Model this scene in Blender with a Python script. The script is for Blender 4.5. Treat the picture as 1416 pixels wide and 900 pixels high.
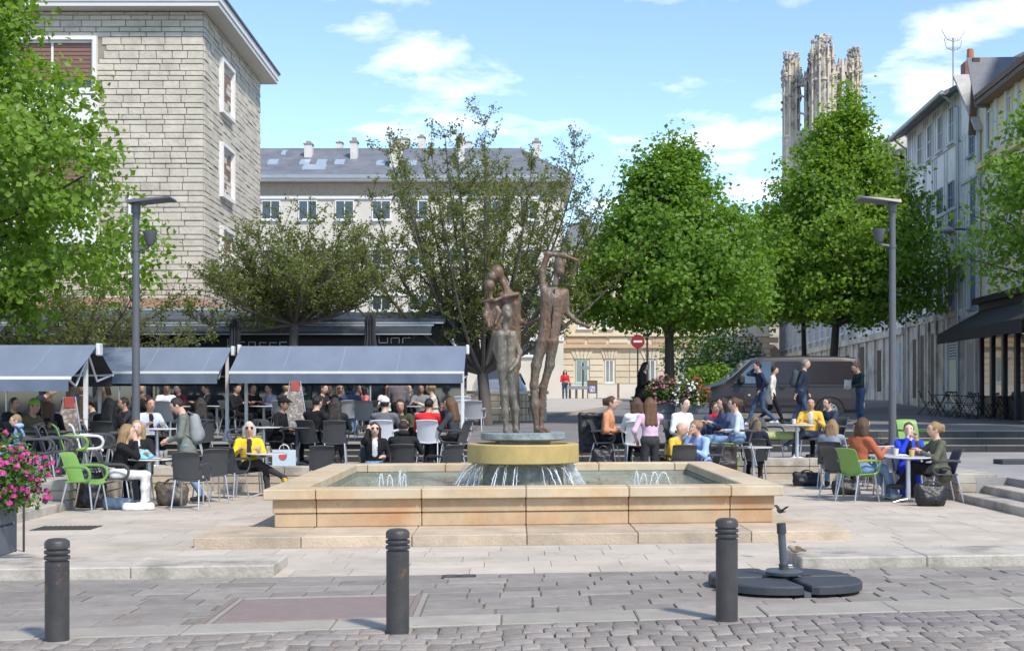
import bpy, bmesh, math, random
import numpy as np
from mathutils import Vector, Matrix, noise as mnoise
random.seed(7); rng = np.random.default_rng(7)
for o in list(bpy.data.objects): bpy.data.objects.remove(o)
scene = bpy.context.scene
COL = scene.collection
PI = math.pi
R = math.radians

# ---------------------------------------------------------------- camera, sky, sun
F, CX, HY, EH = 1900.0, 708.0, 547.0, 1.70      # focal length and principal point in photo pixels, eye height
cam = bpy.data.cameras.new('camera'); camo = bpy.data.objects.new('camera', cam); COL.objects.link(camo)
cam.sensor_fit = 'HORIZONTAL'; cam.sensor_width = 36.0; cam.lens = F / 1416 * 36
cam.shift_y = (HY - 450) / 1416; cam.clip_start = 0.1; cam.clip_end = 4000
camo.location = (0, 0, EH); camo.rotation_euler = (PI / 2, 0, 0)
scene.camera = camo
SUN = Vector((0.58, -0.80, 1.15)).normalized()
EL = math.asin(SUN.z); ROT = math.atan2(SUN.x, SUN.y)
world = bpy.data.worlds.new('World'); scene.world = world; world.use_nodes = True
wn = world.node_tree; wn.nodes.clear()
def wnode(t, **k):
    n = wn.nodes.new(t)
    for a, b in k.items(): setattr(n, a, b)
    return n
sky = wnode('ShaderNodeTexSky', sky_type='NISHITA', sun_disc=False, sun_elevation=EL, sun_rotation=ROT,
            altitude=1200, air_density=0.85, dust_density=0.1, ozone_density=1.8)
bg = wnode('ShaderNodeBackground'); bg.inputs[1].default_value = 0.15
wout = wnode('ShaderNodeOutputWorld')
tc = wnode('ShaderNodeTexCoord')
sep = wnode('ShaderNodeSeparateXYZ'); wn.links.new(tc.outputs['Generated'], sep.inputs[0])
za = wnode('ShaderNodeMath', operation='ADD'); za.inputs[1].default_value = 0.12; wn.links.new(sep.outputs[2], za.inputs[0])
dx = wnode('ShaderNodeMath', operation='DIVIDE'); wn.links.new(sep.outputs[0], dx.inputs[0]); wn.links.new(za.outputs[0], dx.inputs[1])
dy = wnode('ShaderNodeMath', operation='DIVIDE'); wn.links.new(sep.outputs[1], dy.inputs[0]); wn.links.new(za.outputs[0], dy.inputs[1])
cmb = wnode('ShaderNodeCombineXYZ'); wn.links.new(dx.outputs[0], cmb.inputs[0]); wn.links.new(dy.outputs[0], cmb.inputs[1])
cmb.inputs[2].default_value = 8.3
cn = wnode('ShaderNodeTexNoise'); cn.inputs['Scale'].default_value = 2.9; cn.inputs['Detail'].default_value = 7; cn.inputs['Roughness'].default_value = 0.55; cn.inputs['Distortion'].default_value = 0.15
wn.links.new(cmb.outputs[0], cn.inputs['Vector'])
cr = wnode('ShaderNodeValToRGB'); cr.color_ramp.elements[0].position = 0.52; cr.color_ramp.elements[1].position = 0.70
cr.color_ramp.elements[0].color = (0, 0, 0, 1); cr.color_ramp.elements[1].color = (0.85, 0.85, 0.85, 1)
wn.links.new(cn.outputs[0], cr.inputs[0])
mx = wnode('ShaderNodeMix', data_type='RGBA'); wn.links.new(cr.outputs[0], mx.inputs[0]); wn.links.new(sky.outputs[0], mx.inputs[6])
mx.inputs[7].default_value = (6.0, 6.05, 6.3, 1)
wn.links.new(mx.outputs[2], bg.inputs[0]); wn.links.new(bg.outputs[0], wout.inputs[0])
sl = bpy.data.lights.new('sun', 'SUN'); sl.energy = 2.5; sl.angle = R(6); sl.color = (1.0, 0.93, 0.82)
so = bpy.data.objects.new('sun', sl); COL.objects.link(so); so.rotation_euler = (-SUN).to_track_quat('-Z', 'Y').to_euler()
vs = scene.view_settings; vs.view_transform = 'Standard'; vs.look = 'None'; vs.exposure = 0.92; vs.gamma = 1.0; vs.use_curve_mapping = False

# ---------------------------------------------------------------- helpers
def at(px, py, Y): return Vector(((px - CX) / F * Y, Y, EH + (HY - py) / F * Y))
def xof(px, Y): return (px - CX) / F * Y
def zof(py, Y): return EH + (HY - py) / F * Y
def tag(o, label=None, cat=None, group=None, kind=None):
    for k, v in (('label', label), ('category', cat), ('group', group), ('kind', kind)):
        if v: o[k] = v
    return o
def empty(name, loc=(0, 0, 0), rz=0, label=None, cat=None, group=None, kind=None, parent=None):
    o = bpy.data.objects.new(name, None); COL.objects.link(o); o.location = loc; o.rotation_euler = (0, 0, rz)
    o.empty_display_size = .2
    if parent: o.parent = parent
    return tag(o, label, cat, group, kind)
def link(name, me, parent=None, loc=(0, 0, 0), rz=0):
    o = bpy.data.objects.new(name, me); COL.objects.link(o); o.location = loc; o.rotation_euler = (0, 0, rz)
    if parent: o.parent = parent
    return o
def dup(root, loc, rz, label=None, group=None, scale=None):
    r = root.copy(); COL.objects.link(r); r.location = loc; r.rotation_euler = (0, 0, rz)
    if label: r['label'] = label
    if group: r['group'] = group
    if scale: r.scale = scale
    for ch in root.children:
        c = ch.copy(); COL.objects.link(c); c.parent = r
        for g in ch.children:
            d = g.copy(); COL.objects.link(d); d.parent = c
    return r

class MB:
    """collects faces; build() links them as one mesh object"""
    def __init__(s): s.v = []; s.f = []; s.m = []; s.mi = 0
    def add(s, vs, fs):
        n = len(s.v); s.v += [tuple(p) for p in vs]
        for f in fs: s.f.append([n + i for i in f]); s.m.append(s.mi)
        return s
    def box(s, x0, x1, y0, y1, z0, z1, M=None):
        p = [Vector((x, y, z)) for z in (z0, z1) for y in (y0, y1) for x in (x0, x1)]
        if M: p = [M @ q for q in p]
        return s.add(p, [(0, 2, 3, 1), (4, 5, 7, 6), (0, 1, 5, 4), (2, 6, 7, 3), (0, 4, 6, 2), (1, 3, 7, 5)])
    def cbox(s, x0, x1, y0, y1, z0, z1, c=.01, M=None):
        """box with chamfered edges"""
        X = (x0, x1); Y = (y0, y1); Z = (z0, z1); p = []; idx = {}
        for i in (0, 1):
            for j in (0, 1):
                for k in (0, 1):
                    sx, sy, sz = 1 - 2 * i, 1 - 2 * j, 1 - 2 * k
                    for a in range(3):
                        q = [X[i] + (sx * c if a != 0 else 0), Y[j] + (sy * c if a != 1 else 0), Z[k] + (sz * c if a != 2 else 0)]
                        idx[i, j, k, a] = len(p); p.append(Vector(q))
        fs = []
        for a in range(3):
            b, d = [(1, 2), (2, 0), (0, 1)][a]
            for e in (0, 1):
                def key(u, v):
                    t = [0, 0, 0]; t[a] = e; t[b] = u; t[d] = v; return idx[t[0], t[1], t[2], a]
                q = [key(0, 0), key(1, 0), key(1, 1), key(0, 1)]
                fs.append(q if e else q[::-1])
        for a in range(3):      # edges along axis a
            b, d = [(1, 2), (2, 0), (0, 1)][a]
            for u in (0, 1):
                for v in (0, 1):
                    def kk(w, m):
                        t = [0, 0, 0]; t[a] = w; t[b] = u; t[d] = v; return idx[t[0], t[1], t[2], m]
                    q = [kk(0, b), kk(1, b), kk(1, d), kk(0, d)]
                    fs.append(q if u != v else q[::-1])
        for i in (0, 1):
            for j in (0, 1):
                for k in (0, 1):
                    q = [idx[i, j, k, 0], idx[i, j, k, 1], idx[i, j, k, 2]]
                    fs.append(q if (i + j + k) % 2 else q[::-1])
        if M: p = [M @ q for q in p]
        return s.add(p, fs)
    def tube(s, pts, rad, n=8, cap=True, flat=1.0, up=None):
        """swept tube; rad a number or a list; flat squashes it along the second axis"""
        pts = [Vector(p) for p in pts]; m = len(pts)
        rad = rad if isinstance(rad, (list, tuple)) else [rad] * m
        vs = []; prev = None
        for i in range(m):
            t = (pts[min(i + 1, m - 1)] - pts[max(i - 1, 0)])
            t = t.normalized() if t.length > 1e-9 else Vector((0, 0, 1))
            if prev is None:
                u = Vector(up) if up else (Vector((0, 0, 1)) if abs(t.z) < .9 else Vector((1, 0, 0)))
                a = t.cross(u).normalized()
            else:
                a = (prev - t * prev.dot(t)); a = a.normalized() if a.length > 1e-6 else t.orthogonal().normalized()
            b = t.cross(a); prev = a
            for k in range(n):
                w = 2 * PI * k / n
                vs.append(pts[i] + (a * math.cos(w) + b * (math.sin(w) * flat)) * rad[i])
        fs = [(i * n + k, i * n + (k + 1) % n, (i + 1) * n + (k + 1) % n, (i + 1) * n + k) for i in range(m - 1) for k in range(n)]
        if cap: fs += [tuple(range(n - 1, -1, -1)), tuple((m - 1) * n + k for k in range(n))]
        return s.add(vs, fs)
    def cyl(s, x, y, z0, z1, r, n=16, r2=None):
        return s.tube([(x, y, z0), (x, y, z1)], [r, r if r2 is None else r2], n)
    def lathe(s, prof, n=24, c=(0, 0, 0)):
        vs = []; m = len(prof)
        for r, z in prof:
            for k in range(n):
                w = 2 * PI * k / n; vs.append((c[0] + r * math.cos(w), c[1] + r * math.sin(w), c[2] + z))
        fs = [(i * n + k, i * n + (k + 1) % n, (i + 1) * n + (k + 1) % n, (i + 1) * n + k) for i in range(m - 1) for k in range(n)]
        fs += [tuple(range(n - 1, -1, -1)), tuple((m - 1) * n + k for k in range(n))]
        return s.add(vs, fs)
    def prism(s, poly, axis, a, b):
        """extrude a 2-D polygon along an axis (0 x, 1 y, 2 z)"""
        n = len(poly)
        def P(u, v, w): return [(w, u, v), (u, w, v), (u, v, w)][axis]
        vs = [P(u, v, a) for u, v in poly] + [P(u, v, b) for u, v in poly]
        fs = [(i, (i + 1) % n, n + (i + 1) % n, n + i) for i in range(n)] + [tuple(range(n - 1, -1, -1)), tuple(range(n, 2 * n))]
        return s.add(vs, fs)
    def quad(s, a, b, c, d): return s.add([a, b, c, d], [(0, 1, 2, 3)])
    def sheet(s, fn, nu, nv, th=0):
        """surface fn(u, v) in 0..1; th gives it thickness along its normals"""
        g = [[Vector(fn(i / nu, j / nv)) for i in range(nu + 1)] for j in range(nv + 1)]
        def nrm(i, j):
            du = g[j][min(i + 1, nu)] - g[j][max(i - 1, 0)]; dv = g[min(j + 1, nv)][i] - g[max(j - 1, 0)][i]
            return du.cross(dv).normalized()
        W = nu + 1; vs = [g[j][i] for j in range(nv + 1) for i in range(W)]
        fs = [(j * W + i, j * W + i + 1, (j + 1) * W + i + 1, (j + 1) * W + i) for j in range(nv) for i in range(nu)]
        if th:
            n0 = len(vs); vs += [g[j][i] - nrm(i, j) * th for j in range(nv + 1) for i in range(W)]
            fs += [tuple(n0 + k for k in f[::-1]) for f in fs[:]]
            for i in range(nu):
                fs.append((i + 1, i, n0 + i, n0 + i + 1)); b = nv * W; fs.append((b + i, b + i + 1, n0 + b + i + 1, n0 + b + i))
            for j in range(nv):
                fs.append((j * W, (j + 1) * W, n0 + (j + 1) * W, n0 + j * W)); e = nu; fs.append(((j + 1) * W + e, j * W + e, n0 + j * W + e, n0 + (j + 1) * W + e))
        return s.add(vs, fs)
    def mesh(s, name, mats, smooth=False, fix=False, fn=None):
        me = bpy.data.meshes.new(name); vs = [fn(Vector(p)) for p in s.v] if fn else s.v
        me.from_pydata(vs, [], s.f)
        for m in (mats if isinstance(mats, (list, tuple)) else [mats]): me.materials.append(m)
        if any(s.m): me.polygons.foreach_set('material_index', s.m)
        if fix:
            b = bmesh.new(); b.from_mesh(me); bmesh.ops.recalc_face_normals(b, faces=b.faces); b.to_mesh(me); b.free()
        if smooth:
            me.polygons.foreach_set('use_smooth', [True] * len(me.polygons))
            if smooth != 'all': me.set_sharp_from_angle(angle=R(smooth if smooth is not True else 40))
        me.update(); return me
    def build(s, name, mats, parent=None, smooth=False, fix=True, fn=None, loc=(0, 0, 0), rz=0):
        return link(name, s.mesh(name, mats, smooth, fix, fn), parent, loc, rz)

# ---------------------------------------------------------------- materials
MATS = {}
def mat(name, col, rough=.6, metal=0., var=.15, scale=4., bump=0., bscale=40., col2=None, c2pos=(.45, .6), rnd=0., spec=.5, isl=0., stretch=None, trans=0., alpha=1., coat=0., spots=0.):
    """principled material: base colour varied by noise, by a second blotchy colour, per object (rnd) or per island (isl)"""
    if name in MATS: return MATS[name]
    m = bpy.data.materials.new(name); m.use_nodes = True; nt = m.node_tree; N = nt.nodes; L = nt.links
    b = N['Principled BSDF']; b.inputs['Roughness'].default_value = rough; b.inputs['Metallic'].default_value = metal
    b.inputs['Specular IOR Level'].default_value = spec; b.inputs['Coat Weight'].default_value = coat
    b.inputs['Transmission Weight'].default_value = trans; b.inputs['Alpha'].default_value = alpha
    tcn = N.new('ShaderNodeNewGeometry'); vec = tcn.outputs['Position']
    if stretch:
        mp = N.new('ShaderNodeMapping'); mp.inputs['Scale'].default_value = stretch; L.new(vec, mp.inputs[0]); vec = mp.outputs[0]
    n1 = N.new('ShaderNodeTexNoise'); n1.inputs['Scale'].default_value = scale; n1.inputs['Detail'].default_value = 6; n1.inputs['Roughness'].default_value = .62
    L.new(vec, n1.inputs['Vector'])
    src = None
    rgb = N.new('ShaderNodeRGB'); rgb.outputs[0].default_value = (*col, 1); src = rgb.outputs[0]
    if col2:
        rp = N.new('ShaderNodeValToRGB'); rp.color_ramp.elements[0].position, rp.color_ramp.elements[1].position = c2pos
        n2 = N.new('ShaderNodeTexNoise'); n2.inputs['Scale'].default_value = scale * .43; n2.inputs['Detail'].default_value = 8; n2.inputs['Roughness'].default_value = .65; L.new(vec, n2.inputs['Vector'])
        L.new(n2.outputs[0], rp.inputs[0])
        mm = N.new('ShaderNodeMix'); mm.data_type = 'RGBA'; L.new(rp.outputs[0], mm.inputs[0]); L.new(src, mm.inputs[6]); mm.inputs[7].default_value = (*col2, 1); src = mm.outputs[2]
    mr = N.new('ShaderNodeMapRange'); mr.inputs['From Min'].default_value = .25; mr.inputs['From Max'].default_value = .75
    mr.inputs['To Min'].default_value = 1 - var; mr.inputs['To Max'].default_value = 1 + var; L.new(n1.outputs[0], mr.inputs[0]); fac = mr.outputs[0]
    for amt, kind in ((rnd, 'obj'), (isl, 'isl')):
        if amt:
            if kind == 'obj': ro = N.new('ShaderNodeObjectInfo').outputs['Random']
            else: ro = tcn.outputs['Random Per Island']
            m2 = N.new('ShaderNodeMapRange'); m2.inputs['To Min'].default_value = 1 - amt; m2.inputs['To Max'].default_value = 1 + amt; L.new(ro, m2.inputs[0])
            mu = N.new('ShaderNodeMath'); mu.operation = 'MULTIPLY'; L.new(fac, mu.inputs[0]); L.new(m2.outputs[0], mu.inputs[1]); fac = mu.outputs[0]
    if spots:                                        # small irregular stains trodden into a floor
        wp = N.new('ShaderNodeTexNoise'); wp.inputs['Scale'].default_value = 2.2; wp.inputs['Detail'].default_value = 9; wp.inputs['Roughness'].default_value = .75; L.new(tcn.outputs['Position'], wp.inputs['Vector'])
        vo = N.new('ShaderNodeTexVoronoi'); vo.inputs['Scale'].default_value = 3.1; vo.inputs['Randomness'].default_value = 1; L.new(tcn.outputs['Position'], vo.inputs['Vector'])
        s1 = N.new('ShaderNodeMapRange'); s1.inputs['From Min'].default_value = .05; s1.inputs['From Max'].default_value = .085; s1.inputs['To Min'].default_value = 1 - spots; s1.inputs['To Max'].default_value = 1; L.new(vo.outputs['Distance'], s1.inputs[0])
        s2 = N.new('ShaderNodeMapRange'); s2.inputs['From Min'].default_value = .56; s2.inputs['From Max'].default_value = .70; s2.inputs['To Min'].default_value = 1; s2.inputs['To Max'].default_value = 1 - spots * .8; L.new(wp.outputs[0], s2.inputs[0])
        for so_ in (s1, s2): mu = N.new('ShaderNodeMath'); mu.operation = 'MULTIPLY'; L.new(fac, mu.inputs[0]); L.new(so_.outputs[0], mu.inputs[1]); fac = mu.outputs[0]
    vm = N.new('ShaderNodeVectorMath'); vm.operation = 'SCALE'; L.new(src, vm.inputs[0]); L.new(fac, vm.inputs['Scale']); L.new(vm.outputs[0], b.inputs['Base Color'])
    if bump:
        n3 = N.new('ShaderNodeTexNoise'); n3.inputs['Scale'].default_value = bscale; n3.inputs['Detail'].default_value = 5; L.new(vec, n3.inputs['Vector'])
        bp = N.new('ShaderNodeBump'); bp.inputs['Strength'].default_value = bump; bp.inputs['Distance'].default_value = .02; L.new(n3.outputs[0], bp.inputs['Height']); L.new(bp.outputs[0], b.inputs['Normal'])
    MATS[name] = m; return m
def leafmat(name, c1, c2, c3, trans=.35):
    m = bpy.data.materials.new(name); m.use_nodes = True; nt = m.node_tree; N = nt.nodes; L = nt.links
    b = N['Principled BSDF']; b.inputs['Roughness'].default_value = .45; b.inputs['Specular IOR Level'].default_value = .35
    g = N.new('ShaderNodeNewGeometry'); rp = N.new('ShaderNodeValToRGB'); rp.color_ramp.elements[0].color = (*c1, 1); rp.color_ramp.elements[1].color = (*c3, 1)
    e = rp.color_ramp.elements.new(.5); e.color = (*c2, 1); L.new(g.outputs['Random Per Island'], rp.inputs[0]); L.new(rp.outputs[0], b.inputs['Base Color'])
    t = N.new('ShaderNodeBsdfTranslucent'); vm = N.new('ShaderNodeVectorMath'); vm.operation = 'MULTIPLY'; vm.inputs[1].default_value = (1.5, 1.5, .55); L.new(rp.outputs[0], vm.inputs[0]); L.new(vm.outputs[0], t.inputs[0])
    mx = N.new('ShaderNodeMixShader'); mx.inputs[0].default_value = trans; L.new(b.outputs[0], mx.inputs[1]); L.new(t.outputs[0], mx.inputs[2]); L.new(mx.outputs[0], N['Material Output'].inputs[0])
    return m
def cloth(c, rough=.85):
    k = 'cloth_%.3f_%.3f_%.3f' % tuple(c)
    return mat(k, c, rough, 0, .16, 9, .5, 14, spec=.25)
def glass(name, col, rough=.06): return mat(name, col, rough, 0, .25, .6, spec=.8)

M_stone = mat('fountain_stone', (.47, .35, .215), .75, 0, .14, 3, .3, 60, col2=(.45, .24, .115), c2pos=(.44, .68), rnd=.10, spots=.22)
M_cope = mat('coping_stone', (.52, .43, .30), .7, 0, .14, 2.5, .25, 60, col2=(.50, .34, .18), c2pos=(.46, .68), rnd=.08, spots=.22)
M_ledge = mat('ledge_stone', (.50, .40, .29), .8, 0, .16, 3, .5, 45, col2=(.36, .30, .22), c2pos=(.45, .66), rnd=.10, spots=.25)
M_grout = mat('dark_joint', (.10, .09, .07), .95, 0, .3, 20)
M_tile = mat('plaza_tile', (.50, .437, .362), .75, 0, .10, 2.0, .15, 60, col2=(.42, .367, .30), c2pos=(.45, .65), rnd=.07, spots=.3)
M_tilejoint = mat('plaza_joint', (.40, .345, .285), .9, 0, .2, 9)
M_sett = mat('grey_paving', (.25, .228, .203), .78, 0, .16, 6, .4, 50, col2=(.23, .195, .17), c2pos=(.4, .7), rnd=.16, spots=.3)
M_settjoint = mat('paving_joint', (.19, .175, .15), .95, 0, .3, 14, col2=(.09, .11, .03), c2pos=(.52, .60))
M_cobble = mat('cobble', (.26, .235, .21), .75, 0, .18, 10, .5, 45, col2=(.245, .205, .175), c2pos=(.4, .7), rnd=.22, spots=.25)
M_cobjoint = mat('cobble_joint', (.11, .10, .085), .95, 0, .3, 14)
M_border = mat('border_stone', (.32, .295, .25), .75, 0, .14, 3, .3, 60, rnd=.08, spots=.3)
M_kerb = mat('kerb_stone', (.44, .40, .34), .8, 0, .16, 4, .5, 25, col2=(.22, .20, .165), c2pos=(.47, .66), rnd=.05)
M_wallst = mat('low_wall_stone', (.42, .36, .28), .8, 0, .16, 3, .4, 30, col2=(.27, .24, .2), c2pos=(.5, .7), rnd=.08)
M_asph = mat('street_asphalt', (.175, .168, .165), .85, 0, .14, 1.5, .25, 50, col2=(.225, .21, .205), c2pos=(.45, .65))
M_pave = mat('pale_pavement', (.43, .39, .335), .85, 0, .12, 1.2, .15, 40)
M_terr = mat('terrace_paving', (.27, .26, .255), .8, 0, .14, 1.5, .2, 40, col2=(.33, .31, .29), c2pos=(.45, .65))
M_dirt = mat('ground_earth', (.12, .11, .1), .95, 0, .2, 1)
# ================================================================ ground, plaza, steps
SH = .115                                        # the square lies slightly skew to the street
def shear(p): return Vector((p.x, p.y + SH * p.x, p.z))
HP = [(-100, .74), (28, .74), (33, .86), (42, .92), (50, 1.15), (60, 1.38), (80, 1.42), (150, 1.5), (3000, 1.62)]
def street_h(Y):
    for (a, ha), (b, hb) in zip(HP, HP[1:]):
        if Y <= b: return ha + (hb - ha) * (Y - a) / (b - a)
    return HP[-1][1]
m = MB(); m.quad((-3000, -300, -.09), (3000, -300, -.09), (3000, 3500, -.09), (-3000, 3500, -.09))
tag(m.build('ground', M_dirt, fix=False), kind='structure')
# the street behind the square, rising gently to the horizon
m = MB(); ys = [33.1, 36, 39, 42, 46, 50, 55, 60, 70, 80, 110, 150, 400, 3000]
for a, b in zip(ys, ys[1:]): m.quad((-.9, a, street_h(a)), (2500, a, street_h(a)), (2500, b, street_h(b)), (-.9, b, street_h(b)))
for a, b in zip([37.2] + ys[3:], ys[3:]): m.quad((-2500, a, street_h(a)), (-.9, a, street_h(a)), (-.9, b, street_h(b)), (-2500, b, street_h(b)))
m.quad((-.9, 27.9, .74), (3.9, 27.9, .74), (3.9, 33.1, street_h(33.1)), (-.9, 33.1, street_h(33.1)))
m.quad((-.9, 27.9, .6), (-.9, 37.2, .6), (-.9, 37.2, .9), (-.9, 27.9, .74)); m.quad((-60, 37.2, .6), (-.9, 37.2, .6), (-.9, 37.2, .9), (-60, 37.2, .9))
m.quad((3.9, 27.9, .2), (3.9, 33.1, .2), (3.9, 33.1, street_h(33.1)), (3.9, 27.9, .74))
tag(m.build('street', M_asph, fix=False), kind='structure')
# pale pavements beyond the street
def pavement(poly, name='pavement', th=.12):
    m = MB(); n = len(poly); top = [(x, y, street_h(y) + th) for x, y in poly]; bot = [(x, y, street_h(y) - .1) for x, y in poly]
    m.add(top + bot, [tuple(range(n))] + [(i, n + i, n + (i + 1) % n, (i + 1) % n) for i in range(n)])
    return tag(m.build(name, M_pave), kind='structure')
pavement([(-3.5, 41.5), (1.2, 44), (3.2, 50), (4.8, 60), (5.0, 80), (5.0, 94), (-3.5, 94), (-3.5, 60)])
pavement([(6.2, 66), (19, 60), (21, 85), (14, 94), (5.6, 94)], 'pavement')
# terraces a step above the sunken square
DZ = .72
m = MB(); m.quad((-60, 27.9, DZ), (-.9, 27.9, DZ), (-.9, 37.2, DZ), (-60, 37.2, DZ)); tag(m.build('terrace', M_terr, fix=False), kind='structure')   # cafe terrace under the awnings
m = MB()
for x0, x1, y0, y1 in ((-40, -7.4, 8, 24.41), (-7.4, -6.9, 20.5, 24.41), (-40, 3.6, 24.75, 27.4), (3.9, 40, 28.05, 32.2), (8.0, 40, 8, 28.05), (7.5, 8.0, 22.2, 28.05), (3.6, 3.9, 24.79, 32.2)):
    m.box(x0, x1, y0, y1, -.08, .38)
tag(m.build('terrace', M_terr), kind='structure')
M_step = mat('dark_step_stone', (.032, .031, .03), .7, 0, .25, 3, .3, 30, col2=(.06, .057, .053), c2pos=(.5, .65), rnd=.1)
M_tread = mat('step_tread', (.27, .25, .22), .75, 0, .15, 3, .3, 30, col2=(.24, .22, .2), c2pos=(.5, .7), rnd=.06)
def stairs(label, pieces, group='flights of stone steps'):
    e = empty('stone_steps', (0, 0, 0), 0, label, 'steps', group)
    for (x0, x1, y0, y1, z0, z1) in pieces:
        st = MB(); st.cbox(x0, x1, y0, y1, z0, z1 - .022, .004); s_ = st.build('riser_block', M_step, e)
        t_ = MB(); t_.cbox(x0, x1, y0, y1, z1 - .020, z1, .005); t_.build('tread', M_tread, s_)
    return e
pc = []
for k, (y, z) in enumerate(((27.4, .5), (27.7, .61), (28.0, .725))):
    for x in np.arange(-14, 3.5, 2.2): pc.append((x + .003, min(x + 2.197, 3.88), y, y + .34, .2, z))
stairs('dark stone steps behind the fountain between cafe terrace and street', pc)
pc = []
for y, z in ((32.2, .54), (32.52, .70), (32.84, .865)):
    for x in np.arange(3.92, 26, 2.4): pc.append((x + .003, x + 2.397, y, y + .35, .2, z))
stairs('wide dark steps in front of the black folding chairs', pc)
def side_steps(label, xs, y0, y1, sgn, L):
    e = empty('stone_steps', (0, 0, 0), 0, label, 'steps', 'flights of stone steps')
    for x, z in xs:
        y = y1
        while y > y0:
            m = MB(); a, b = (x, x + sgn * .44) if sgn > 0 else (x - .44, x); m.cbox(a, b, max(y - L, y0) + .004, y - .004, -.05, z, .012)
            m.build('step', M_kerb, e); y -= L
side_steps('pale weathered steps beside the pink flowers on the left', ((-6.6, .13), (-7.0, .26)), 10, 20.48, -1, 1.9)
side_steps('pale steps leading up from the square on the far right', ((7.2, .13), (7.6, .26)), 10, 22.18, 1, 2.3)
def low_wall(label, x0, x1, y0, y1, h=.44, L=1.25, cap=.16):
    e = empty('low_wall', (0, 0, 0), 0, label, 'wall', 'low stone walls round the square'); ax = 0 if (x1 - x0) > (y1 - y0) else 1
    n = max(1, round(((x1 - x0) if ax == 0 else (y1 - y0)) / L))
    for i in range(n):
        for z0, z1, ins, nm in ((-.05, .14, .03, 'wall_block'), (.143, h - cap - .003, .015, 'wall_block'), (h - cap, h, 0, 'cap_stone')):
            m = MB()
            if ax == 0: a, b = x0 + (x1 - x0) * i / n, x0 + (x1 - x0) * (i + 1) / n; m.cbox(a + .003, b - .003, y0 + ins, y1 - .003, z0, z1, .01)
            else: a, b = y0 + (y1 - y0) * i / n, y0 + (y1 - y0) * (i + 1) / n; m.cbox(x0 + ins, x1 - ins, a + .003, b - .003, z0, z1, .01)
            m.build(nm, M_kerb if nm == 'cap_stone' else M_wallst, e)
    return e
low_wall('low stone wall behind the green chair on the left', -7.25, -6.6, 20.5, 24.4)
low_wall('low stone wall behind the woman in the yellow jacket', -6.6, 3.6, 24.42, 24.78)
low_wall('short low wall hidden behind the green chair near the fountain corner', 3.55, 3.9, 24.8, 27.7)
low_wall('low stone wall under the man in the yellow sweatshirt', 3.6, 7.2, 27.72, 28.08)
low_wall('low stone wall behind the woman in the khaki jacket', 7.2, 7.85, 22.2, 28.08)

# ---- the sunken square: pale slabs
PF = 13.17                                       # front edge of the square (before the skew)
plaza = MB(); plaza.add([shear(Vector(p)) for p in ((-9, PF, -.014), (9, PF, -.014))] + [Vector((9, 28.1, -.014)), Vector((-9, 28.1, -.014))], [(0, 1, 2, 3)])
plaza = tag(plaza.build('plaza', M_tilejoint, fix=False), kind='structure')
pieces = []
y = PF
while y < 27.6:
    d = .42 + .1 * rng.random(); x = -8.2 + rng.random() * .5
    while x < 8.6:
        w = .45 + .35 * rng.random(); ym = y + d / 2
        if not (-2.85 < x and x + w < 3.25 and 17 < ym < 22.8) and not (ym < 16 and -3.5 < x and x + w < 3.9 and ym > 15.8): pieces.append((x, x + w, y, y + d))
        x += w
    y += d
def inview(x, Y): return -60 < CX + F * x / Y < 1476
near = sorted([p for p in pieces if inview(p[0], p[2] + SH * p[0])], key=lambda p: p[2])
single = set(near[:300]); rest = MB()
for p in pieces:
    m = MB() if p in single else rest
    g = .0035; q = [(p[0] + g, p[2] + g), (p[1] - g, p[2] + g), (p[1] - g, p[3] - g), (p[0] + g, p[3] - g)]
    z = rng.uniform(-.002, .0015); tilt = rng.uniform(-.001, .001)
    top = [shear(Vector((a, b, z + tilt * (1 if i in (1, 2) else -1)))) for i, (a, b) in enumerate(q)]; bot = [shear(Vector((a, b, -.03))) for a, b in q]
    m.add(top + bot, [(0, 1, 2, 3), (0, 4, 5, 1), (1, 5, 6, 2), (2, 6, 7, 3), (3, 7, 4, 0)])
    if p in single: m.build('paving_slab', M_tile, plaza, fix=False)
tag(rest.build('paving_slabs', mat('plaza_tile_far', (.50, .437, .362), .75, 0, .10, 2, .15, 60, col2=(.42, .367, .30), c2pos=(.45, .65), isl=.06, spots=.3), plaza, fix=False), kind='stuff')

# ---- grey paving, border strip and cobbles in front
def yt(X): return PF + SH * X - .006              # top of grey paving
def ys1(X): return 10.73 + .213 * X               # border top
def ys0(X): return 10.25 + .188 * X               # border bottom
pv = MB(); pv.add([(-9, yt(-9), -.016), (-9, ys1(-9), -.016), (9, ys1(9), -.016), (9, yt(9), -.016)], [(0, 1, 2, 3)])
pv = tag(pv.build('pavement', M_settjoint, fix=False), kind='structure')
def slab(fn0, fn1, xa, xb, v0, v1, name, mt, par, top=0., g=.006, jit=.003, ch=.006):
    def P(x, v): return Vector((x, fn0(x) + (fn1(x) - fn0(x)) * v, 0))
    c = [P(xa, v0), P(xb, v0), P(xb, v1), P(xa, v1)]; ce = sum(c, Vector()) / 4
    z = top + rng.uniform(-jit, jit * .6)
    o = [ce + (p - ce).normalized() * ((p - ce).length - g * 1.3) for p in c]; i = [ce + (p - ce).normalized() * ((p - ce).length - g * 1.3 - ch * 1.6) for p in c]
    vs = [Vector((p.x, p.y, top - .05)) for p in o] + [Vector((p.x, p.y, z - ch)) for p in o] + [Vector((p.x, p.y, z + rng.uniform(-jit, jit) * .4)) for p in i]
    fs = [(8, 9, 10, 11)] + [(k, (k + 1) % 4, 4 + (k + 1) % 4, 4 + k) for k in range(4)] + [(4 + k, 4 + (k + 1) % 4, 8 + (k + 1) % 4, 8 + k) for k in range(4)]
    m = MB(); m.add(vs, fs); return m.build(name, mt, par, fix=False, smooth=False)
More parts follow.
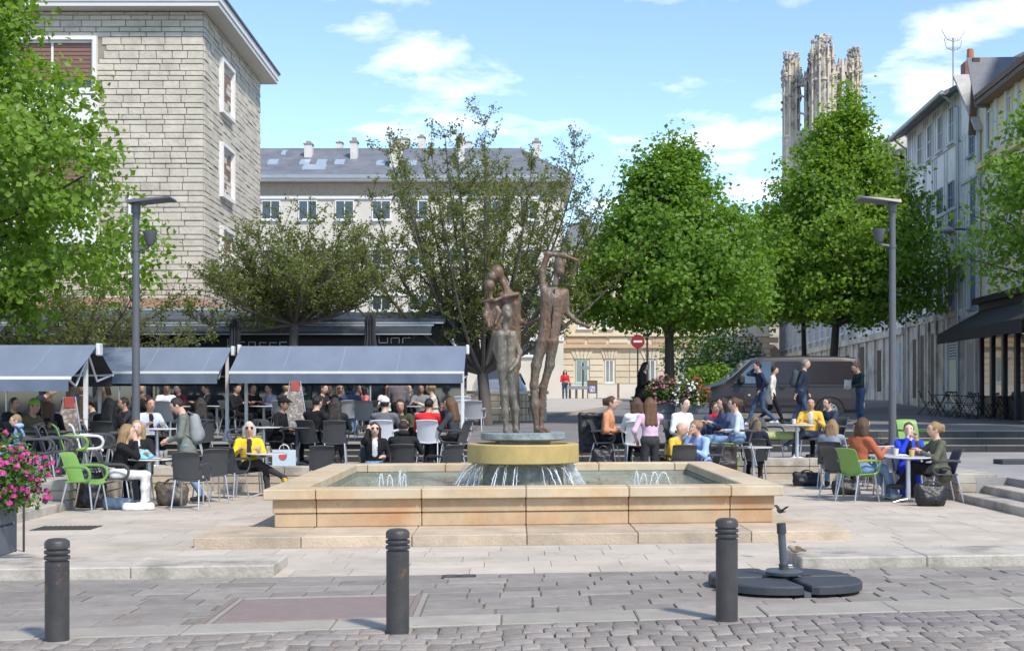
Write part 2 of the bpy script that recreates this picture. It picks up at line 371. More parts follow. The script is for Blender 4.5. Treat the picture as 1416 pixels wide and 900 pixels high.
HATCH = (-2.35, -.72, .02, .50)
nr = 8
for r in range(nr):
    x = -6.2 + rng.random() * .3; v0, v1 = r / nr, (r + 1) / nr
    while x < 6.6:
        w = rng.uniform(.26, .62); Ym = ys1(x) + (yt(x) - ys1(x)) * (v0 + v1) / 2
        hit = v0 < HATCH[3] - .01 and x < HATCH[1] and x + w > HATCH[0]
        if hit:
            if x < HATCH[0] - .12: slab(ys1, yt, x, HATCH[0], v0, v1, 'paving_stone', M_sett, pv)
            x = HATCH[1]; continue
        if inview(x + w / 2, Ym): slab(ys1, yt, x, x + w, v0, v1, 'paving_stone', M_sett, pv, g=rng.choice([.004, .006, .010]), jit=.005)
        x += w
M_hatch = mat('red_brown_patch', (.225, .175, .16), .8, 0, .1, 6, .3, 70)
slab(ys1, yt, HATCH[0] + .1, HATCH[1] - .1, .03, .47, 'cover_panel', M_hatch, pv, jit=0, top=-.002)
for a, b in ((HATCH[0], HATCH[0] + .05), (HATCH[0] + .055, HATCH[0] + .1), (HATCH[1] - .1, HATCH[1] - .05), (HATCH[1] - .045, HATCH[1])): slab(ys1, yt, a, b, .0, .5, 'cover_frame', M_border if b - a < .047 else M_hatch, pv, g=.003, ch=.002)
slab(ys1, yt, HATCH[0] + .1, HATCH[1] - .1, .47, .5, 'cover_frame', M_border, pv, g=.003, ch=.002)
# border strip
bs = MB(); bs.add([(-9, ys0(-9) - .01, -.013), (9, ys0(9) - .01, -.013), (9, ys1(9), -.013), (-9, ys1(-9), -.013)], [(0, 1, 2, 3)])
bs = tag(bs.build('kerb_strip', M_settjoint, fix=False), kind='structure'); x = -5.6
while x < 6.4:
    w = rng.uniform(.95, 1.35); slab(ys0, ys1, x, x + w, .01, .99, 'kerb_stone', M_border, bs, .004, g=.004, ch=.008); x += w
# cobbled carriageway in slightly wavy courses
rd = MB(); rd.add([(-40, -12, -.024), (40, -12, -.024), (40, ys0(40), -.024), (-40, ys0(-40), -.024)], [(0, 1, 2, 3)])
rd = tag(rd.build('road', M_cobjoint, fix=False), kind='structure')
cob = []; far = MB()
def wav(x): return .07 * math.sin(x * 3.1) + .03 * math.sin(x * 7.3 + 1)
rowd = .215
for r in range(16):
    x = -6 + rng.random() * .15
    while x < 6.2:
        w = rng.uniform(.13, .21); b = lambda X, k=r: ys0(X) - .012 - k * rowd + (wav(X) if k else 0); f = lambda X, k=r: ys0(X) - .012 - (k + 1) * rowd + wav(X)
        Ym = (b(x) + f(x)) / 2; p = CX + F * (x + w / 2) / max(Ym, .5); q = HY + F * EH / max(Ym, .5)
        if -30 < p < 1446 and q < 960:
            cob.append((Ym, x, w, r))
        x += w
cob.sort(); keep = [c for c in cob if HY + F * EH / c[0] < 925]
for n, (Ym, x, w, r) in enumerate(keep):
    b = lambda X, k=r: ys0(X) - .012 - k * rowd + (wav(X) if k else 0); f = lambda X, k=r: ys0(X) - .012 - (k + 1) * rowd + wav(X)
    def P(x_, v): return Vector((x_, f(x_) + (b(x_) - f(x_)) * v, 0))
    c = [P(x + rng.uniform(-.01, .01), rng.uniform(0, .08)), P(x + w, rng.uniform(0, .08)), P(x + w, 1 - rng.uniform(0, .08)), P(x + rng.uniform(-.01, .01), 1 - rng.uniform(0, .08))]
    ce = sum(c, Vector()) / 4; z = rng.uniform(-.006, .004); vs = []
    for sc, dz in ((.98, -.05), (.97, -.009), (.91, -.001), (.5, .001)): vs += [Vector((ce.x + (p.x - ce.x) * sc, ce.y + (p.y - ce.y) * sc, z + dz)) for p in c]
    fs = [(12, 13, 14, 15)] + [(4 * l + k, 4 * l + (k + 1) % 4, 4 * l + 4 + (k + 1) % 4, 4 * l + 4 + k) for l in range(3) for k in range(4)]
    m = MB() if n < 300 else far; m.add(vs, fs)
    if n < 300: m.build('cobblestone', M_cobble, rd, smooth=60, fix=False)
if far.v: tag(far.build('cobblestones', mat('cobble_far', (.225, .195, .18), .6, 0, .16, 9, .5, 45, isl=.2), rd, smooth=60, fix=False), kind='stuff')
# drain grates let into the ground
M_iron = mat('cast_iron', (.055, .052, .05), .55, .3, .25, 12, .4, 80, col2=(.10, .065, .045), c2pos=(.55, .72))
def grate(label, x0, x1, y0, y1, n, fn=shear):
    e = empty('drain_grate', (0, 0, 0), 0, label, 'grate'); m = MB(); m.box(x0, x1, y0, y1, -.02, .002); m.build('frame', M_iron, e, fn=fn)
    for i in range(n):
        a = x0 + (x1 - x0) * (i + .2) / n; b = x0 + (x1 - x0) * (i + .8) / n
        k = MB(); k.box(a, b, y0 + .02, y1 - .02, .002, .008); k.build('bar', mat('grate_bar', (.09, .085, .08), .5, .3), e, fn=fn)
grate('small cast iron drain grate at the foot of the pale slabs', -.66, -.34, 12.93, 13.12, 2)
grate('dark rectangular floor grate beside the left steps', -6.1, -5.35, 18.05, 18.6, 12)
# long low kerb slabs
def kerb_slab(label, cuts):
    e = empty('kerb_slab', (0, 0, 0), 0, label, 'kerb', 'long kerb slabs in front of the square')
    for a, b in zip(cuts, cuts[1:]):
        m = MB(); m.cbox(a + .002, b - .002, PF + .002, PF + .86, -.04, .112, .014); m.build('kerb_stone', M_kerb, e, fn=shear)
kerb_slab('long weathered kerb slab at the left foot of the square', (-7.6, -5.3, -3.55, -2.24))
kerb_slab('long weathered kerb slab with a sparrow on it at the right', (2.84, 4.12, 6.0, 8.2))

# ================================================================ fountain
ftn = empty('fountain', (.2, 19.95, 0), 0, 'square pale stone fountain pool with a round basin in its middle', 'fountain')
FO = Vector((.2, 19.95, 0))
def fsh(p): return shear(p) - FO
XJ = [-2.98, -2.36, -1.10, .17, 1.44, 2.72, 3.39]
Y0, Y1 = 16.74, 23.12; YJ = [Y0 + .46, Y0 + 1.75, Y0 + 3.15, Y0 + 4.5, Y1 - .46]
def fb(name, mt, x0, x1, y0, y1, z0, z1, c=.012):
    m = MB(); m.cbox(x0, x1, y0, y1, z0, z1, c); return m.build(name, mt, ftn, fn=fsh)
for a, b in zip(XJ, XJ[1:]):
    g = .004
    fb('coping_stone', M_cope, a + g, b - g, Y0, Y0 + .455, .452, .58)
    fb('coping_stone', M_cope, a + g, b - g, Y1 - .455, Y1, .452, .58)
    ea = .10 if a == XJ[0] else 0; eb = .10 if b == XJ[-1] else 0
    for y0, y1 in ((Y0 + .09, Y0 + .4), (Y1 - .4, Y1 - .09)):
        fb('wall_block', M_stone, a + g + ea, b - g - eb, y0, y1, .285, .449, .009)
        fb('wall_block', M_stone, a + g + (ea + .02 if ea else 0), b - g - eb - .02 if eb else b - g, y0 + .018, y1, .116, .281, .009)
for a, b in zip(YJ, YJ[1:]):
    for x0, x1, s in ((XJ[0], XJ[0] + .455, 1), (XJ[-1] - .455, XJ[-1], -1)):
        fb('coping_stone', M_cope, x0, x1, a + .004, b - .004, .452, .58)
        w0, w1 = (x0 + .10, x1 - .05) if s > 0 else (x0 + .05, x1 - .10)
        fb('wall_block', M_stone, w0, w1, a, b - .006, .285, .449, .009); fb('wall_block', M_stone, w0 + .02, w1 - .02, a, b - .006, .116, .281, .009)
LJ = [-3.56, -2.38, -1.14, .17, 1.46, 2.8, 4.0]
for a, b in zip(LJ, LJ[1:]): fb('base_slab', M_ledge, a + .004, b - .004, 15.75, 17.2, -.02, .114, .008)
fb('base_slab', M_ledge, XJ[0] - .2, XJ[-1] + .2, 17.21, Y1 + .15, -.02, .112, .008)
M_pool = mat('pool_stone', (.30, .30, .25), .6, 0, .2, 2, .2, 30, col2=(.19, .20, .15), c2pos=(.45, .65))
m = MB(); X0, X1 = XJ[0] + .46, XJ[-1] - .46; ya, yb = Y0 + .46, Y1 - .46
m.box(X0, X1, ya, yb, .05, .12); m.box(X0 - .03, X0 + .01, ya, yb, .12, .45); m.box(X1 - .01, X1 + .03, ya, yb, .12, .45); m.box(X0, X1, yb - .01, yb + .03, .12, .45); m.box(X0, X1, ya - .03, ya + .01, .12, .45)
m.build('pool_lining', M_pool, ftn, fn=fsh)
def watermat():
    m = bpy.data.materials.new('pool_water'); m.use_nodes = True; N = m.node_tree.nodes; L = m.node_tree.links; b = N['Principled BSDF']
    b.inputs['Base Color'].default_value = (.62, .74, .66, 1); b.inputs['Roughness'].default_value = .04; b.inputs['Transmission Weight'].default_value = .75; b.inputs['IOR'].default_value = 1.33
    g = N.new('ShaderNodeNewGeometry'); n = N.new('ShaderNodeTexNoise'); n.inputs['Scale'].default_value = 7; n.inputs['Detail'].default_value = 4; n.inputs['Distortion'].default_value = .6; L.new(g.outputs['Position'], n.inputs['Vector'])
    bp = N.new('ShaderNodeBump'); bp.inputs['Strength'].default_value = .8; bp.inputs['Distance'].default_value = .035; L.new(n.outputs[0], bp.inputs['Height']); L.new(bp.outputs[0], b.inputs['Normal']); return m
def wz(u, v):
    x, y = X0 + .012 + (X1 - X0 - .024) * u, ya + .012 + (yb - ya - .024) * v
    d = math.hypot(x - .16, y - 19.93)
    return fsh(Vector((x, y, .40 + .006 * math.sin(d * 22) * math.exp(-abs(d - 1) * .6) + .006 * mnoise.noise(Vector((x * 5, y * 5, 0))))))
m = MB(); m.sheet(wz, 90, 90); m.build('water', watermat(), ftn, smooth='all', fix=False)
BX, BY = .16 - FO.x, 19.95 - FO.y
M_basin = mat('ochre_basin', (.50, .36, .13), .55, 0, .14, 3, .25, 30, col2=(.40, .28, .10), c2pos=(.42, .66), stretch=(1, 1, .6))
m = MB(); m.lathe([(.55, .735), (.79, .735), (.81, .75), (.81, .995), (.80, 1.01), (.66, 1.01), (.65, .97), (.2, .97)], 64, (BX, BY, 0)); m.build('round_basin', M_basin, ftn, smooth=30)
M_stem = mat('wet_stone', (.16, .15, .12), .3, 0, .3, 8, .5, 20, col2=(.28, .27, .22), c2pos=(.5, .65))
m = MB(); m.lathe([(.60, .1), (.58, .74)], 48, (BX, BY, 0)); m.build('stem', M_stem, ftn, smooth=30)
m = MB(); m.lathe([(.4, .97), (.4, 1.05)], 32, (BX, BY, 0)); m.build('support', M_stem, ftn, smooth=30)
M_jet = bpy.data.materials.new('falling_water'); M_jet.use_nodes = True
_b = M_jet.node_tree.nodes['Principled BSDF']; _b.inputs['Base Color'].default_value = (.86, .9, .92, 1); _b.inputs['Roughness'].default_value = .12; _b.inputs['Transmission Weight'].default_value = .35; _b.inputs['IOR'].default_value = 1.33
def jet(p, vel, r=.007, ground=.40):
    m = MB(); t = 0; pts = []; rs = []; p = Vector(p); v = Vector(vel)
    while True:
        q = p + v * t + Vector((0, 0, -4.9 * t * t)); pts.append(q + Vector((rng.normal(0, .004), rng.normal(0, .004), 0))); rs.append(r * (1 + rng.uniform(-.35, .35)))
        if q.z < ground and t > .05: break
        t += .03
        if t > 1.5: break
    m.tube(pts, rs, 6)
    for q in pts[2:]:                              # spray that has come away from the jet
        for _ in range(2):
            c = q + Vector(rng.normal(0, .022, 3)); a = r * rng.uniform(.35, .8)
            if c.z > ground: m.lathe([(.001, -a), (a * .8, -a * .5), (a, 0), (a * .8, a * .5), (.001, a)], 5, c)
    e = pts[-1]
    for _ in range(6):
        w = rng.uniform(0, 2 * PI); c = Vector((e.x + .05 * math.cos(w), e.y + .05 * math.sin(w), ground + rng.uniform(.005, .05))); a = r * rng.uniform(.4, .9)
        m.lathe([(.001, -a), (a, 0), (.001, a)], 5, c)
    m.build('water_jet', M_jet, ftn, smooth='all', fix=False)
for k in range(64):
    w = (rng.normal(0, .55) if k % 2 else PI + rng.normal(0, .55)) if k < 46 else rng.uniform(0, 2 * PI); c_, s_ = math.cos(w), math.sin(w); sp = rng.uniform(.45, 1.5)
    jet((BX + .60 * c_, BY + .60 * s_, .70), (c_ * sp, s_ * sp, rng.uniform(-.2, 1.1)), rng.uniform(.004, .008))
for px, py, v in ((530, 668, (-.15, -.1, 1.9)), (535, 668, (.22, .05, 1.8)), (552, 666, (.05, 0, 2.2)), (557, 666, (.12, 0, 1.9)), (877, 667, (.15, 0, 2.1)), (884, 666, (.3, 0, 1.9)), (899, 668, (.3, .1, 2.0)), (906, 667, (.55, 0, 2.0))):
    p = at(px, 660, 19.3); jet((p.x - FO.x, 19.3 - FO.y, .42), v, .009)
# bollards
def bollard(label, px, Y, h):
    e = empty('bollard', (xof(px, Y), Y, 0), 0, label, 'bollard', 'iron bollards along the kerb'); r = .083; m = MB()
    m.lathe([(r, -.05), (r, h - .16)], 32); m.build('post', M_boll, e, smooth=40)
    pr = [(r - .012, h - .16), (r - .012, h - .148), (r + .003, h - .146), (r + .006, h - .134), (r + .003, h - .122), (r - .012, h - .118), (r - .012, h - .108), (r + .003, h - .106), (r + .006, h - .095), (r + .003, h - .084), (r - .012, h - .08), (r - .012, h - .07)]
    m = MB(); m.lathe(pr, 32); m.build('ring', M_boll, e, smooth=50)
    m = MB(); m.lathe([(r - .012, h - .07), (r + .002, h - .068), (r + .003, h - .03), (r - .006, h - .015), (r * .72, h - .004), (r * .35, h), (.001, h + .001)], 32); m.build('cap', M_boll, e, smooth=50)
M_boll = mat('bollard_paint', (.062, .058, .056), .42, .2, .2, 9, .25, 90, col2=(.17, .085, .045), c2pos=(.60, .64))
bollard('dark iron bollard nearest the pink flowers at the lower left', 79, 9.56, .71)
bollard('dark iron bollard with chipped paint in front of the fountain', 550, 9.9, .745)
bollard('dark iron bollard beside the parasol base', 1005, 10.42, .775)
# parasol base: four dark slabs in a cross frame
pb = empty('parasol_base', (xof(1084, 12.15), 12.15, 0), R(8), 'empty parasol foot of four dark quarter slabs with a short grey post', 'parasol base')
M_slab = mat('dark_slab', (.040, .045, .052), .6, 0, .15, 12, .2, 120); M_steel = mat('grey_steel', (.11, .125, .14), .4, .4, .12, 20)
for q in range(4):
    rot = Matrix.Rotation(q * PI / 2, 4, 'Z'); poly = []
    pts2 = [(.035, .035), (.60, .035)] + [(.035 + .60 * (abs(math.cos(t)) ** .8), .035 + .60 * (abs(math.sin(t)) ** .8)) for t in np.linspace(.05, PI / 2 - .05, 12)] + [(.035, .60)]
    m = MB(); n = len(pts2)
    for ins, z in ((0, .03), (0, .088), (.014, .102)):
        c = (.27, .27)
        for a, b in pts2:
            d = math.hypot(a - c[0], b - c[1]); k = (d - ins) / d; m.v.append(tuple(rot @ Vector((c[0] + (a - c[0]) * k, c[1] + (b - c[1]) * k, z))))
    for l in range(2):
        for i in range(n): m.f.append([l * n + i, l * n + (i + 1) % n, (l + 1) * n + (i + 1) % n, (l + 1) * n + i]); m.m.append(0)
    m.f.append(list(range(2 * n, 3 * n))); m.m.append(0); m.f.append(list(range(n - 1, -1, -1))); m.m.append(0)
    sl_ = m.build('slab', M_slab, pb, smooth=30)
    h = MB(); h.cbox(.17, .27, .04, .075, .09, .104, .004, rot); h.build('grip_recess', mat('slab_recess', (.012, .012, .014), .8), sl_)
m = MB(); m.box(-.6, .6, -.03, .03, 0, .045); m.box(-.03, .03, -.6, .6, .001, .046); m.build('cross_frame', M_steel, pb)
m = MB(); m.lathe([(.06, .04), (.07, .1), (.16, .125), (.165, .15), (.15, .162), (.06, .168)], 28); m.build('disc', M_steel, pb, smooth=35)
m = MB(); m.tube([(0, 0, .16), (-.022, 0, .50)], .034, 14); m.build('post', M_steel, pb, smooth=40)
m = MB(); m.tube([(0, 0, .165), (-.004, 0, .215)], .042, 14); m.build('collar', M_slab, pb, smooth=40); m = MB(); m.tube([(-.02, 0, .485), (-.026, 0, .575)], [.042, .04], 14); m.build('collar', M_slab, pb, smooth=40)
m = MB(); m.tube([(.036, 0, .2), (.075, 0, .2)], .01, 6); m.build('clamp_screw', M_steel, pb)
# ================================================================ buildings
M_white = mat('white_paint', (.72, .71, .68), .6, 0, .06, 2)
M_glassd = mat('window_glass', (.035, .045, .055), .05, 0, .4, .5, spec=1.0)
M_black = mat('black_paint', (.014, .015, .018), .45, 0, .2, 5)
M_slate = mat('roof_slate', (.125, .135, .155), .6, 0, .22, 1.2, .5, 9, col2=(.165, .175, .195), c2pos=(.4, .6))
M_zinc = mat('zinc', (.36, .38, .40), .45, .4, .1, 2)
def frame_M(o, ux, n):
    """matrix: local x along the wall, local y out of the wall, local z up"""
    ux = Vector(ux).normalized(); n = Vector(n).normalized(); z = Vector((0, 0, 1))
    return Matrix(((ux.x, n.x, 0, o[0]), (ux.y, n.y, 0, o[1]), (0, 0, 1, o[2]), (0, 0, 0, 1)))
WCACHE = {}
def window(par, M, u0, u1, w0, w1, fm, gm=None, cols=2, rows=1, fr=.06, out=.05, surround=None, sill=True, shutter=None, sh_frac=.5):
    """a framed window standing slightly proud of its wall, with panes as sub-parts"""
    w, h = u1 - u0, w1 - w0; gm = gm or M_glassd
    key = (round(w, 2), round(h, 2), fm.name, gm.name, cols, rows, round(fr, 3), out, surround.name if surround else 0, sill, shutter.name if shutter else 0, sh_frac)
    if key not in WCACHE:
        b = MB(); b.box(0, fr, 0, out, 0, h); b.box(w - fr, w, 0, out, 0, h); b.box(fr, w - fr, 0, out, 0, fr); b.box(fr, w - fr, 0, out, h - fr, h)
        for i in range(1, cols): x = w * i / cols; b.box(x - fr * .45, x + fr * .45, 0, out - .008, fr, h - fr)
        for j in range(1, rows): z = h * j / rows; b.box(fr, w - fr, 0, out - .012, z - fr * .3, z + fr * .3)
        p = MB(); p.box(fr * .5, w - fr * .5, .002, .014, fr * .5, h - fr * .5)
        sub = [('pane', p.mesh('pane', gm, fix=True))]
        if surround:
            q = MB(); t = .12; d = out + .13
            q.box(-t, 0, 0, d, -t, h + t); q.box(w, w + t, 0, d, -t, h + t); q.box(0, w, 0, d, h, h + t); q.box(0, w, 0, d, -t, 0); sub.append(('surround', q.mesh('surround', surround, fix=True)))
        elif sill:
            q = MB(); q.box(-.08, w + .08, 0, out + .1, -.09, -.005); sub.append(('sill', q.mesh('sill', fm, fix=True)))
        if shutter:
            q = MB(); hh = h * sh_frac; n = max(3, int(hh / .12))
            for i in range(n): q.box(fr, w - fr, out * .3, out * .3 + .03, h - fr - hh + hh * i / n, h - fr - hh + hh * (i + .82) / n)
            sub.append(('roller_shutter', q.mesh('roller_shutter', shutter, fix=True)))
        WCACHE[key] = (b.mesh('window', fm, fix=True), sub)
    me, sub = WCACHE[key]
    o = link('window', me, par); o.matrix_local = M @ Matrix.Translation((u0, 0, w0))
    for nm, sm in sub: link(nm, sm, o)
    return o

# ---- stone apartment building on the left
ab = empty('apartment_building', (-9.93, 44.2, 0), 0, 'tall stone block apartment building with wide eaves and brown shutters', 'building')
AO = Vector((-9.93, 44.2, 0))
def T(M): return Matrix.Translation(-AO) @ M
M_ashlar = mat('ashlar', (.55, .50, .41), .9, 0, .12, 3, 1.0, 9, col2=(.45, .41, .335), c2pos=(.45, .66), rnd=.06)
M_ashlar2 = mat('ashlar_far', (.55, .50, .41), .9, 0, .12, 3, 1.0, 9, col2=(.45, .41, .335), c2pos=(.45, .66), isl=.06)
M_mortar = mat('mortar', (.27, .245, .20), .95, 0, .2, 4)
m = MB(); m.box(-40, 0, 0, 9.8, .8, 14.04); m.build('wall', M_mortar, ab)
ZC = []; z = 4.5
pat = [.26, .16, .16, .22, .16, .26, .19]; i = 0
while z < 13.95: h = min(pat[i % 7], 14.03 - z); ZC.append((z, h)); z += h; i += 1
LOG = (-16.1 + 9.93, -13.44 + 9.93)
cand = []; sidecand = []
for r, (z, h) in enumerate(ZC):
    x = 0
    while x > -8.2:
        w = rng.uniform(.48, .78)
        zc = z + h / 2
        if not ((LOG[0] - .15 < x - w / 2 < LOG[1] + .12) and (10.2 < zc < 13.3 or 6.6 < zc < 9.7)): cand.append((x - w, x, z, h))
        x -= w
    y = 0
    while y < 9.8:
        w = min(rng.uniform(.5, .9), 9.8 - y); sidecand.append((y, y + w, z, h)); y += w
cand.sort(key=lambda c: -c[1] - c[2] * .15); stuffm = MB()
for n, (a, b, z, h) in enumerate(cand):
    m = MB() if n < 300 else stuffm; d = rng.uniform(.025, .055); m.cbox(a + .012, b - .012, -d, .01, z + .012, z + h - .012, .012)
    if n < 300: m.build('stone_block', M_ashlar, ab, fix=True)
for a, b, z, h in sidecand: d = rng.uniform(.025, .06); stuffm.box(-.01, d, a + .014, b - .014, z + .014, z + h - .014)
tag(stuffm.build('stone_blocks', M_ashlar2, ab), kind='stuff')
M_soffit = mat('soffit', (.62, .61, .58), .7, 0, .05, 1)
m = MB(); m.prism([(-40, -.62), (.62, -.62), (.62, 10.4), (-40, 10.4)], 2, 14.05, 14.2); m.build('soffit', M_soffit, ab)
m = MB(); m.prism([(-40, -.66), (.66, -.66), (.66, 10.44), (-40, 10.44)], 2, 14.203, 14.42); e_ = m.build('eave_fascia', M_white, ab)
m = MB(); m.prism([(-40, -.72), (.72, -.72), (.72, 10.5), (-40, 10.5)], 2, 14.423, 14.5); m.build('gutter', mat('gutter', (.07, .075, .08), .5, .3), e_)
m = MB(); m.add([(-40, -.7, 14.5), (.7, -.7, 14.5), (.7, 10.5, 14.5), (-40, 10.5, 14.5), (-40, 4.9, 16.6), (-5, 4.9, 16.6)], [(0, 1, 5, 4), (1, 2, 5), (2, 3, 4, 5), (0, 4, 3), (0, 3, 2, 1)]); m.build('roof', M_slate, ab)
M_shut = mat('brown_shutter', (.22, .115, .085), .7, 0, .1, 5)
Ms = T(frame_M((-9.93, 44.2, 0), (0, 1, 0), (1, 0, 0)))
for zb in (11.4, 8.55, 5.7): window(ab, Ms, 2.35, 4.15, zb, zb + 1.62, M_white, None, 2, 1, .06, .05, M_white, False, M_shut, .8)
Mf = T(frame_M((-9.93, 44.2, 0), (1, 0, 0), (0, -1, 0)))
for zb in (10.35, 6.75):
    window(ab, Mf, LOG[0], LOG[1], zb + 1.15, zb + 2.75, M_white, None, 2, 1, .08, .06, M_white, False, M_shut, .75)
    m = MB(); m.box(LOG[0] - .17, LOG[1] + .17, -.19, 0, zb - .2, zb + .97); m.build('balcony_panel', M_white, ab)
m = MB(); m.tube([(-2.35, -.1, 4.6), (-2.35, -.1, 8.2)], .05, 8); m.build('downpipe', M_white, ab)
# ground-floor canopy with its little hipped roof
m = MB(); m.prism([(-40, -1.55), (1.28, -1.55), (1.28, .5), (-40, .5)], 2, 4.12, 4.34); cn_ = m.build('canopy', mat('canopy_edge', (.55, .56, .53), .6), ab)
m = MB(); m.prism([(-40, -1.6), (1.33, -1.6), (1.33, .5), (-40, .5)], 2, 4.343, 4.42); m.build('gutter', mat('verdigris', (.30, .40, .36), .6, 0, .2, 3), cn_)
m = MB(); m.add([(-40, -1.5, 4.42), (1.2, -1.5, 4.42), (1.2, 1.6, 4.42), (-40, 1.6, 4.42), (-40, .05, 4.86), (-.2, .05, 4.86)], [(0, 1, 5, 4), (1, 2, 5), (2, 3, 4, 5)]); m.build('canopy_roof', mat('brown_tile', (.25, .145, .10), .8, 0, .2, 3, .5, 20), cn_)

# ---- cafe pavilion in front of it, black with rectangular letters
cf = empty('cafe_building', (-12, 37, .8), 0, 'low black cafe front with pale outlined letters above the terrace', 'building')
CO = Vector((-12, 37, .8))
def cb(name, mt, x0, x1, y0, y1, z0, z1, par=cf):
    m = MB(); m.box(x0 - CO.x, x1 - CO.x, y0 - CO.y, y1 - CO.y, z0 - CO.z, z1 - CO.z); return m.build(name, mt, par)
M_anth = mat('anthracite', (.045, .052, .065), .5, 0, .1, 3); M_line = mat('pale_trim', (.42, .45, .48), .4, .2, .05, 3)
cb('wall', M_black, -30, -1.9, 37.4, 43.9, .3, 3.9)
cb('fascia_board', M_black, -30, -1.85, 36.95, 37.38, 2.9, 3.62)
for k in range(7): cb('fascia_board', M_black, -30, -1.9, 36.93, 36.948, 2.93 + k * .095, 3.01 + k * .095)
m = MB(); m.add([Vector(p) - CO for p in ((-30, 36.25, 3.72), (-1.75, 36.25, 3.72), (-1.75, 38.2, 4.02), (-30, 38.2, 4.02), (-30, 36.25, 3.62), (-1.75, 36.25, 3.62), (-1.75, 38.2, 3.6), (-30, 38.2, 3.6))], [(0, 1, 2, 3), (4, 7, 6, 5), (0, 4, 5, 1), (1, 5, 6, 2), (2, 6, 7, 3), (3, 7, 4, 0)]); m.build('roof', mat('canopy_blue_black', (.06, .072, .09), .6, 0, .12, 2), cf)
cb('trim', M_line, -30, -1.8, 36.2, 36.248, 3.60, 3.635); cb('trim', M_line, -30, -2.05, 36.0, 36.1, 3.53, 3.57)
m = MB(); m.add([Vector(p) - CO for p in ((-30, 36.0, 3.53), (-2.1, 36.0, 3.53), (-2.1, 35.62, 3.36), (-30, 35.62, 3.36))], [(0, 1, 2, 3)]); m.build('folded_awning', M_anth, cf)
cb('valance', M_anth, -30, -2.1, 35.6, 35.615, 3.30, 3.36); cb('trim', M_line, -30, -2.08, 35.585, 35.598, 3.28, 3.302)
m = MB(); m.add([Vector(p) - CO for p in ((-1.74, 36.2, 3.75), (-1.74, 38.2, 4.02), (-1.1, 38.0, 3.5), (-1.35, 36.3, 3.1), (-1.70, 36.2, 3.65), (-1.70, 38.2, 3.95))], [(0, 1, 2, 3), (3, 2, 5, 4)]); m.build('end_flap', M_anth, cf)
for x in np.arange(-20, -1.8, 1.45):
    cb('post', M_anth, x - .06, x + .06, 37.2, 37.38, .7, 2.9)
    cb('pane', M_glassd, x + .08, x + 1.37, 37.33, 37.36, 1.0, 2.85); cb('panel', M_black, x + .08, x + 1.37, 37.3, 37.37, .7, .98)
def letters(par, spec, Y, mt, t=.022, d=.015):
    """letters made of bars: each is drawn in a unit box with strokes (x0, y0, x1, y1)"""
    ST = {'b': [(0, 0, 0, 1), (0, 0, 1, 0), (1, 0, 1, .62), (0, .62, 0, .62)], 'a': [(0, .62, 1, .62), (1, 0, 1, .62), (0, 0, 0, .62)], 'r': [(0, 0, 0, .62), (0, .62, 1, .62)],
          'n': [(0, 0, 0, .8), (0, .8, 1, .8), (1, 0, 1, .8)], 'E': [(0, 0, 0, 1), (0, 1, 1, 1), (0, .5, 1, .5), (0, 0, 1, 0)], 'l': [(0, 0, 0, 1)], 'o': [(0, 0, 0, .8), (0, .8, 1, .8), (1, 0, 1, .8), (0, 0, 1, 0)], 's': [(0, .8, 1, .8), (0, .4, 1, .4), (0, 0, 1, 0), (0, .4, 0, .8), (1, 0, 1, .4)]}
    for ch, p0, p1, q0, q1 in spec:
        A = at(p0, q1, Y) - CO; B = at(p1, q0, Y) - CO; m = MB()
        for a, b, c, e in ST[ch]:
            x0, x1 = A.x + (B.x - A.x) * a, A.x + (B.x - A.x) * c; z0, z1 = A.z + (B.z - A.z) * b, A.z + (B.z - A.z) * e
            m.box(x0 - t / 2, x1 + t / 2, Y - CO.y - d, Y - CO.y, z0 - t / 2, z1 + t / 2)
        m.build('letter', mt, par, fix=True)
M_let = mat('letter_metal', (.62, .63, .62), .35, .4, .05, 3)
letters(cf, [('b', 524, 536, 463, 474), ('a', 541, 552, 463, 474), ('r', 557, 568, 463, 474), ('E', 148, 158, 472, 481), ('n', 180, 188, 473, 484), ('n', 197, 206, 472, 484), ('n', 210, 220, 472, 484), ('n', 240, 252, 472, 484), ('n', 259, 274, 472, 484), ('b', 315, 324, 469, 484), ('r', 330, 338, 466, 484), ('a', 344, 353, 466, 484), ('s', 359, 368, 471, 484), ('s', 373, 382, 471, 484), ('E', 387, 396, 473, 484), ('r', 401, 409, 466, 484)], 36.9, M_let)

# ---- long building with slate roof behind the trees
lb = empty('long_building', (-8, 88, 1.4), 0, 'long pale building with slate roof, chimneys and skylights behind the trees', 'building')
LO = Vector((-8, 88, 1.4))
def lbx(name, mt, x0, x1, y0, y1, z0, z1, par=lb):
    m = MB(); m.box(x0 - LO.x, x1 - LO.x, y0 - LO.y, y1 - LO.y, z0 - LO.z, z1 - LO.z); return m.build(name, mt, par)
M_render = mat('white_render', (.60, .56, .48), .8, 0, .08, .6)
lbx('wall', M_render, -34, 3.3, 88, 100, 1.2, 14.45)
lbx('brick_band', mat('pale_brick', (.36, .30, .23), .85, 0, .25, 5, .4, 8, stretch=(1, 1, 3)), -34, 3.3, 87.95, 100, 14.45, 15.36)
lbx('cornice', M_white, -34.3, 3.9, 87.3, 100.5, 15.36, 15.6); lbx('string_course', M_white, -34, 3.32, 87.88, 88, 14.28, 14.46)
lbx('gutter', M_zinc, -34.3, 3.95, 87.18, 87.3, 15.5, 15.72)
for zb in (11.6, 8.7, 5.8): lbx('string_course', M_white, -34, 3.32, 87.9, 88, zb - .6, zb - .35)
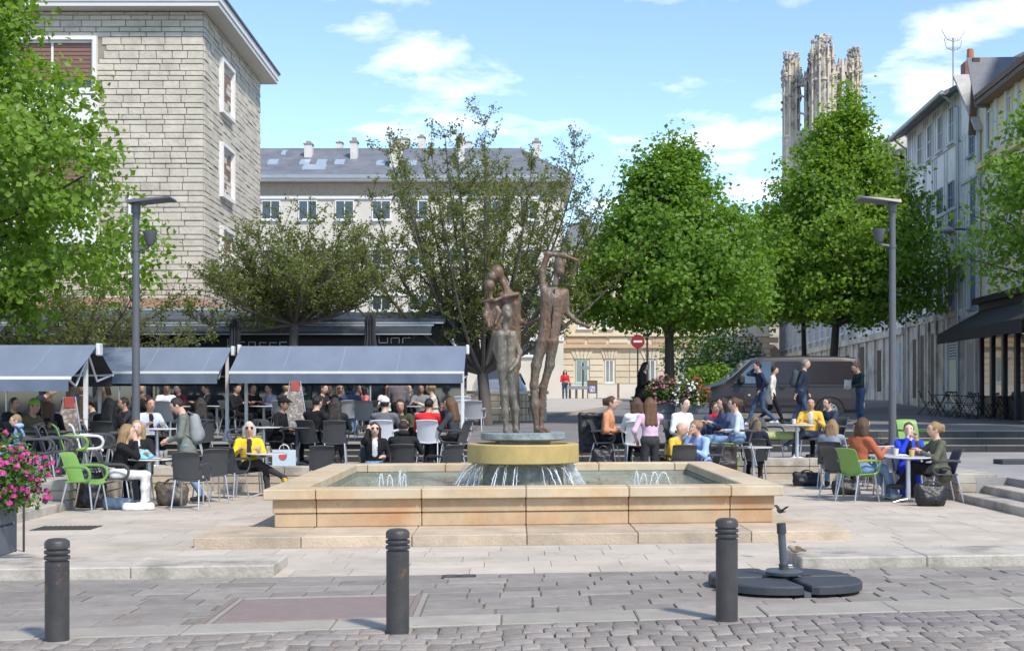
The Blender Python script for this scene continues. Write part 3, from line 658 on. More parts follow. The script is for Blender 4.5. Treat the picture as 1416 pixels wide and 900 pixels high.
m = MB(); m.add([Vector(p) - LO for p in ((-34.3, 87.2, 15.62), (3.95, 87.2, 15.62), (3.95, 100.6, 15.62), (-34.3, 100.6, 15.62), (-34.3, 93.9, 18.6), (.6, 93.9, 18.6))], [(0, 1, 5, 4), (1, 2, 5), (2, 3, 4, 5)]); m.build('roof', M_slate, lb)
Ml = Matrix.Translation(-LO) @ frame_M((0, 88, 0), (1, 0, 0), (0, -1, 0))
for zb in (12.95, 10.05, 7.15, 4.25):
    for k in range(15):
        x = -16.05 + k * 2.36
        if x + 1.25 < 3: window(lb, Ml, x, x + 1.22, zb, zb + 1.25, M_white, None, 2, 1, .07, .06)
def roofz(Y): return 15.62 + (Y - 87.2) * (18.6 - 15.62) / (93.9 - 87.2)
M_sky = mat('skylight_glass', (.35, .4, .45), .1, 0, .1, 1, spec=.9)
for px, py, w in ((378, 225, .65), (422, 225, .65), (445, 225, .65), (470, 225, .65), (527, 226, .6), (570, 226, .6), (660, 226, .6), (393, 212, .3), (435, 232, 1.5)):
    # find depth on the roof plane
    Y = 87.2
    while zof(py, Y) > roofz(Y) and Y < 93.8: Y += .05
    X = xof(px, Y); sl2 = (18.6 - 15.62) / 6.7; m = MB(); hh = .42
    m.add([Vector(p) - LO for p in ((X - w / 2, Y - hh, roofz(Y - hh) + .1), (X + w / 2, Y - hh, roofz(Y - hh) + .1), (X + w / 2, Y + hh, roofz(Y + hh) + .1), (X - w / 2, Y + hh, roofz(Y + hh) + .1), (X - w / 2, Y - hh, roofz(Y - hh) - .05), (X + w / 2, Y - hh, roofz(Y - hh) - .05), (X + w / 2, Y + hh, roofz(Y + hh) - .05), (X - w / 2, Y + hh, roofz(Y + hh) - .05))], [(0, 1, 2, 3), (4, 7, 6, 5), (0, 4, 5, 1), (1, 5, 6, 2), (2, 6, 7, 3), (3, 7, 4, 0)])
    m.build('skylight', M_sky, lb)
M_chim = mat('chimney_render', (.60, .57, .52), .85, 0, .14, 2); M_pot = mat('chimney_pot', (.30, .25, .21), .8, 0, .2, 4)
for px, py0, py1, w, Y in ((427, 196, 214, .5, 92), (470, 196, 206, .4, 96), (490, 191, 217, .45, 91.6), (548, 193, 234, .8, 89.6), (560, 191, 202, .6, 95.5), (583, 187, 203, .45, 95.5), (637, 186, 218, .5, 91), (648, 196, 204, .4, 95.5), (742, 192, 215, .5, 97)):
    a = at(px, py1, Y); b = at(px, py0, Y); h = b.z - a.z
    k = lbx('chimney', M_chim, a.x - w / 2, a.x + w / 2, Y - .4, Y + .4, a.z - .6, a.z + h * .72); lbx('chimney_cap', M_pot, a.x - w / 2 - .06, a.x + w / 2 + .06, Y - .46, Y + .46, a.z + h * .72 + .002, a.z + h * .8, k); lbx('chimney_pot', M_pot, a.x - w * .3, a.x + w * .3, Y - .25, Y + .25, a.z + h * .8 + .002, b.z, k)

# ---- cream stone building down the side street
sb = empty('stone_building', (9, 96, 1.4), 0, 'cream stone house with banded ground floor behind the no entry sign', 'building'); SO = Vector((9, 96, 1.4))
M_cream = mat('cream_stone', (.62, .55, .42), .85, 0, .1, 1, .3, 8, col2=(.55, .45, .31), c2pos=(.5, .7), rnd=.08)
M_cornice = mat('cornice_stone', (.50, .38, .25), .85, 0, .12, 2)
def sbx(name, mt, x0, x1, y0, y1, z0, z1, par=sb):
    m = MB(); m.box(x0 - SO.x, x1 - SO.x, y0 - SO.y, y1 - SO.y, z0 - SO.z, z1 - SO.z); return m.build(name, mt, par)
sbx('wall', M_cream, 3.6, 18, 96, 108, 1.1, 11.6)
wx = [(4.45, 5.3), (6.5, 7.1), (9.3, 10.0), (11.6, 12.3), (14.2, 14.9)]
z = 2.55
while z < 5.0:
    xs = [3.5] + [v for a, b in wx for v in (a - .12, b + .12)] + [18.05]
    for a, b in zip(xs[::2], xs[1::2]):
        n = max(1, round((b - a) / 1.1))
        for i in range(n): sbx('stone_block', M_cream, a + (b - a) * i / n + .02, a + (b - a) * (i + 1) / n - .02, 95.93, 95.998, z + .025, z + .405)
    z += .43
sbx('plinth', mat('plinth', (.66, .63, .57), .85, 0, .08, 1), 3.45, 18.1, 95.88, 96, 1.1, 2.52)
sbx('cornice', M_cornice, 3.4, 18.2, 95.7, 96, 5.02, 5.28); sbx('string_course', M_cream, 3.4, 18.2, 95.8, 96, 5.85, 6.0); sbx('cornice', M_cornice, 3.3, 18.3, 95.5, 96, 11.3, 11.6)
for a in np.arange(3.8, 17.5, 1.5): sbx('panel', M_cornice if int(a) % 2 else M_cream, a, a + 1.3, 95.94, 96, 5.38, 5.78)
for a in (3.5, 5.7, 8.0, 10.6, 13.2, 16): sbx('pilaster', M_cream, a, a + .35, 95.86, 96, 6.02, 11.28)
Mb_ = Matrix.Translation(-SO) @ frame_M((0, 96, 0), (1, 0, 0), (0, -1, 0))
M_teal = mat('pale_teal_paint', (.42, .58, .56), .6, 0, .08, 2); M_grille = mat('window_bars', (.13, .14, .15), .5)
for i, (a, b) in enumerate(wx): window(sb, Mb_, a, b, 2.6, 4.2, M_teal if i == 0 else M_white, mat('reflecting_glass', (.22, .26, .28), .08, 0, .3, .5, spec=.9), 2, 1, .07, .05, None, True); 
for a, b in wx:
    for j in range(5):
        x0, x1 = a - .1 + (b - a + .2) * j / 5, a - .1 + (b - a + .2) * (j + 1) / 5; xm = (a + b) / 2; m = MB(); m.prism([(x - SO.x, z - SO.z) for x, z in ((x0 + .015, 4.28), (x1 - .015, 4.28), (xm + (x1 - xm) * 1.7 - .02, 4.98), (xm + (x0 - xm) * 1.7 + .02, 4.98))], 1, -.12, -.075); m.build('voussoir', M_cream, sb)
for a in (4.6, 6.1, 8.6, 11.2, 14): window(sb, Mb_, a, a + .95, 6.4, 8.1, M_white, None, 2, 1, .08, .06); window(sb, Mb_, a, a + .95, 9.0, 10.7, M_white, None, 2, 1, .08, .06)
m = MB(); m.add([Vector(p) - SO for p in ((3.3, 95.5, 11.6), (18.3, 95.5, 11.6), (18.3, 108, 11.6), (3.3, 108, 11.6), (4.2, 98, 14.0), (18.3, 98, 14.0), (18.3, 106, 14.0), (4.2, 106, 14.0))], [(0, 1, 5, 4), (1, 2, 6, 5), (2, 3, 7, 6), (3, 0, 4, 7), (4, 5, 6, 7)]); m.build('roof', M_slate, sb)

# ---- timber-framed row on the right
HX, HD = 16.04 - .0695 * 49, .0695
hn = Vector((-1, HD, 0)).normalized(); hu = Vector((HD, 1, 0)).normalized()
M_wash = mat('limewash_grey', (.85, .84, .81), .85, 0, .12, 1.5, .3, 12); M_timb = mat('grey_timber', (.60, .62, .64), .8, 0, .15, 3); M_timbw = mat('white_timber', (.62, .63, .63), .8, 0, .12, 3)
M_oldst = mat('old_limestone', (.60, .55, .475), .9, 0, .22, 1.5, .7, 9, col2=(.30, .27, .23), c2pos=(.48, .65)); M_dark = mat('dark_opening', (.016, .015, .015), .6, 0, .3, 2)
M_bluef = mat('blue_grey_joinery', (.25, .30, .36), .6, 0, .08, 3); M_cream2 = mat('cream_render', (.78, .73, .58), .85, 0, .08, 1); M_yel = mat('pale_yellow_render', (.74, .62, .34), .85, 0, .08, 1)
M_oak = mat('brown_timber', (.16, .10, .065), .8, 0, .2, 3)
def house(label, ya, yb, base, eave, depth=8, wall=M_wash, name='timber_house'):
    o = Vector((HX + HD * ya, ya, 0)); e = empty(name, (o.x, o.y, base), 0, label, 'house', 'row of old houses on the right'); E = Vector((o.x, o.y, base))
    M = Matrix.Translation(-E) @ frame_M(o, hu, hn); L = (yb - ya) * math.hypot(1, HD)
    m = MB(); m.box(.002, L - .002, -depth, 0, base - .5, eave, M); m.build('wall', wall, e)
    return e, M, L
def bar(e, M, nm, mt, u0, u1, w0, w1, d=.03, d0=0): m = MB(); m.box(u0, u1, d0, d, w0, w1, M); return m.build(nm, mt, e)
def studs(e, M, u0, u1, w0, w1, step, mt, skip=(), wd=.11, nm='timber_post'):
    u = u0
    while u < u1 - .05:
        if not any(a - .12 < u < b + .05 and w0 < d_ and w1 > c_ for a, b, c_, d_ in skip): bar(e, M, nm, mt, u, u + wd * rng.uniform(.8, 1.2), w0, w1, .03)
        u += step * rng.uniform(.85, 1.15)
# white-grey house
e, M, L = house('tall whitewashed timber house with slate eave and aerial', 49, 58, 1.3, 12.72)
wins = []
for k in range(4):
    u = .95 + 1.72 * k; wins += [(u, u + .72, 10.95, 12.3), (u + .1, u + .86, 7.75, 9.55), (u + .1, u + .86, 4.9, 6.5)]
for i, w in enumerate(wins): window(e, M, *w, M_bluef if i % 3 else M_timbw, None, 2, 3 if i % 3 else 2, .06, .06)
for z0, z1 in ((10.95, 12.6), (8.6, 10.75), (5.6, 8.4)): studs(e, M, .1, L - .1, z0, z1, .33, M_timb, wins)
for z in (12.6, 10.8, 8.45): bar(e, M, 'timber_rail', M_timb, 0, L, z, z + .13, .06)
bar(e, M, 'string_course', M_oldst, 0, L, 4.55, 4.8, .12)
bar(e, M, 'stone_base', M_oldst, 0, L, .9, 4.55, .05)
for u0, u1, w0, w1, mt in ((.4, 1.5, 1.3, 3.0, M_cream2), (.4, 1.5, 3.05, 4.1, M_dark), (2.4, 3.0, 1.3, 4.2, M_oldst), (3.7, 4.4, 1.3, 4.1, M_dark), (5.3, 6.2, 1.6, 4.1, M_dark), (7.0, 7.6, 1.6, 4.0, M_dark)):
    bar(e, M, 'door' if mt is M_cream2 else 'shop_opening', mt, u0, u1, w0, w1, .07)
for j in range(10): bar(e, M, 'louvre', M_timb, .42, 1.48, 3.06 + j * .1, 3.12 + j * .1, .085, .071)
for u in (1.65, 2.2, 3.35, 4.6, 5.05, 6.4, 8.3): bar(e, M, 'pilaster', M_timbw if u in (1.65,) else M_oldst, u, u + .28, .95, 4.55, .13)
m = MB(); A = [(-.1, .65, 12.55), (L + .1, .65, 12.55), (L + .1, -4.2, 14.9), (-.1, -4.2, 14.9)]
m.add([M @ Vector(p) for p in A] + [M @ Vector((p[0], p[1], p[2] - .16)) for p in A], [(0, 1, 2, 3), (4, 7, 6, 5), (0, 4, 5, 1), (1, 5, 6, 2), (2, 6, 7, 3), (3, 7, 4, 0)]); rf = m.build('roof', M_slate, e)
m = MB(); m.tube([M @ Vector((-.1, .72, 12.5)), M @ Vector((L + .1, .72, 12.5))], .085, 8); m.build('gutter', M_zinc, rf)
for u in (.12, 8.6): m = MB(); m.tube([M @ Vector((u, .66, 12.45)), M @ Vector((u, .12, 12.0)), M @ Vector((u, .12, 1.3))], .055, 8); m.build('downpipe', M_zinc, e)
M_brick = mat('chimney_brick', (.25, .13, .095), .9, 0, .25, 6, .4, 15); M_terra = mat('terracotta', (.42, .16, .08), .8, 0, .1, 4)
for u, v, z0, z1 in ((3.4, -1.2, 12.8, 14.35), (9.4, -1.5, 12.4, 13.4)):
    m = MB(); m.box(u - .35, u + .35, v - .3, v + .3, z0, z1, M); c = m.build('chimney', M_brick, rf if False else e); m = MB(); m.tube([M @ Vector((u + .1, v, z1)), M @ Vector((u + .1, v, z1 + .55))], [.15, .12], 10); m.build('chimney_pot', M_terra, c)
m = MB(); b0 = M @ Vector((5.3, -1.0, 13.2)); m.tube([b0, b0 + Vector((0, 0, 2.6))], .03, 6)
for dz, ln in ((2.55, .5), (2.2, .4)):
    for s in (-1, 1): m.tube([b0 + Vector((0, 0, dz - .1)), b0 + Vector((s * .3, s * .1, dz)), b0 + Vector((s * ln, s * .15, dz + .35))], .018, 5)
    for t in range(5): m.tube([b0 + Vector((-.2 + t * .1, -.25, dz)), b0 + Vector((-.2 + t * .1, .25, dz))], .012, 4)
m.build('aerial', M_zinc, e)
# narrow house with a pale tiled gable roof
e, M, L = house('narrow grey timber house with pale steep tiled roof', 46.3, 49, 1.3, 11.0)
w = [(.9, 1.55, 10.0, 11.0), (.7, 1.4, 7.4, 9.2), (.7, 1.4, 4.7, 6.5)]
for q in w: window(e, M, *q, M_bluef, None, 2, 3, .06, .06)
for z0, z1 in ((9.3, 10.9), (6.7, 9.15), (4.5, 6.5)): studs(e, M, .05, L - .1, z0, z1, .33, M_timb, w)
for z in (9.17, 6.55, 4.35): bar(e, M, 'timber_rail', M_timb, 0, L, z, z + .12, .06)
bar(e, M, 'stone_base', M_oldst, 0, L, .9, 4.35, .05); bar(e, M, 'door', mat('grey_door', (.3, .3, .29), .6), .7, 1.7, 1.3, 3.5, .08); bar(e, M, 'door_case', M_timbw, .55, .7, 1.3, 3.7, .1); bar(e, M, 'door_case', M_timbw, 1.7, 1.85, 1.3, 3.7, .1)
M_ptile = mat('pale_tile', (.42, .40, .37), .8, 0, .2, 3, .7, 7, stretch=(1, 1, 2))
m = MB(); A = [(-.15, .3, 10.75), (L + .02, .3, 13.15), (L + .02, -7, 13.15), (-.15, -7, 10.75)]; m.add([M @ Vector(p) for p in A] + [M @ Vector((p[0], p[1], p[2] - .14)) for p in A], [(0, 1, 2, 3), (4, 7, 6, 5), (0, 4, 5, 1), (1, 5, 6, 2), (2, 6, 7, 3), (3, 7, 4, 0)]); m.build('roof', M_ptile, e)
m = MB(); m.prism([(0, 10.95), (L, 10.95), (L, 13.0)], 1, -.2, .01); 
gb = MB(); gb.add([M @ Vector(v) for v in m.v], m.f); gb.build('gable', M_wash, e)
m = MB(); m.tube([M @ Vector((.02, .1, 10.8)), M @ Vector((.02, .1, 1.3))], .05, 8); m.build('downpipe', M_zinc, e)
# cream house with the cafe below
e, M, L = house('cream and yellow house with dark eave and black cafe awning', 36.5, 46.3, .95, 11.6, wall=M_cream2)
for u in np.arange(.3, L, 1.15): bar(e, M, 'render_panel', M_yel, u, u + .55, 9.6, 11.5, .02); bar(e, M, 'pilaster', M_timbw, u + .7, u + .95, 9.6, 11.5, .09); bar(e, M, 'render_panel', M_yel, u, u + .55, 4.9, 8.9, .02); bar(e, M, 'pilaster', M_timbw, u + .7, u + .95, 4.9, 8.9, .07)
bar(e, M, 'ledge', M_yel, 0, L, 9.3, 9.5, .2)
for u in (8.4, 6.3, 4.2): window(e, M, u, u + .75, 9.8, 11.1, M_timbw, None, 2, 1, .06, .06); window(e, M, u, u + .75, 6.2, 8.2, M_timbw, None, 2, 1, .06, .06)
m = MB(); A = [(-.2, .48, 11.55), (L - 1.0, .48, 11.55), (L - 1.0, -4, 14.3), (-.2, -4, 14.3)]; m.add([M @ Vector(p) for p in A] + [M @ Vector((p[0], p[1], p[2] - .2)) for p in A], [(0, 1, 2, 3), (4, 7, 6, 5), (0, 4, 5, 1), (1, 5, 6, 2), (2, 6, 7, 3), (3, 7, 4, 0)]); rf = m.build('roof', M_slate, e)
m = MB(); m.box(-.2, L - .95, .475, .54, 11.42, 11.6, M); m.build('eave_board', M_oak, rf)
m = MB(); m.box(-.2, L - 1.0, .02, .47, 11.30, 11.34, M); m.build('soffit', mat('brown_soffit', (.30, .2, .14), .8), rf)
m = MB(); A = [(L - 1.0, .5, 11.3), (L + .05, .5, 13.1), (L + .05, -6, 13.1), (L - 1.0, -6, 11.3)]; m.add([M @ Vector(p) for p in A] + [M @ Vector((p[0], p[1], p[2] - .12)) for p in A], [(0, 1, 2, 3), (4, 7, 6, 5), (0, 4, 5, 1), (1, 5, 6, 2), (2, 6, 7, 3), (3, 7, 4, 0)]); m.build('gable_roof', M_slate, e)
m = MB(); A = [(L + .05, .32, 13.1), (L + .62, .32, 10.6), (L + .62, .1, 10.6), (L + .05, .1, 13.1)]; m.add([M @ Vector(p) for p in A] + [M @ Vector((p[0] - .14, p[1], p[2] - .04)) for p in A], [(0, 1, 2, 3), (4, 7, 6, 5), (0, 4, 5, 1), (1, 5, 6, 2), (2, 6, 7, 3), (3, 7, 4, 0)]); m.build('barge_board', M_oak, e)
m = MB(); m.box(L - 3.2, L - .2, -2, -1.6, 11.5, 15.2, M); m.build('dormer_wall', M_white, e)
# cafe front
bar(e, M, 'shop_fascia', M_black, 0, L, 3.75, 4.75, .12); bar(e, M, 'shop_cornice', M_black, -.05, L + .05, 4.75, 4.95, .35)
bar(e, M, 'shop_wall', M_black, 0, L, .95, 3.75, .03)
for u in np.arange(.2, L, 1.35):
    bar(e, M, 'shop_post', M_anth, u, u + .22, .95, 3.75, .12)
    bar(e, M, 'shop_window', mat('shop_glass', (.10, .12, .12), .03, 0, .5, .8, spec=1.0), u + .4, u + 1.1, 1.7, 3.6, .05)
m = MB(); A = [(.2, .12, 4.55), (L - .3, .12, 4.55), (L - .3, 1.55, 3.75), (.2, 1.55, 3.75)]
m.add([M @ Vector(p) for p in A] + [M @ Vector((p[0], p[1], p[2] - .03)) for p in A], [(0, 1, 2, 3), (4, 7, 6, 5), (0, 4, 5, 1), (1, 5, 6, 2), (2, 6, 7, 3), (3, 7, 4, 0)]); aw = m.build('cafe_awning', mat('black_canvas', (.018, .017, .018), .8, 0, .2, 6), e)
m = MB(); m.box(.2, L - .3, 1.55, 1.57, 3.42, 3.77, M); m.build('valance', MATS['black_canvas'], aw)
for u in (1, 4, 7): m = MB(); m.lathe([(.02, 0), (.08, -.08), (.075, -.14), (.001, -.15)], 12, M @ Vector((u, .5, 3.7))); m.build('spot_lamp', M_white, e, smooth=40)
# wall lamp on an arm
p = M @ Vector((8.9, .0, 7.1)); m = MB(); m.tube([p, p + hn * .9 + Vector((0, 0, .1)), p + hn * 1.3 + Vector((0, 0, .1))], .035, 8); lm = m.build('wall_lamp', M_anth, e)
m = MB(); q = p + hn * 1.45 + Vector((0, 0, .06)); m.lathe([(.05, .16), (.2, .10), (.33, .0), (.30, -.05), (.001, -.06)], 20, q); m.build('lamp_shade', M_zinc, lm, smooth=40)
# farther houses
def far_house(label, ya, yb, eave, step, tm, g0=1.35, doors=(), roof=True, jet_=.0, stone=4.3, wm=M_wash):
    e, M, L = house(label, ya, yb, 1.2, eave, wall=wm)
    bar(e, M, 'stone_base', M_oldst, 0, L, .8, stone, .06); bar(e, M, 'string_course', M_oldst, 0, L, stone, stone + .3, .22)
    ws = []
    for f, z in enumerate((stone + .7, stone + 3.3)):
        for u in np.arange(1.0, L - 1.2, 2.3): ws.append((u, u + .85, z, z + 1.6))
    ws = [w for w in ws if w[3] < eave - .1]
    for w in ws: window(e, M, *w, M_timbw, None, 2, 3, .07, .06)
    studs(e, M, .1, L - .1, stone + .35, min(stone + 2.9, eave), step, tm, ws, .14)
    if eave > stone + 3: studs(e, M, .1, L - .1, stone + 3.0, eave, step, tm, ws, .14); bar(e, M, 'timber_rail', tm, 0, L, stone + 2.88, stone + 3.05, .07)
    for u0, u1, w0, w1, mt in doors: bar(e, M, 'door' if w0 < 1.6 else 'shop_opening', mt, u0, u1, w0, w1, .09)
    for u in np.arange(.1, L, 2.1): bar(e, M, 'pilaster', M_oldst, u, u + .35, .9, stone, .14)
    m = MB(); A = [(-.1, .55, eave - .05), (L + .1, .55, eave - .05), (L + .1, -4, eave + 3), (-.1, -4, eave + 3)]; m.add([M @ Vector(p) for p in A] + [M @ Vector((p[0], p[1], p[2] - .16)) for p in A], [(0, 1, 2, 3), (4, 7, 6, 5), (0, 4, 5, 1), (1, 5, 6, 2), (2, 6, 7, 3), (3, 7, 4, 0)]); rf = m.build('roof', M_slate, e)
    return e, M, L, rf
M_bluesh = mat('pale_blue_shutter', (.42, .50, .60), .7, 0, .08, 2)
e, M, L, rf = far_house('grey house with slate dormer beside the tall white one', 58, 70, 10.0, .4, M_timb, doors=((1.0, 1.5, 1.9, 4.0, M_bluesh), (2.0, 2.5, 1.9, 4.0, M_dark), (5.2, 6.0, 1.9, 3.8, M_dark), (8.6, 10.4, 1.3, 4.1, M_dark)))
m = MB(); m.box(1.0, 4.6, -2.2, .1, 10.1, 12.0, M); dm = m.build('dormer', mat('dark_slate_cladding', (.07, .08, .10), .6, 0, .15, 2), e)
m = MB(); m.prism([(.4, 12.0), (5.2, 12.0), (4.4, 12.9), (1.2, 12.9)], 1, -3.0, .5); g = MB(); g.add([M @ Vector(v) for v in m.v], m.f); g.build('dormer_roof', M_ptile, dm)
window(e, M @ Matrix.Translation((0, .1, 0)), 2.2, 3.3, 10.5, 11.7, M_white, None, 2, 1, .07, .05)
far_house('old house with carved timber lintels behind the van', 70, 84, 10.5, .42, M_timbw, doors=((1.5, 2.6, 1.9, 3.8, M_dark), (4.5, 5.6, 1.3, 3.9, M_bluesh), (8, 9, 1.9, 3.9, M_dark), (11, 12, 1.3, 3.9, M_dark)), wm=mat('timber_infill', (.36, .35, .34), .85, 0, .15, 2))
far_house('farthest half-timbered house next to the church', 84, 101, 11.5, .45, M_timbw, doors=((2, 3, 1.9, 3.8, M_bluesh), (7, 8, 1.3, 3.9, M_dark), (12, 13, 1.9, 3.9, M_dark)), wm=MATS['timber_infill'])

# ---- gothic church and its ruined tower
M_goth = mat('gothic_stone', (.50, .445, .37), .9, 0, .25, 1.4, .9, 5, col2=(.17, .155, .14), c2pos=(.46, .62)); M_gothd = mat('gothic_shadow', (.03, .028, .026), .9)
M_gothl = mat('clean_gothic_stone', (.56, .49, .38), .9, 0, .15, 1, .5, 5)
ch = empty('church', (18, 112, 1.5), 0, 'old stone church front with a pointed portal behind the van', 'church'); HO = Vector((18, 112, 1.5))
def arch(x0, x1, z0, zs, n=8):
    """pointed arch outline, springing at zs"""
    w = x1 - x0; L_ = [(x0, z0)]; pts = []
    for i in range(n + 1):
        a = PI - (PI / 3) * i / n; pts.append((x1 + w * math.cos(a), zs + w * math.sin(a)))
    for i in range(1, n + 1):
        a = PI / 3 - (PI / 3) * i / n; pts.append((x0 + w * math.cos(a), zs + w * math.sin(a)))
    return [(x0, z0)] + pts + [(x1, z0)]
def chb(name, mt, poly, y0, y1, par=None):
    m = MB(); m.prism([(x - HO.x, z - HO.z) for x, z in poly], 1, y0 - HO.y, y1 - HO.y); return m.build(name, mt, par or ch)
def rect(x0, x1, z0, z1): return [(x0, z0), (x1, z0), (x1, z1), (x0, z1)]
chb('wall', M_gothl, rect(14, 25.5, 1, 9.2), 112, 124)
pw = chb('portal', M_goth, arch(19.3, 22.9, 1.2, 4.3), 111.3, 112); chb('doorway', M_gothd, arch(20.15, 22.05, 1.2, 4.2), 111.2, 111.31, pw)
for k in range(3): chb('archivolt', M_goth, [p for p in arch(19.5 + k * .22, 22.7 - k * .22, 1.2, 4.3)], 111.28 - .0 + k * .004, 111.295 + k * .004, pw)
for a, b in ((18.6, 19.2), (23.0, 23.6), (25, 25.7), (15.4, 15.9)): chb('buttress', M_gothl if a > 22 else M_goth, rect(a, b, 1, 7.4), 110.9, 112); chb('pinnacle', M_goth, [(a, 7.4), (b, 7.4), ((a + b) / 2, 9.2)], 111.1, 111.8)
chb('gable', M_goth, [(19.0, 6.6), (23.2, 6.6), (21.1, 9.6)], 111.4, 111.98)
for a in (16.2, 17.1): w_ = chb('lancet_window', M_gothd, arch(a, a + .75, 2.8, 6.0), 111.93, 112); chb('mullion', M_gothl, rect(a + .34, a + .41, 2.8, 6.3), 111.88, 111.93, w_)
chb('string_course', M_goth, rect(14, 25.6, 7.6, 7.9), 111.8, 112); chb('roof', M_slate, rect(14, 25.5, 9.2, 9.6), 111.6, 124)
tw = empty('church_tower', (27.0, 121, 1.5), 0, 'ruined gothic church tower with broken pinnacles against the sky', 'tower'); TO = Vector((27.0, 121, 1.5))
def pier(c, r, zt, nm='corner_pier'):
    c = Vector((c[0] - TO.x, c[1] - TO.y, 0)); m = MB(); z1 = zt - 1.5
    prof = [(r * 1.15, 0), (r * 1.15, 24 - 1.5), (r * 1.05, 24.05 - 1.5), (r * 1.2, 24.3 - 1.5), (r, 24.5 - 1.5), (r * .95, z1 - 4.2), (r * 1.1, z1 - 4.05), (r * .95, z1 - 3.8), (r * .9, z1 - 1.3)]
    m.lathe(prof, 8, c); o = m.build(nm, M_goth, tw)
    s = MB()
    for k in range(8):
        w = 2 * PI * k / 8 + PI / 8; q = c + Vector((math.cos(w), math.sin(w), 0)) * r * 1.0
        s.tube([q + Vector((0, 0, 14)), q + Vector((0, 0, z1 - 2.2))], .10, 5); s.tube([q + Vector((0, 0, z1 - 2.3)), q + Vector((0, 0, z1 - 1.0 + rng.uniform(-.3, .3)))], [.2, .06], 5)
    s.build('shaft', M_gothl, o)
    s = MB(); s.tube([c + Vector((0, 0, z1 - 1.4)), c + Vector((0, 0, z1 - .5)), c + Vector((0, 0, z1 - .35)), c + Vector((0, 0, z1))], [r * .85, r * .4, r * .45, .12], 8)
    for z in np.arange(z1 - 1.8, z1 - .5, .35):
        for k in range(4): w = PI / 2 * k; q = c + Vector((math.cos(w), math.sin(w), 0)) * (r * .62 * (z1 - .2 - z) / 1.8); s.lathe([(.01, -.12), (.14, 0), (.01, .14)], 5, q + Vector((0, 0, z)))
    s.build('pinnacle', M_goth, o); s = MB()
    for _ in range(150):                            # weathered crockets and broken canopies
        w = rng.uniform(0, 2 * PI); z = z1 - abs(rng.normal(0, 2.6)) - .3; f_ = r * (1.05 if z < z1 - 1.6 else .75); q = c + Vector((math.cos(w) * f_, math.sin(w) * f_, z)); h_ = rng.uniform(.12, .4); s.tube([q, q + Vector((math.cos(w) * .12, math.sin(w) * .12, h_ * .6)), q + Vector((math.cos(w) * .02, math.sin(w) * .02, h_))], [rng.uniform(.07, .16), rng.uniform(.06, .14), .02], 4)
    tag(s.build('crockets', M_goth, o), kind='stuff'); return o
PL, PC, PR, PBk = Vector((24.5, 120.5, 0)), Vector((26.6, 118.0, 0)), Vector((29.85, 120, 0)), Vector((28.0, 123, 0))
pier(PL, .70, 31.9); pier(PC, .95, 32.7); pier(PR, .56, 32.2); pier(PBk, .7, 31.4)
def twall(A, B, nopen, z0, ztop, seed):
    d = (B - A); Lw = d.length; u = d.normalized(); n = Vector((-u.y, u.x, 0)); M = Matrix.Translation(-TO) @ frame_M(A, u, n); r_ = random.Random(seed)
    m = MB(); m.box(.4, Lw - .4, -.35, .35, 1.5, z0, M); w = m.build('tower_wall', M_goth, tw)
    t = MB()                                        # open tracery: mullions, arches and cross bars
    for i in range(nopen + 1):
        x = .5 + (Lw - 1.0) * i / nopen; t.box(x - .15, x + .15, -.14, .14, z0, ztop - r_.uniform(0, 1.4), M)
    for z in np.arange(z0 + 1.3, ztop - .3, 1.5):
        for i in range(nopen):
            if r_.random() < .75:
                x0 = .5 + (Lw - 1.0) * i / nopen; x1 = .5 + (Lw - 1.0) * (i + 1) / nopen; xm = (x0 + x1) / 2
                t.tube([M @ Vector((x0, 0, z)), M @ Vector((x0 + .08, 0, z + .35)), M @ Vector((xm, 0, z + .6)), M @ Vector((x1 - .08, 0, z + .35)), M @ Vector((x1, 0, z))], .10, 5)
    t.box(.4, Lw - .4, -.2, .2, z0, z0 + .35, M); t.build('tracery', M_goth, w)
    k = MB()
    for i in range(int(Lw * 3)):
        x = r_.uniform(.3, Lw - .3); z = ztop + r_.uniform(-1.0, .3); k.tube([M @ Vector((x, r_.uniform(-.2, .2), z - .9)), M @ Vector((x + r_.uniform(-.1, .1), 0, z + r_.uniform(-.2, .4)))], [r_.uniform(.18, .34), r_.uniform(.03, .14)], 5)
    k.build('broken_crest', M_goth, w)
twall(PL, PC, 2, 24.4, 30.2, 1); twall(PC, PR, 3, 24.0, 30.8, 2); twall(PR, PBk, 2, 24, 31.0, 3); twall(PBk, PL, 2, 23, 29.5, 4)
k = MB(); r_ = random.Random(9)
for i in range(70):
    a = r_.uniform(0, 1); p = PC.lerp(PBk, a * .8) + Vector((r_.uniform(-.9, 1.0), 0, 0)) - TO; zt = 32.4 - abs(a - .3) * 2 + r_.uniform(-.9, .4) - 1.5
    k.tube([p + Vector((0, 0, 28.2 - 1.5)), p + Vector((r_.uniform(-.1, .1), 0, zt - .9)), p + Vector((0, 0, zt))], [.34, r_.uniform(.25, .42), .10], 5)
k.build('crown_fragment', M_goth, tw)
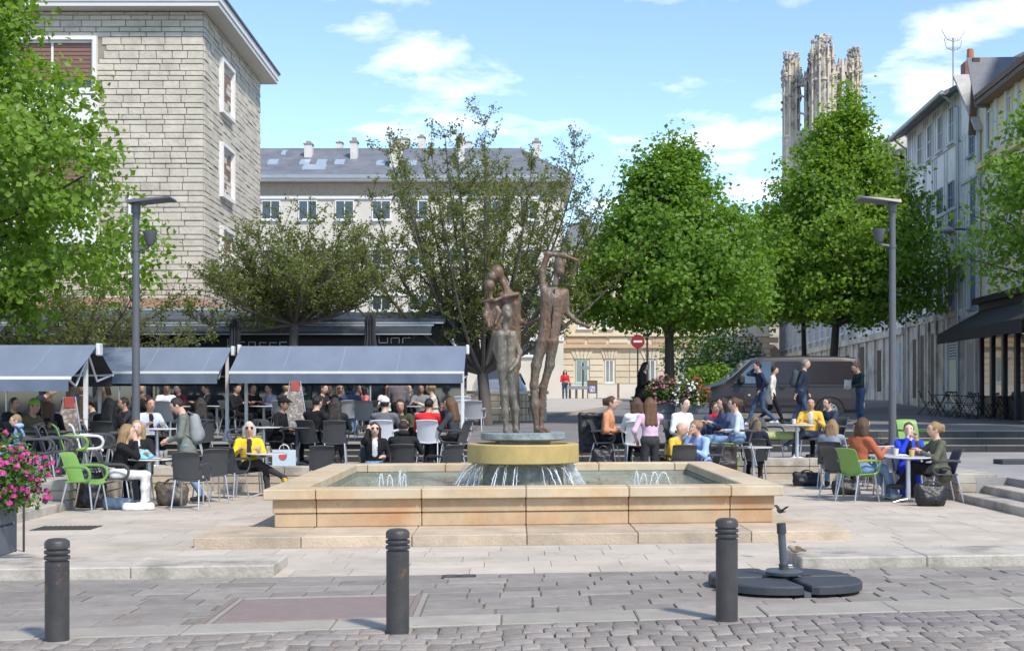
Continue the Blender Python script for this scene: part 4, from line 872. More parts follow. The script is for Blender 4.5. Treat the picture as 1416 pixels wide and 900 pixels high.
# ================================================================ trees and plants
def unit(a): return a / np.maximum(np.linalg.norm(a, axis=1, keepdims=True), 1e-9)
def leaf_mesh(name, P, size, mt, outward=None, upb=.6, fold=.18, wide=.42):
    """one folded leaf at each point of P"""
    n = len(P); d = unit(rng.normal(size=(n, 3)) * np.array([1, 1, .8]) + np.array([0, 0, -.25]))
    nr_ = rng.normal(size=(n, 3)) * .55 + np.array([0, 0, upb])
    if outward is not None: nr_ = nr_ + outward * .9
    nr_ = unit(nr_ - d * (nr_ * d).sum(1, keepdims=True)); s = np.cross(d, nr_)
    L = (size * rng.uniform(.65, 1.25, n))[:, None]; W = L * wide
    V = np.empty((n, 4, 3)); V[:, 0] = P; V[:, 1] = P + d * L * .5 + s * W + nr_ * L * fold; V[:, 2] = P + d * L; V[:, 3] = P + d * L * .5 - s * W + nr_ * L * fold
    me = bpy.data.meshes.new(name); me.vertices.add(n * 4); me.vertices.foreach_set('co', V.ravel())
    b = (np.arange(n) * 4)[:, None]; T_ = np.concatenate([b + np.array([[0, 1, 2]]), b + np.array([[0, 2, 3]])], 1).ravel()
    me.loops.add(n * 6); me.loops.foreach_set('vertex_index', T_); me.polygons.add(n * 2); me.polygons.foreach_set('loop_start', np.arange(n * 2) * 3)
    me.materials.append(mt); me.update(calc_edges=True); me.validate(); return me
M_lime = leafmat('lime_leaf', (.125, .225, .03), (.175, .295, .04), (.235, .36, .055), .5)
M_lime2 = leafmat('dark_lime_leaf', (.105, .205, .03), (.145, .265, .036), (.195, .325, .05), .5)
M_prun = leafmat('bronze_leaf', (.12, .15, .045), (.17, .21, .06), (.22, .25, .09), .5)
M_bark = mat('bark', (.075, .062, .05), .9, 0, .3, 6, .9, 18, stretch=(1, 1, .25)); M_barkg = mat('grey_bark', (.105, .09, .078), .9, 0, .3, 6, .9, 14, stretch=(1, 1, .3))
def bez(a, b, c, n): return [(Vector(a) * (1 - t) ** 2 + Vector(b) * 2 * t * (1 - t) + Vector(c) * t * t) for t in np.linspace(0, 1, n)]
def tree(label, base, top, env, nclump, nleaf, lsize, mt, tr=.16, z0=None, seed=1, group='trees round the square', name='lime_tree', lean=0, sig=.26):
    """env: list of (z above base, radius). A trunk, rising limbs and leaf clumps borne on the limbs"""
    r = random.Random(seed); o = empty(name, base, 0, label, 'tree', group)
    zs = [e[0] for e in env]; rs = [e[1] for e in env]
    def rad(z): return float(np.interp(z, zs, rs))
    H = top; m = MB(); z0 = z0 or zs[0] * .8
    m.tube([(lean * t + .05 * math.sin(t * 5 + seed), .05 * math.cos(t * 4), H * .93 * t - (.3 if t == 0 else 0)) for t in np.linspace(0, 1, 12)], [max(.012, tr * (1.25 if t == 0 else 1) * (1 - t * .95) ** .8) for t in np.linspace(0, 1, 12)], 10)
    cl = []; nl = int(26 + H * 2)
    for i in range(nl):
        t = i / nl; zb = z0 + (H * .86 - z0) * t ** 1.45; w = i * 2.4 + r.uniform(-.4, .4); ze = zb + (H - zb) * r.uniform(.12, .42) * (1 if t > .12 else .3)
        R_ = rad(min(ze, zs[-1])) * r.uniform(.8, 1.05); e = Vector((lean * zb / H + R_ * math.cos(w), R_ * math.sin(w), ze)); b = Vector((lean * zb / H, 0, zb))
        mid = b.lerp(e, .5) + Vector((r.uniform(-.2, .2), r.uniform(-.2, .2), r.uniform(.0, .35))); pts = bez(b, mid, e, 8); r0 = tr * (1 - zb / H) * .45 + .012
        m.tube(pts, [r0 * (1 - k / 8) + .005 for k in range(8)], 6, cap=False)
        for k in range(3, 8): cl.append(pts[k] + Vector((r.gauss(0, .15), r.gauss(0, .15), r.gauss(0, .1))))
        for k in range(3):
            j = r.randint(2, 6); q = pts[j]; d = Vector((r.gauss(0, 1), r.gauss(0, 1), r.gauss(.2, .5))).normalized() * r.uniform(.4, 1.0) * max(.22, min(1, R_ / 2.8))
            m.tube([q, q + d * .5 + Vector((0, 0, .05)), q + d], [.014, .009, .004], 5, cap=False); cl += [q + d, q + d * .6]
    m.build('trunk', M_bark, o, smooth=50, fix=False)
    while len(cl) < nclump:
        z = r.uniform(zs[0], zs[-1]); w = r.uniform(0, 2 * PI)
        if r.random() > (rad(z) / max(rs)) ** 1.4: continue
        q = rad(z) * r.random() ** .42 * (1 + .13 * math.sin(3 * w + z * 2.1 + seed) + .08 * math.sin(7 * w - z * 3)); cl.append(Vector((lean * z / H + q * math.cos(w), q * math.sin(w), z + r.gauss(0, .12))))
    r.shuffle(cl); C = np.array([tuple(c) for c in cl[:nclump]])
    idx = rng.integers(0, len(C), nleaf); off = rng.normal(size=(nleaf, 3)) * sig * np.array([1, 1, .62]); P = C[idx] + off
    cen = np.array([lean * .6, 0, (zs[0] + zs[-1]) * .45]); out = unit(P - cen)
    link('crown', leaf_mesh('crown', P, lsize, mt, out), o); return o
def prunus(label, base, spec, nleaf, lsize, seed, spread, H, tr=.13, ntw=5):
    """many upswept stems from a short trunk, thin twigs with spaced leaves"""
    r = random.Random(seed); o = empty('cherry_tree', base, 0, label, 'tree', 'trees round the square'); m = MB(); tw_ = []
    fork = spec.get('fork', 1.6); lean = spec.get('lean', 0)
    m.tube([(0, 0, -.3), (lean * .3, 0, fork * .5), (lean, 0, fork)], [tr * 1.3, tr, tr * .9], 10)
    f = Vector((lean, 0, fork - .05)); ns = spec.get('stems', 9)
    for i in range(ns):
        w = 2.4 * i + r.uniform(-.25, .25); q = spread * math.sqrt((i + .5) / ns) * r.uniform(.85, 1.05); top = H * r.uniform(.72, 1.0) * (1 - .38 * (q / spread) ** 2)
        e = Vector((lean + q * math.cos(w), q * math.sin(w) * .8, top)); mid = f.lerp(e, .45) + Vector((math.cos(w) * q * .22, math.sin(w) * q * .2, -.12 * H * r.random())); pts = bez(f, mid, e, 12)
        m.tube(pts, [tr * .38 * (1 - k / 12) ** 1.1 + .006 for k in range(12)], 6, cap=False)
        for k in range(3, 12):
            for _ in range(ntw):
                d = Vector((r.gauss(0, .8), r.gauss(0, .8), r.uniform(.05, 1.1))).normalized() * r.uniform(.45, 1.35) * (1.15 - k / 22); a = pts[k]
                if spec.get('droop') and r.random() < .4: d.z *= -.2
                b = a + d * .55 + Vector((0, 0, .04)); c = a + d + Vector((0, 0, .12)); m.tube([a, b, c], [.011, .007, .003], 4, cap=False); tw_ += [(a, b), (b, c), (b, c)]
                if r.random() < .5:
                    d2 = Vector((r.gauss(0, .6), r.gauss(0, .6), r.uniform(.2, 1))).normalized() * r.uniform(.25, .6); m.tube([b, b + d2], [.006, .002], 4, cap=False); tw_.append((b, b + d2))
        m2 = e + Vector((r.uniform(-.1, .25) * math.cos(w), 0, r.uniform(.2, .8))); m.tube([e, m2], [.008, .002], 4, cap=False); tw_ += [(e, m2)] * 2
    m.build('trunk', M_barkg, o, smooth=50, fix=False)
    A = np.array([tuple(a) for a, b in tw_]); B = np.array([tuple(b) for a, b in tw_]); i = rng.integers(0, len(A), nleaf); t = rng.uniform(.1, 1.02, (nleaf, 1)); P = A[i] + (B[i] - A[i]) * t + rng.normal(size=(nleaf, 3)) * .035
    link('crown', leaf_mesh('crown', P, lsize, M_prun, None, .7, .12, .3), o); return o
tree('dark green rounded lime tree above the flower planters', (4.63, 40, .9), 8.9, [(2.85, 1.3), (3.2, 2.7), (3.9, 3.1), (5.1, 2.7), (6.2, 1.8), (7.2, 1.1), (8.1, .5), (8.9, .05)], 1150, 38000, .145, M_lime2, .17, 2.7, 3)
tree('tall lime tree in front of the church tower', (11.65, 50, 1.15), 12.2, [(3.2, 1.2), (3.6, 3.2), (4.6, 4.0), (6.6, 3.5), (8.2, 2.4), (9.6, 1.4), (10.8, .65), (12.1, .05)], 1300, 48000, .165, M_lime, .17, 3.1, 5, lean=.5)
tree('slimmer lime tree with black trunk left of the tall one', (xof(1112, 52), 52, 1.2), 8.2, [(3.5, .6), (4.2, 2.0), (5.6, 2.1), (7, 1.4), (8.1, .2)], 520, 12000, .15, M_lime2, .12, 3.3, 8)
tree('bright green tree reaching in over the left terrace', (-11.6, 26, .38), 11.5, [(2.9, 1.0), (3.5, 3.8), (4.5, 4.95), (5.6, 4.6), (6.5, 3.8), (7.4, 3.1), (8.8, 2.5), (10.2, 1.6), (11.4, .4)], 900, 70000, .14, M_lime, .24, 2.4, 11, sig=.27)
tree('green tree whose branches enter at the right edge', (13.7, 32, .4), 9.2, [(3.5, .8), (4.2, 2.6), (5.2, 3.2), (6.4, 3.0), (7.6, 2.3), (9.1, .3)], 620, 26000, .135, M_lime2, .18, 3.0, 14)
prunus('spreading cherry tree with bronze leaves over the bar awning', (xof(402, 34.6), 34.6, .76), dict(fork=2.8, stems=28, lean=.1), 30000, .085, 21, 3.0, 6.0, .12, 4)
prunus('large upswept cherry tree behind the sculpture', (xof(672, 37.5), 37.5, .85), dict(fork=1.5, stems=40, lean=-.1), 52000, .085, 22, 4.3, 8.8, .17, 4)
prunus('low dark cherry tree behind the left lamp post', (xof(95, 33), 33, .76), dict(fork=2.0, stems=15, lean=.2, droop=1), 9000, .09, 23, 3.4, 4.0, .12, 4)
def ball_points(n, rad, p=.38):
    d = unit(rng.normal(size=(n, 3))); r_ = rng.random((n, 1)) ** p; lump = 1 + .18 * np.sin(d[:, :1] * 5 + 1) * np.cos(d[:, 1:2] * 6) + .12 * np.sin(d[:, 2:3] * 9)
    return d * r_ * lump * np.array(rad)
def shrub(label, c, rad, nleaf, lsize, mt, flowers=(), name='shrub', cat='shrub', group=None, parts=0):
    o = empty(name, (c[0], c[1], c[2]), 0, label, cat, group); P = ball_points(nleaf, rad) + np.array([0, 0, rad[2] * .9]); keepz = P[:, 2] > -.05; P = P[keepz]
    link('foliage', leaf_mesh('foliage', P, lsize, mt, unit(P), .5), o)
    m = MB(); 
    for k in range(9):
        d = ball_points(1, rad)[0] * .8 + np.array([0, 0, rad[2] * .9]); m.tube([(0, 0, -.05), (d[0] * .4, d[1] * .4, d[2] * .6), tuple(d)], [.014, .009, .004], 5)
    m.build('stem', M_bark, o)
    for fm, n, sz, box in flowers:
        Q = ball_points(n * 6, rad, .12) + np.array([0, 0, rad[2] * .9]); 
        if box: Q = Q[(Q[:, 0] > box[0] * rad[0]) & (Q[:, 0] < box[1] * rad[0])]
        Q = Q[Q[:, 2] > .02]; Q = Q[:n]
        if parts:
            for q in Q: link('flower_head', FLOWER(fm, sz), o, tuple(q), rng.uniform(0, 6))
        else:
            b = MB()
            for q in Q: petals(b, Vector(q), sz)
            tag(b.build('blossom', fm, o, fix=False), kind='stuff')
    return o
def petals(b, q, sz):
    for k in range(9):
        d = Vector(rng.normal(size=3)).normalized(); d.z = abs(d.z) * .8; c = q + d * sz * .5; a = d.orthogonal().normalized() * sz * .42; e = d.cross(a).normalized() * sz * .42
        b.add([c - a, c - e * .9, c + a, c + e], [(0, 1, 2, 3)])
_FC = {}
def FLOWER(fm, sz):
    k = (fm.name, int(rng.integers(0, 4)))
    if k not in _FC: b = MB(); petals(b, Vector((0, 0, 0)), sz); petals(b, Vector((0, 0, sz * .2)), sz); _FC[k] = b.mesh('flower_head', fm)
    return _FC[k]
M_leafg = leafmat('garden_leaf', (.05, .11, .02), (.08, .17, .03), (.13, .24, .05)); M_leafy = leafmat('yellow_green_leaf', (.12, .22, .03), (.17, .29, .045), (.22, .34, .06))
M_mag = mat('magenta_petal', (.52, .045, .24), .6, 0, .25, 20, isl=.3); M_purp = mat('mauve_petal', (.30, .08, .17), .6, 0, .25, 20, isl=.3); M_wpet = mat('white_petal', (.72, .70, .66), .6, 0, .1, 20, isl=.1); M_redp = mat('red_petal', (.45, .05, .05), .6, 0, .2, 20, isl=.3)
def planter(label, x, y, z, w, d, h, group):
    o = empty('planter_box', (x, y, z), 0, label, 'planter', group); m = MB(); m.box(-w / 2 + .02, w / 2 - .02, -d / 2 + .02, d / 2 - .02, 0, h - .04); m.build('body', M_anth, o)
    n = max(2, round(h / .3))
    for k in range(n):
        s = MB(); s.cbox(-w / 2, w / 2, -d / 2, -d / 2 + .018, h * k / n + .012, h * (k + 1) / n - .012, .004); s.cbox(w / 2 - .018, w / 2, -d / 2 + .02, d / 2, h * k / n + .012, h * (k + 1) / n - .012, .004); s.build('panel', M_plant, o)
    s = MB(); s.cbox(-w / 2 - .01, w / 2 + .01, -d / 2 - .01, d / 2 + .01, h - .035, h, .005); s.build('rim', M_plant, o); return o
M_plant = mat('planter_grey', (.10, .115, .13), .6, 0, .1, 4)
GP = 'flower planters on the street'
for px, Y, w, lab in ((912, 38.6, .8, 'dark planter box beneath purple flowers beside the woman in black'), (955, 38.3, .95, 'dark planter box beneath white and red flowers before the van')):
    planter(lab, xof(px, Y), Y, street_h(Y), w, .6, .62, GP)
shrub('purple and mauve flowers spilling from the left street planter', (xof(918, 38.5), 38.5, street_h(38) + .5), (.5, .4, .42), 2200, .07, M_leafg, ((M_purp, 150, .085, None),), 'flower_bush', 'flowers', 'flowers in street planters')
shrub('white and red flowers spilling from the right street planter', (xof(955, 38.2), 38.2, street_h(38) + .45), (.55, .4, .42), 2200, .07, M_leafg, ((M_wpet, 80, .075, (-1, .35)), (M_redp, 60, .07, (.1, 1)), (M_purp, 40, .07, (-1, 0))), 'flower_bush', 'flowers', 'flowers in street planters')
shrub('yellow-green leafy bush beside the lime trunk', (xof(895, 41), 41, street_h(41) + .1), (.45, .4, .5), 1500, .11, M_leafy)
shrub('wide light green bush in front of the parked van bonnet', (xof(985, 46), 46, street_h(46)), (1.3, .8, .85), 7000, .12, M_leafy)
shrub('white blossoming bush behind the van windscreen', (xof(1010, 53), 53, street_h(53)), (1.7, 1.0, 1.5), 6000, .12, M_leafg, ((M_wpet, 700, .12, None),))
shrub('loose tall shrub growing between lime trunk and van', (xof(965, 50), 50, street_h(50)), (1.5, .8, 2.0), 3200, .12, M_leafg)
# pink flowers at the left edge
planter('tall grey slatted planter at the left edge', -5.60, 13.75, .11, 1.1, .5, .60, None)
fl = shrub('bush of pink flowers in the planter at the left edge', (-5.22, 13.75, .52), (.56, .42, .40), 2600, .055, M_leafg, ((M_mag, 240, .05, None),), 'flower_bush', 'flowers', None, parts=1)
st = empty('plant_stake', (-5.42, 15.0, .0), 0, 'pair of thin dark stakes beside the pink flowers', 'stake')
for dx in (0, .09): m = MB(); m.tube([(dx, 0, 0), (dx, 0, .62 - dx)], .013, 6); m.build('rod', M_iron, st)
# ================================================================ smooth bodies: blended primitives meshed as one surface
def V3(*a): return np.array(a, float)
class Prim:
    __slots__ = ('k', 'a', 'b', 'ra', 'rb', 'Rm', 't', 'lo', 'hi')
def cap(a, b, ra, rb, t):
    p = Prim(); p.k = 'c'; p.a = np.array(a, float); p.b = np.array(b, float); p.ra = ra; p.rb = rb; p.t = t
    m = max(ra, rb); p.lo = np.minimum(p.a, p.b) - m; p.hi = np.maximum(p.a, p.b) + m; return p
def ell(c, r, t, Rm=None):
    p = Prim(); p.k = 'e'; p.a = np.array(c, float); p.ra = np.array(r, float); p.t = t; p.Rm = np.eye(3) if Rm is None else Rm
    m = np.abs(p.Rm) @ p.ra; p.lo = p.a - m; p.hi = p.a + m; return p
def pdist(p, X):
    if p.k == 'c':
        ab = p.b - p.a; L2 = max(ab @ ab, 1e-12); w = X - p.a; t = np.clip((w @ ab) / L2, 0, 1)
        return np.sqrt(((w - t[..., None] * ab) ** 2).sum(-1)) - (p.ra + (p.rb - p.ra) * t)
    q = (X - p.a) @ p.Rm; k0 = np.sqrt(((q / p.ra) ** 2).sum(-1)); k1 = np.sqrt(((q / p.ra ** 2) ** 2).sum(-1)); return k0 * (k0 - 1) / np.maximum(k1, 1e-9)
def sdf_mesh(prims, vox=.022, k=60., cut=None):
    """smooth union of prims -> (verts, quads, tag of each quad) by surface nets"""
    mg = .09; lo = np.min([p.lo for p in prims], 0) - 3 * vox - .02; hi = np.max([p.hi for p in prims], 0) + 3 * vox + .02
    n = np.ceil((hi - lo) / vox).astype(int) + 1; S = np.zeros(n)
    ax = [lo[i] + vox * np.arange(n[i]) for i in range(3)]
    for p in prims:
        i0 = np.clip(((p.lo - mg - lo) / vox).astype(int), 0, n - 1); i1 = np.clip(np.ceil((p.hi + mg - lo) / vox).astype(int) + 1, 1, n)
        X = np.stack(np.meshgrid(ax[0][i0[0]:i1[0]], ax[1][i0[1]:i1[1]], ax[2][i0[2]:i1[2]], indexing='ij'), -1)
        S[i0[0]:i1[0], i0[1]:i1[1], i0[2]:i1[2]] += np.exp(-k * np.clip(pdist(p, X), -.2, 1))
    D = -np.log(np.maximum(S, 1e-5)) / k
    if cut is not None:
        X = np.stack(np.meshgrid(*ax, indexing='ij'), -1); D = np.maximum(D, cut(X))
    ins = D < 0; c = ins[:-1, :-1, :-1].astype(int); acc = np.zeros(c.shape + (3,)); cnt = np.zeros(c.shape); sh = np.array(c.shape)
    offs = [(a, b, d) for a in (0, 1) for b in (0, 1) for d in (0, 1)]
    for A in offs:
        for d in range(3):
            if A[d]: continue
            B = list(A); B[d] = 1; sa = tuple(slice(A[i], A[i] + sh[i]) for i in range(3)); sb_ = tuple(slice(B[i], B[i] + sh[i]) for i in range(3))
            da, db = D[sa], D[sb_]; x = (da < 0) != (db < 0); t = np.where(x, da / np.where(x, da - db, 1), 0)
            for i in range(3): acc[..., i] += np.where(x, A[i] + (t if i == d else 0), 0)
            cnt += x
    act = cnt > 0; idx = -np.ones(c.shape, int); idx[act] = np.arange(act.sum())
    cell = np.argwhere(act); V = lo + vox * (cell + acc[act] / cnt[act][:, None]); Fs = []
    for d in range(3):
        u, v = [(1, 2), (2, 0), (0, 1)][d]
        s0 = [slice(1, -1)] * 3; s0[d] = slice(0, -1); s1 = list(s0); s1[d] = slice(1, None)
        a, b = ins[tuple(s0)], ins[tuple(s1)]; e = np.argwhere(a != b)
        if not len(e): continue
        fl = a[tuple(e.T)]; g = e + np.array([0 if i == d else 1 for i in range(3)])
        q = []
        for du, dv in ((-1, -1), (0, -1), (0, 0), (-1, 0)):
            h = g.copy(); h[:, u] += du; h[:, v] += dv; q.append(idx[tuple(h.T)])
        q = np.stack(q, 1); q[~fl] = q[~fl][:, ::-1]; Fs.append(q)
    Fq = np.concatenate(Fs); cen = V[Fq].mean(1); best = np.full(len(cen), 9.); tg = np.zeros(len(cen), int)
    for p in prims:
        dd = pdist(p, cen) - (.002 if p.t in (4, 5) else 0); w = dd < best; best[w] = dd[w]; tg[w] = p.t
    return V, Fq, tg
def mesh_from(name, V, Fq, tg, mats, extra=None, smooth=True):
    vs = V.tolist(); fs = Fq.tolist(); mi = list(tg)
    if extra: n = len(vs); vs += extra.v; fs += [[n + i for i in f] for f in extra.f]; mi += extra.m
    me = bpy.data.meshes.new(name); me.from_pydata(vs, [], fs)
    for m in mats: me.materials.append(m)
    me.polygons.foreach_set('material_index', np.array(mi, dtype=np.int32)); me.polygons.foreach_set('use_smooth', [smooth] * len(fs)); me.update(); return me
def rx(a): c, s = math.cos(a), math.sin(a); return np.array([[1, 0, 0], [0, c, -s], [0, s, c]])
def rz3(a): c, s = math.cos(a), math.sin(a); return np.array([[c, -s, 0], [s, c, 0], [0, 0, 1]])
def ik(S, Hn, l1, l2, hint):
    d = Hn - S; L = np.linalg.norm(d); mxl = (l1 + l2) * .985
    if L > mxl: Hn = S + d / L * mxl; d = Hn - S; L = mxl
    a = (l1 * l1 - l2 * l2 + L * L) / (2 * L); h = math.sqrt(max(l1 * l1 - a * a, 1e-6)); u = d / L; hp = hint - u * (hint @ u); hp = hp / max(np.linalg.norm(hp), 1e-6); return S + u * a + hp * h, Hn
SKIN = {0: (.58, .36, .26), 1: (.48, .28, .19), 2: (.30, .17, .11), 3: (.64, .42, .33)}
M_eye = mat('eye_dark', (.02, .015, .012), .3); M_lip = mat('lips', (.40, .15, .13), .5)
def skinm(i): return mat('skin_%d' % i, SKIN[i], .5, 0, .06, 20, spec=.35)
HAIR = dict(black=(.012, .010, .010), dark=(.030, .020, .015), brown=(.085, .048, .026), chest=(.13, .065, .030), blond=(.42, .29, .13), fair=(.28, .18, .085), grey=(.22, .21, .20), white=(.55, .52, .46), ginger=(.30, .13, .05))
def hairm(c): return mat('hair_' + c, HAIR[c], .45, 0, .3, 30, .8, 60, stretch=(1.5, 1.5, .25), spec=.4)
HINT = {'out': .6}
def person(label, px, Y, z, face=0, pose='sit', hands='table', legs='norm', lean=.12, top=(.03, .03, .035), bot=(.03, .03, .04), shoe=(.03, .03, .03), skin=0, hair=('brown', 'short'), look=0., nod=0., sc=1., inner=None, short=False, coat=False, wide=1., group='people at the cafe tables', glasses=None, name='person', scarf=None, hat=None, X=None):
    """one person: a single continuous body mesh (skin, top, trousers, shoes) with hair, hat and glasses as children"""
    sit = pose == 'sit'; P = V3(0, 0, .50 if sit else .93); Rt = rx(lean); prims = []; w = wide
    def tq(x, y, zz): return P + Rt @ V3(x, y, zz)
    ti = 1
    prims += [ell(tq(0, .0, .02), (.168 * w, .125, .13), 2 if not coat else ti, Rt), ell(tq(0, 0, .17), (.148 * w, .108, .17), ti, Rt), ell(tq(0, -.005, .33), (.172 * w, .115, .17), ti, Rt), cap(tq(-.13 * w, .01, .44), tq(.13 * w, .01, .44), .062, .062, ti), cap(tq(0, 0, .46), tq(0, -.015, .55), .055, .05, 0)]
    if inner is not None: prims += [ell(tq(0, -.085, .33), (.05, .045, .16), 6, Rt)]
    nb = tq(0, -.02, .53); Rh = rz3(look) @ rx(lean * .35 + nod); hc = nb + Rh @ V3(0, -.02, .135)
    def hq(x, y, zz): return hc + Rh @ V3(x, y, zz)
    prims += [ell(hq(0, 0, .015), (.074, .093, .108), 0, Rh), ell(hq(0, -.03, -.05), (.056, .058, .062), 0, Rh), cap(hq(0, -.092, .012), hq(0, -.108, -.018), .011, .015, 0), cap(hq(-.077, .01, .01), hq(-.077, .012, -.02), .012, .010, 0), cap(hq(.077, .01, .01), hq(.077, .012, -.02), .012, .010, 0),
              ell(hq(0, -.06, .04), (.055, .035, .02), 0, Rh)]
    # legs
    hl = {-1: tq(-.085, 0, 0), 1: tq(.085, 0, 0)}
    if sit:
        K = {-1: V3(-.11, -.43, .50), 1: V3(.11, -.43, .50)}; A = {-1: V3(-.12, -.42, .085), 1: V3(.12, -.42, .085)}
        if legs == 'cross': K[1] = V3(-.02, -.44, .60); A[1] = V3(-.16, -.62, .27)
        if legs == 'ext': A = {-1: V3(-.12, -.68, .09), 1: V3(.10, -.74, .09)}
        if legs == 'back': A = {-1: V3(-.1, -.22, .085), 1: V3(.1, -.26, .085)}
        if legs == 'side2': K = {1: V3(.26, -.36, .50), -1: V3(.14, -.44, .58)}; A = {1: V3(.30, -.42, .09), -1: V3(.58, -.50, .30)}
        if legs == 'side': K = {-1: V3(-.30, -.34, .50), 1: V3(-.16, -.42, .56)}; A = {-1: V3(-.34, -.40, .09), 1: V3(-.52, -.52, .26)}
    else:
        K = {-1: V3(-.09, -.03, .49), 1: V3(.09, -.03, .49)}; A = {-1: V3(-.09, .02, .085), 1: V3(.10, .02, .085)}
        if legs == 'walk': K = {-1: V3(-.08, -.2, .50), 1: V3(.08, .02, .48)}; A = {-1: V3(-.08, -.34, .1), 1: V3(.08, .36, .15)}
        if legs == 'step': K = {-1: V3(-.08, -.12, .50), 1: V3(.08, .05, .49)}; A = {-1: V3(-.08, -.16, .09), 1: V3(.08, .24, .12)}
    for s in (-1, 1):
        tz = 2
        prims += [cap(hl[s], K[s], .086 * (.9 + .1 * w), .06, tz), cap(K[s], K[s] + (A[s] - K[s]) * .45, .057, .052, tz), cap(K[s] + (A[s] - K[s]) * .45, A[s] + V3(0, 0, .02), .052, .044 if bot is not None else .03, tz)]
        d = A[s] - K[s]; f = V3(0, -1, 0); f = f if abs(d[2]) > .2 else V3(0, -.5, .8); up = .0
        toe = A[s] + V3(0, -.15, -.045 + (0.02 if A[s][2] > .2 else 0)); heel = A[s] + V3(0, .035, -.035)
        prims += [cap(heel, toe, .040, .036, 3), cap(A[s], heel, .04, .038, 3)]
    if coat: prims += [ell(P + V3(0, .01, -.10), (.185 * w, .15, .24), ti)] if not sit else [ell(P + V3(0, .06, -.06), (.18 * w, .11, .15), ti), ell(P + V3(0, -.13, .03), (.16 * w, .16, .09), ti)]
    if legs == 'skirt': prims += [cap(P + V3(0, 0, -.02), V3(0, 0, .18), .15, .24, 2)]
    # arms
    hs = {}; tab = .80
    HT = {'table': (V3(-.16, -.40, .80), V3(.13, -.42, .80)), 'lap': (V3(-.10, -.26, .66), V3(.08, -.28, .66)), 'chin': (V3(-.02, -.17, 1.02), V3(.12, -.38, .79)), 'head': (V3(-.12, -.09, 1.16), V3(.14, -.28, .68)), 'phone': (V3(-.05, -.34, .92), V3(.06, -.33, .90)), 'rest': (V3(-.26, -.22, .72), V3(.26, -.22, .72)), 'cross': (V3(.05, -.24, .78), V3(-.05, -.26, .76)), 'drink': (V3(-.05, -.22, .98), V3(.14, -.4, .8)), 'talk': (V3(-.10, -.36, 1.0), V3(.14, -.38, .82)), 'reach': (V3(-.22, -.50, .82), V3(.12, -.42, .80)),
          'side': (V3(-.25, -.02, .62), V3(.25, -.02, .62)), 'swing': (V3(-.22, .18, .70), V3(.22, -.22, .72)), 'ear': (V3(-.10, -.05, 1.50), V3(.22, -.10, .95)), 'read': (V3(-.07, -.33, 1.08), V3(.08, -.33, 1.06)), 'look': (V3(-.06, -.30, 1.02), V3(.08, -.28, 1.0)), 'hold': (V3(-.05, -.28, 1.18), V3(.10, -.22, 1.12))}[hands]
    HT = {'chin': (hq(-.02, -.13, -.12), HT[1]), 'head': (hq(-.115, -.03, .0), HT[1]), 'ear': (hq(-.10, -.01, -.03), HT[1]), 'drink': (hq(-.03, -.17, -.09), HT[1])}.get(hands, HT)
    for s, T0 in ((-1, HT[0]), (1, HT[1])):
        S_ = tq(s * .185 * w, .01, .435); E, Hn = ik(S_, T0.copy(), .285, .265, V3(s * .55, .35, -.8) if T0[2] < S_[2] - .05 else V3(s * .3, -.35, -.9)); at_ = ti
        prims += [cap(S_, E, .060, .048, at_), cap(E, E + (Hn - E) * (.12 if short else .86), .046, .034 if not short else .044, at_)]
        if short: prims += [cap(E, Hn, .036, .027, 0)]
        dr = (Hn - E) / max(np.linalg.norm(Hn - E), 1e-6); prims += [cap(Hn, Hn + dr * .075, .028, .030, 0)]; hs[s] = (Hn + dr * .075, dr)
    if scarf: prims += [ell(tq(0, -.02, .50), (.10, .095, .055), 7, Rt)]
    near = Y < 30; V, Fq, tg = sdf_mesh(prims, .019 if near else .026, 62)
    # wrinkles in the clothes
    seed = len(label) * 1.7 + px; dis = np.array([mnoise.noise(Vector((v[0] * 11 + seed, v[1] * 11, v[2] * 13))) for v in V]) * .006; ctr = np.array([0, 0, P[2] + .2]); vt = np.zeros(len(V), int); vt[Fq.ravel()] = np.repeat(tg, 4); dis[(vt == 0) | (vt == 4) | (vt == 5)] = 0
    nrm = np.zeros_like(V); fn_ = np.cross(V[Fq[:, 2]] - V[Fq[:, 0]], V[Fq[:, 3]] - V[Fq[:, 1]])
    for j in range(4): np.add.at(nrm, Fq[:, j], fn_)
    V = V + unit(nrm) * dis[:, None]
    ex = MB(); ex.mi = 4; rr = lambda a: tuple(hq(*a))
    for sx in (-1, 1):
        ex.tube([rr((sx * .031, -.088, .018)), rr((sx * .031, -.104, .017))], [.012, .007], 6, flat=.7); ex.tube([rr((sx * .016, -.104, .036)), rr((sx * .044, -.094, .036))], [.005, .004], 4)
    ex.mi = 5; ex.tube([rr((-.022, -.092, -.054)), rr((0, -.104, -.053)), rr((.022, -.092, -.054))], [.005, .008, .005], 5); ex.mi = 0
    for s in (-1, 1):                                # fingers: four unequal ones and a thumb, gently curled
        hp, dr = hs[s]; a = np.cross(dr, V3(0, 0, 1)); a = a / max(np.linalg.norm(a), 1e-6) if np.linalg.norm(a) > .1 else V3(1, 0, 0); nn = np.cross(a, dr); nn = nn if nn[2] < 0 else -nn
        for j, (o_, ln) in enumerate(((-.026, .062), (-.009, .072), (.009, .068), (.025, .052))):
            b0 = hp + a * o_ * .9 + dr * .012; ex.tube([b0, b0 + dr * ln * .5 + nn * .008, b0 + dr * ln * .85 + nn * .03], [.0095, .0085, .006], 5)
        b0 = hp - dr * .05 + a * .03 * -s; ex.tube([b0, b0 + a * .03 * -s + dr * .025, b0 + a * .035 * -s + dr * .055 + nn * .012], [.011, .0095, .007], 5)
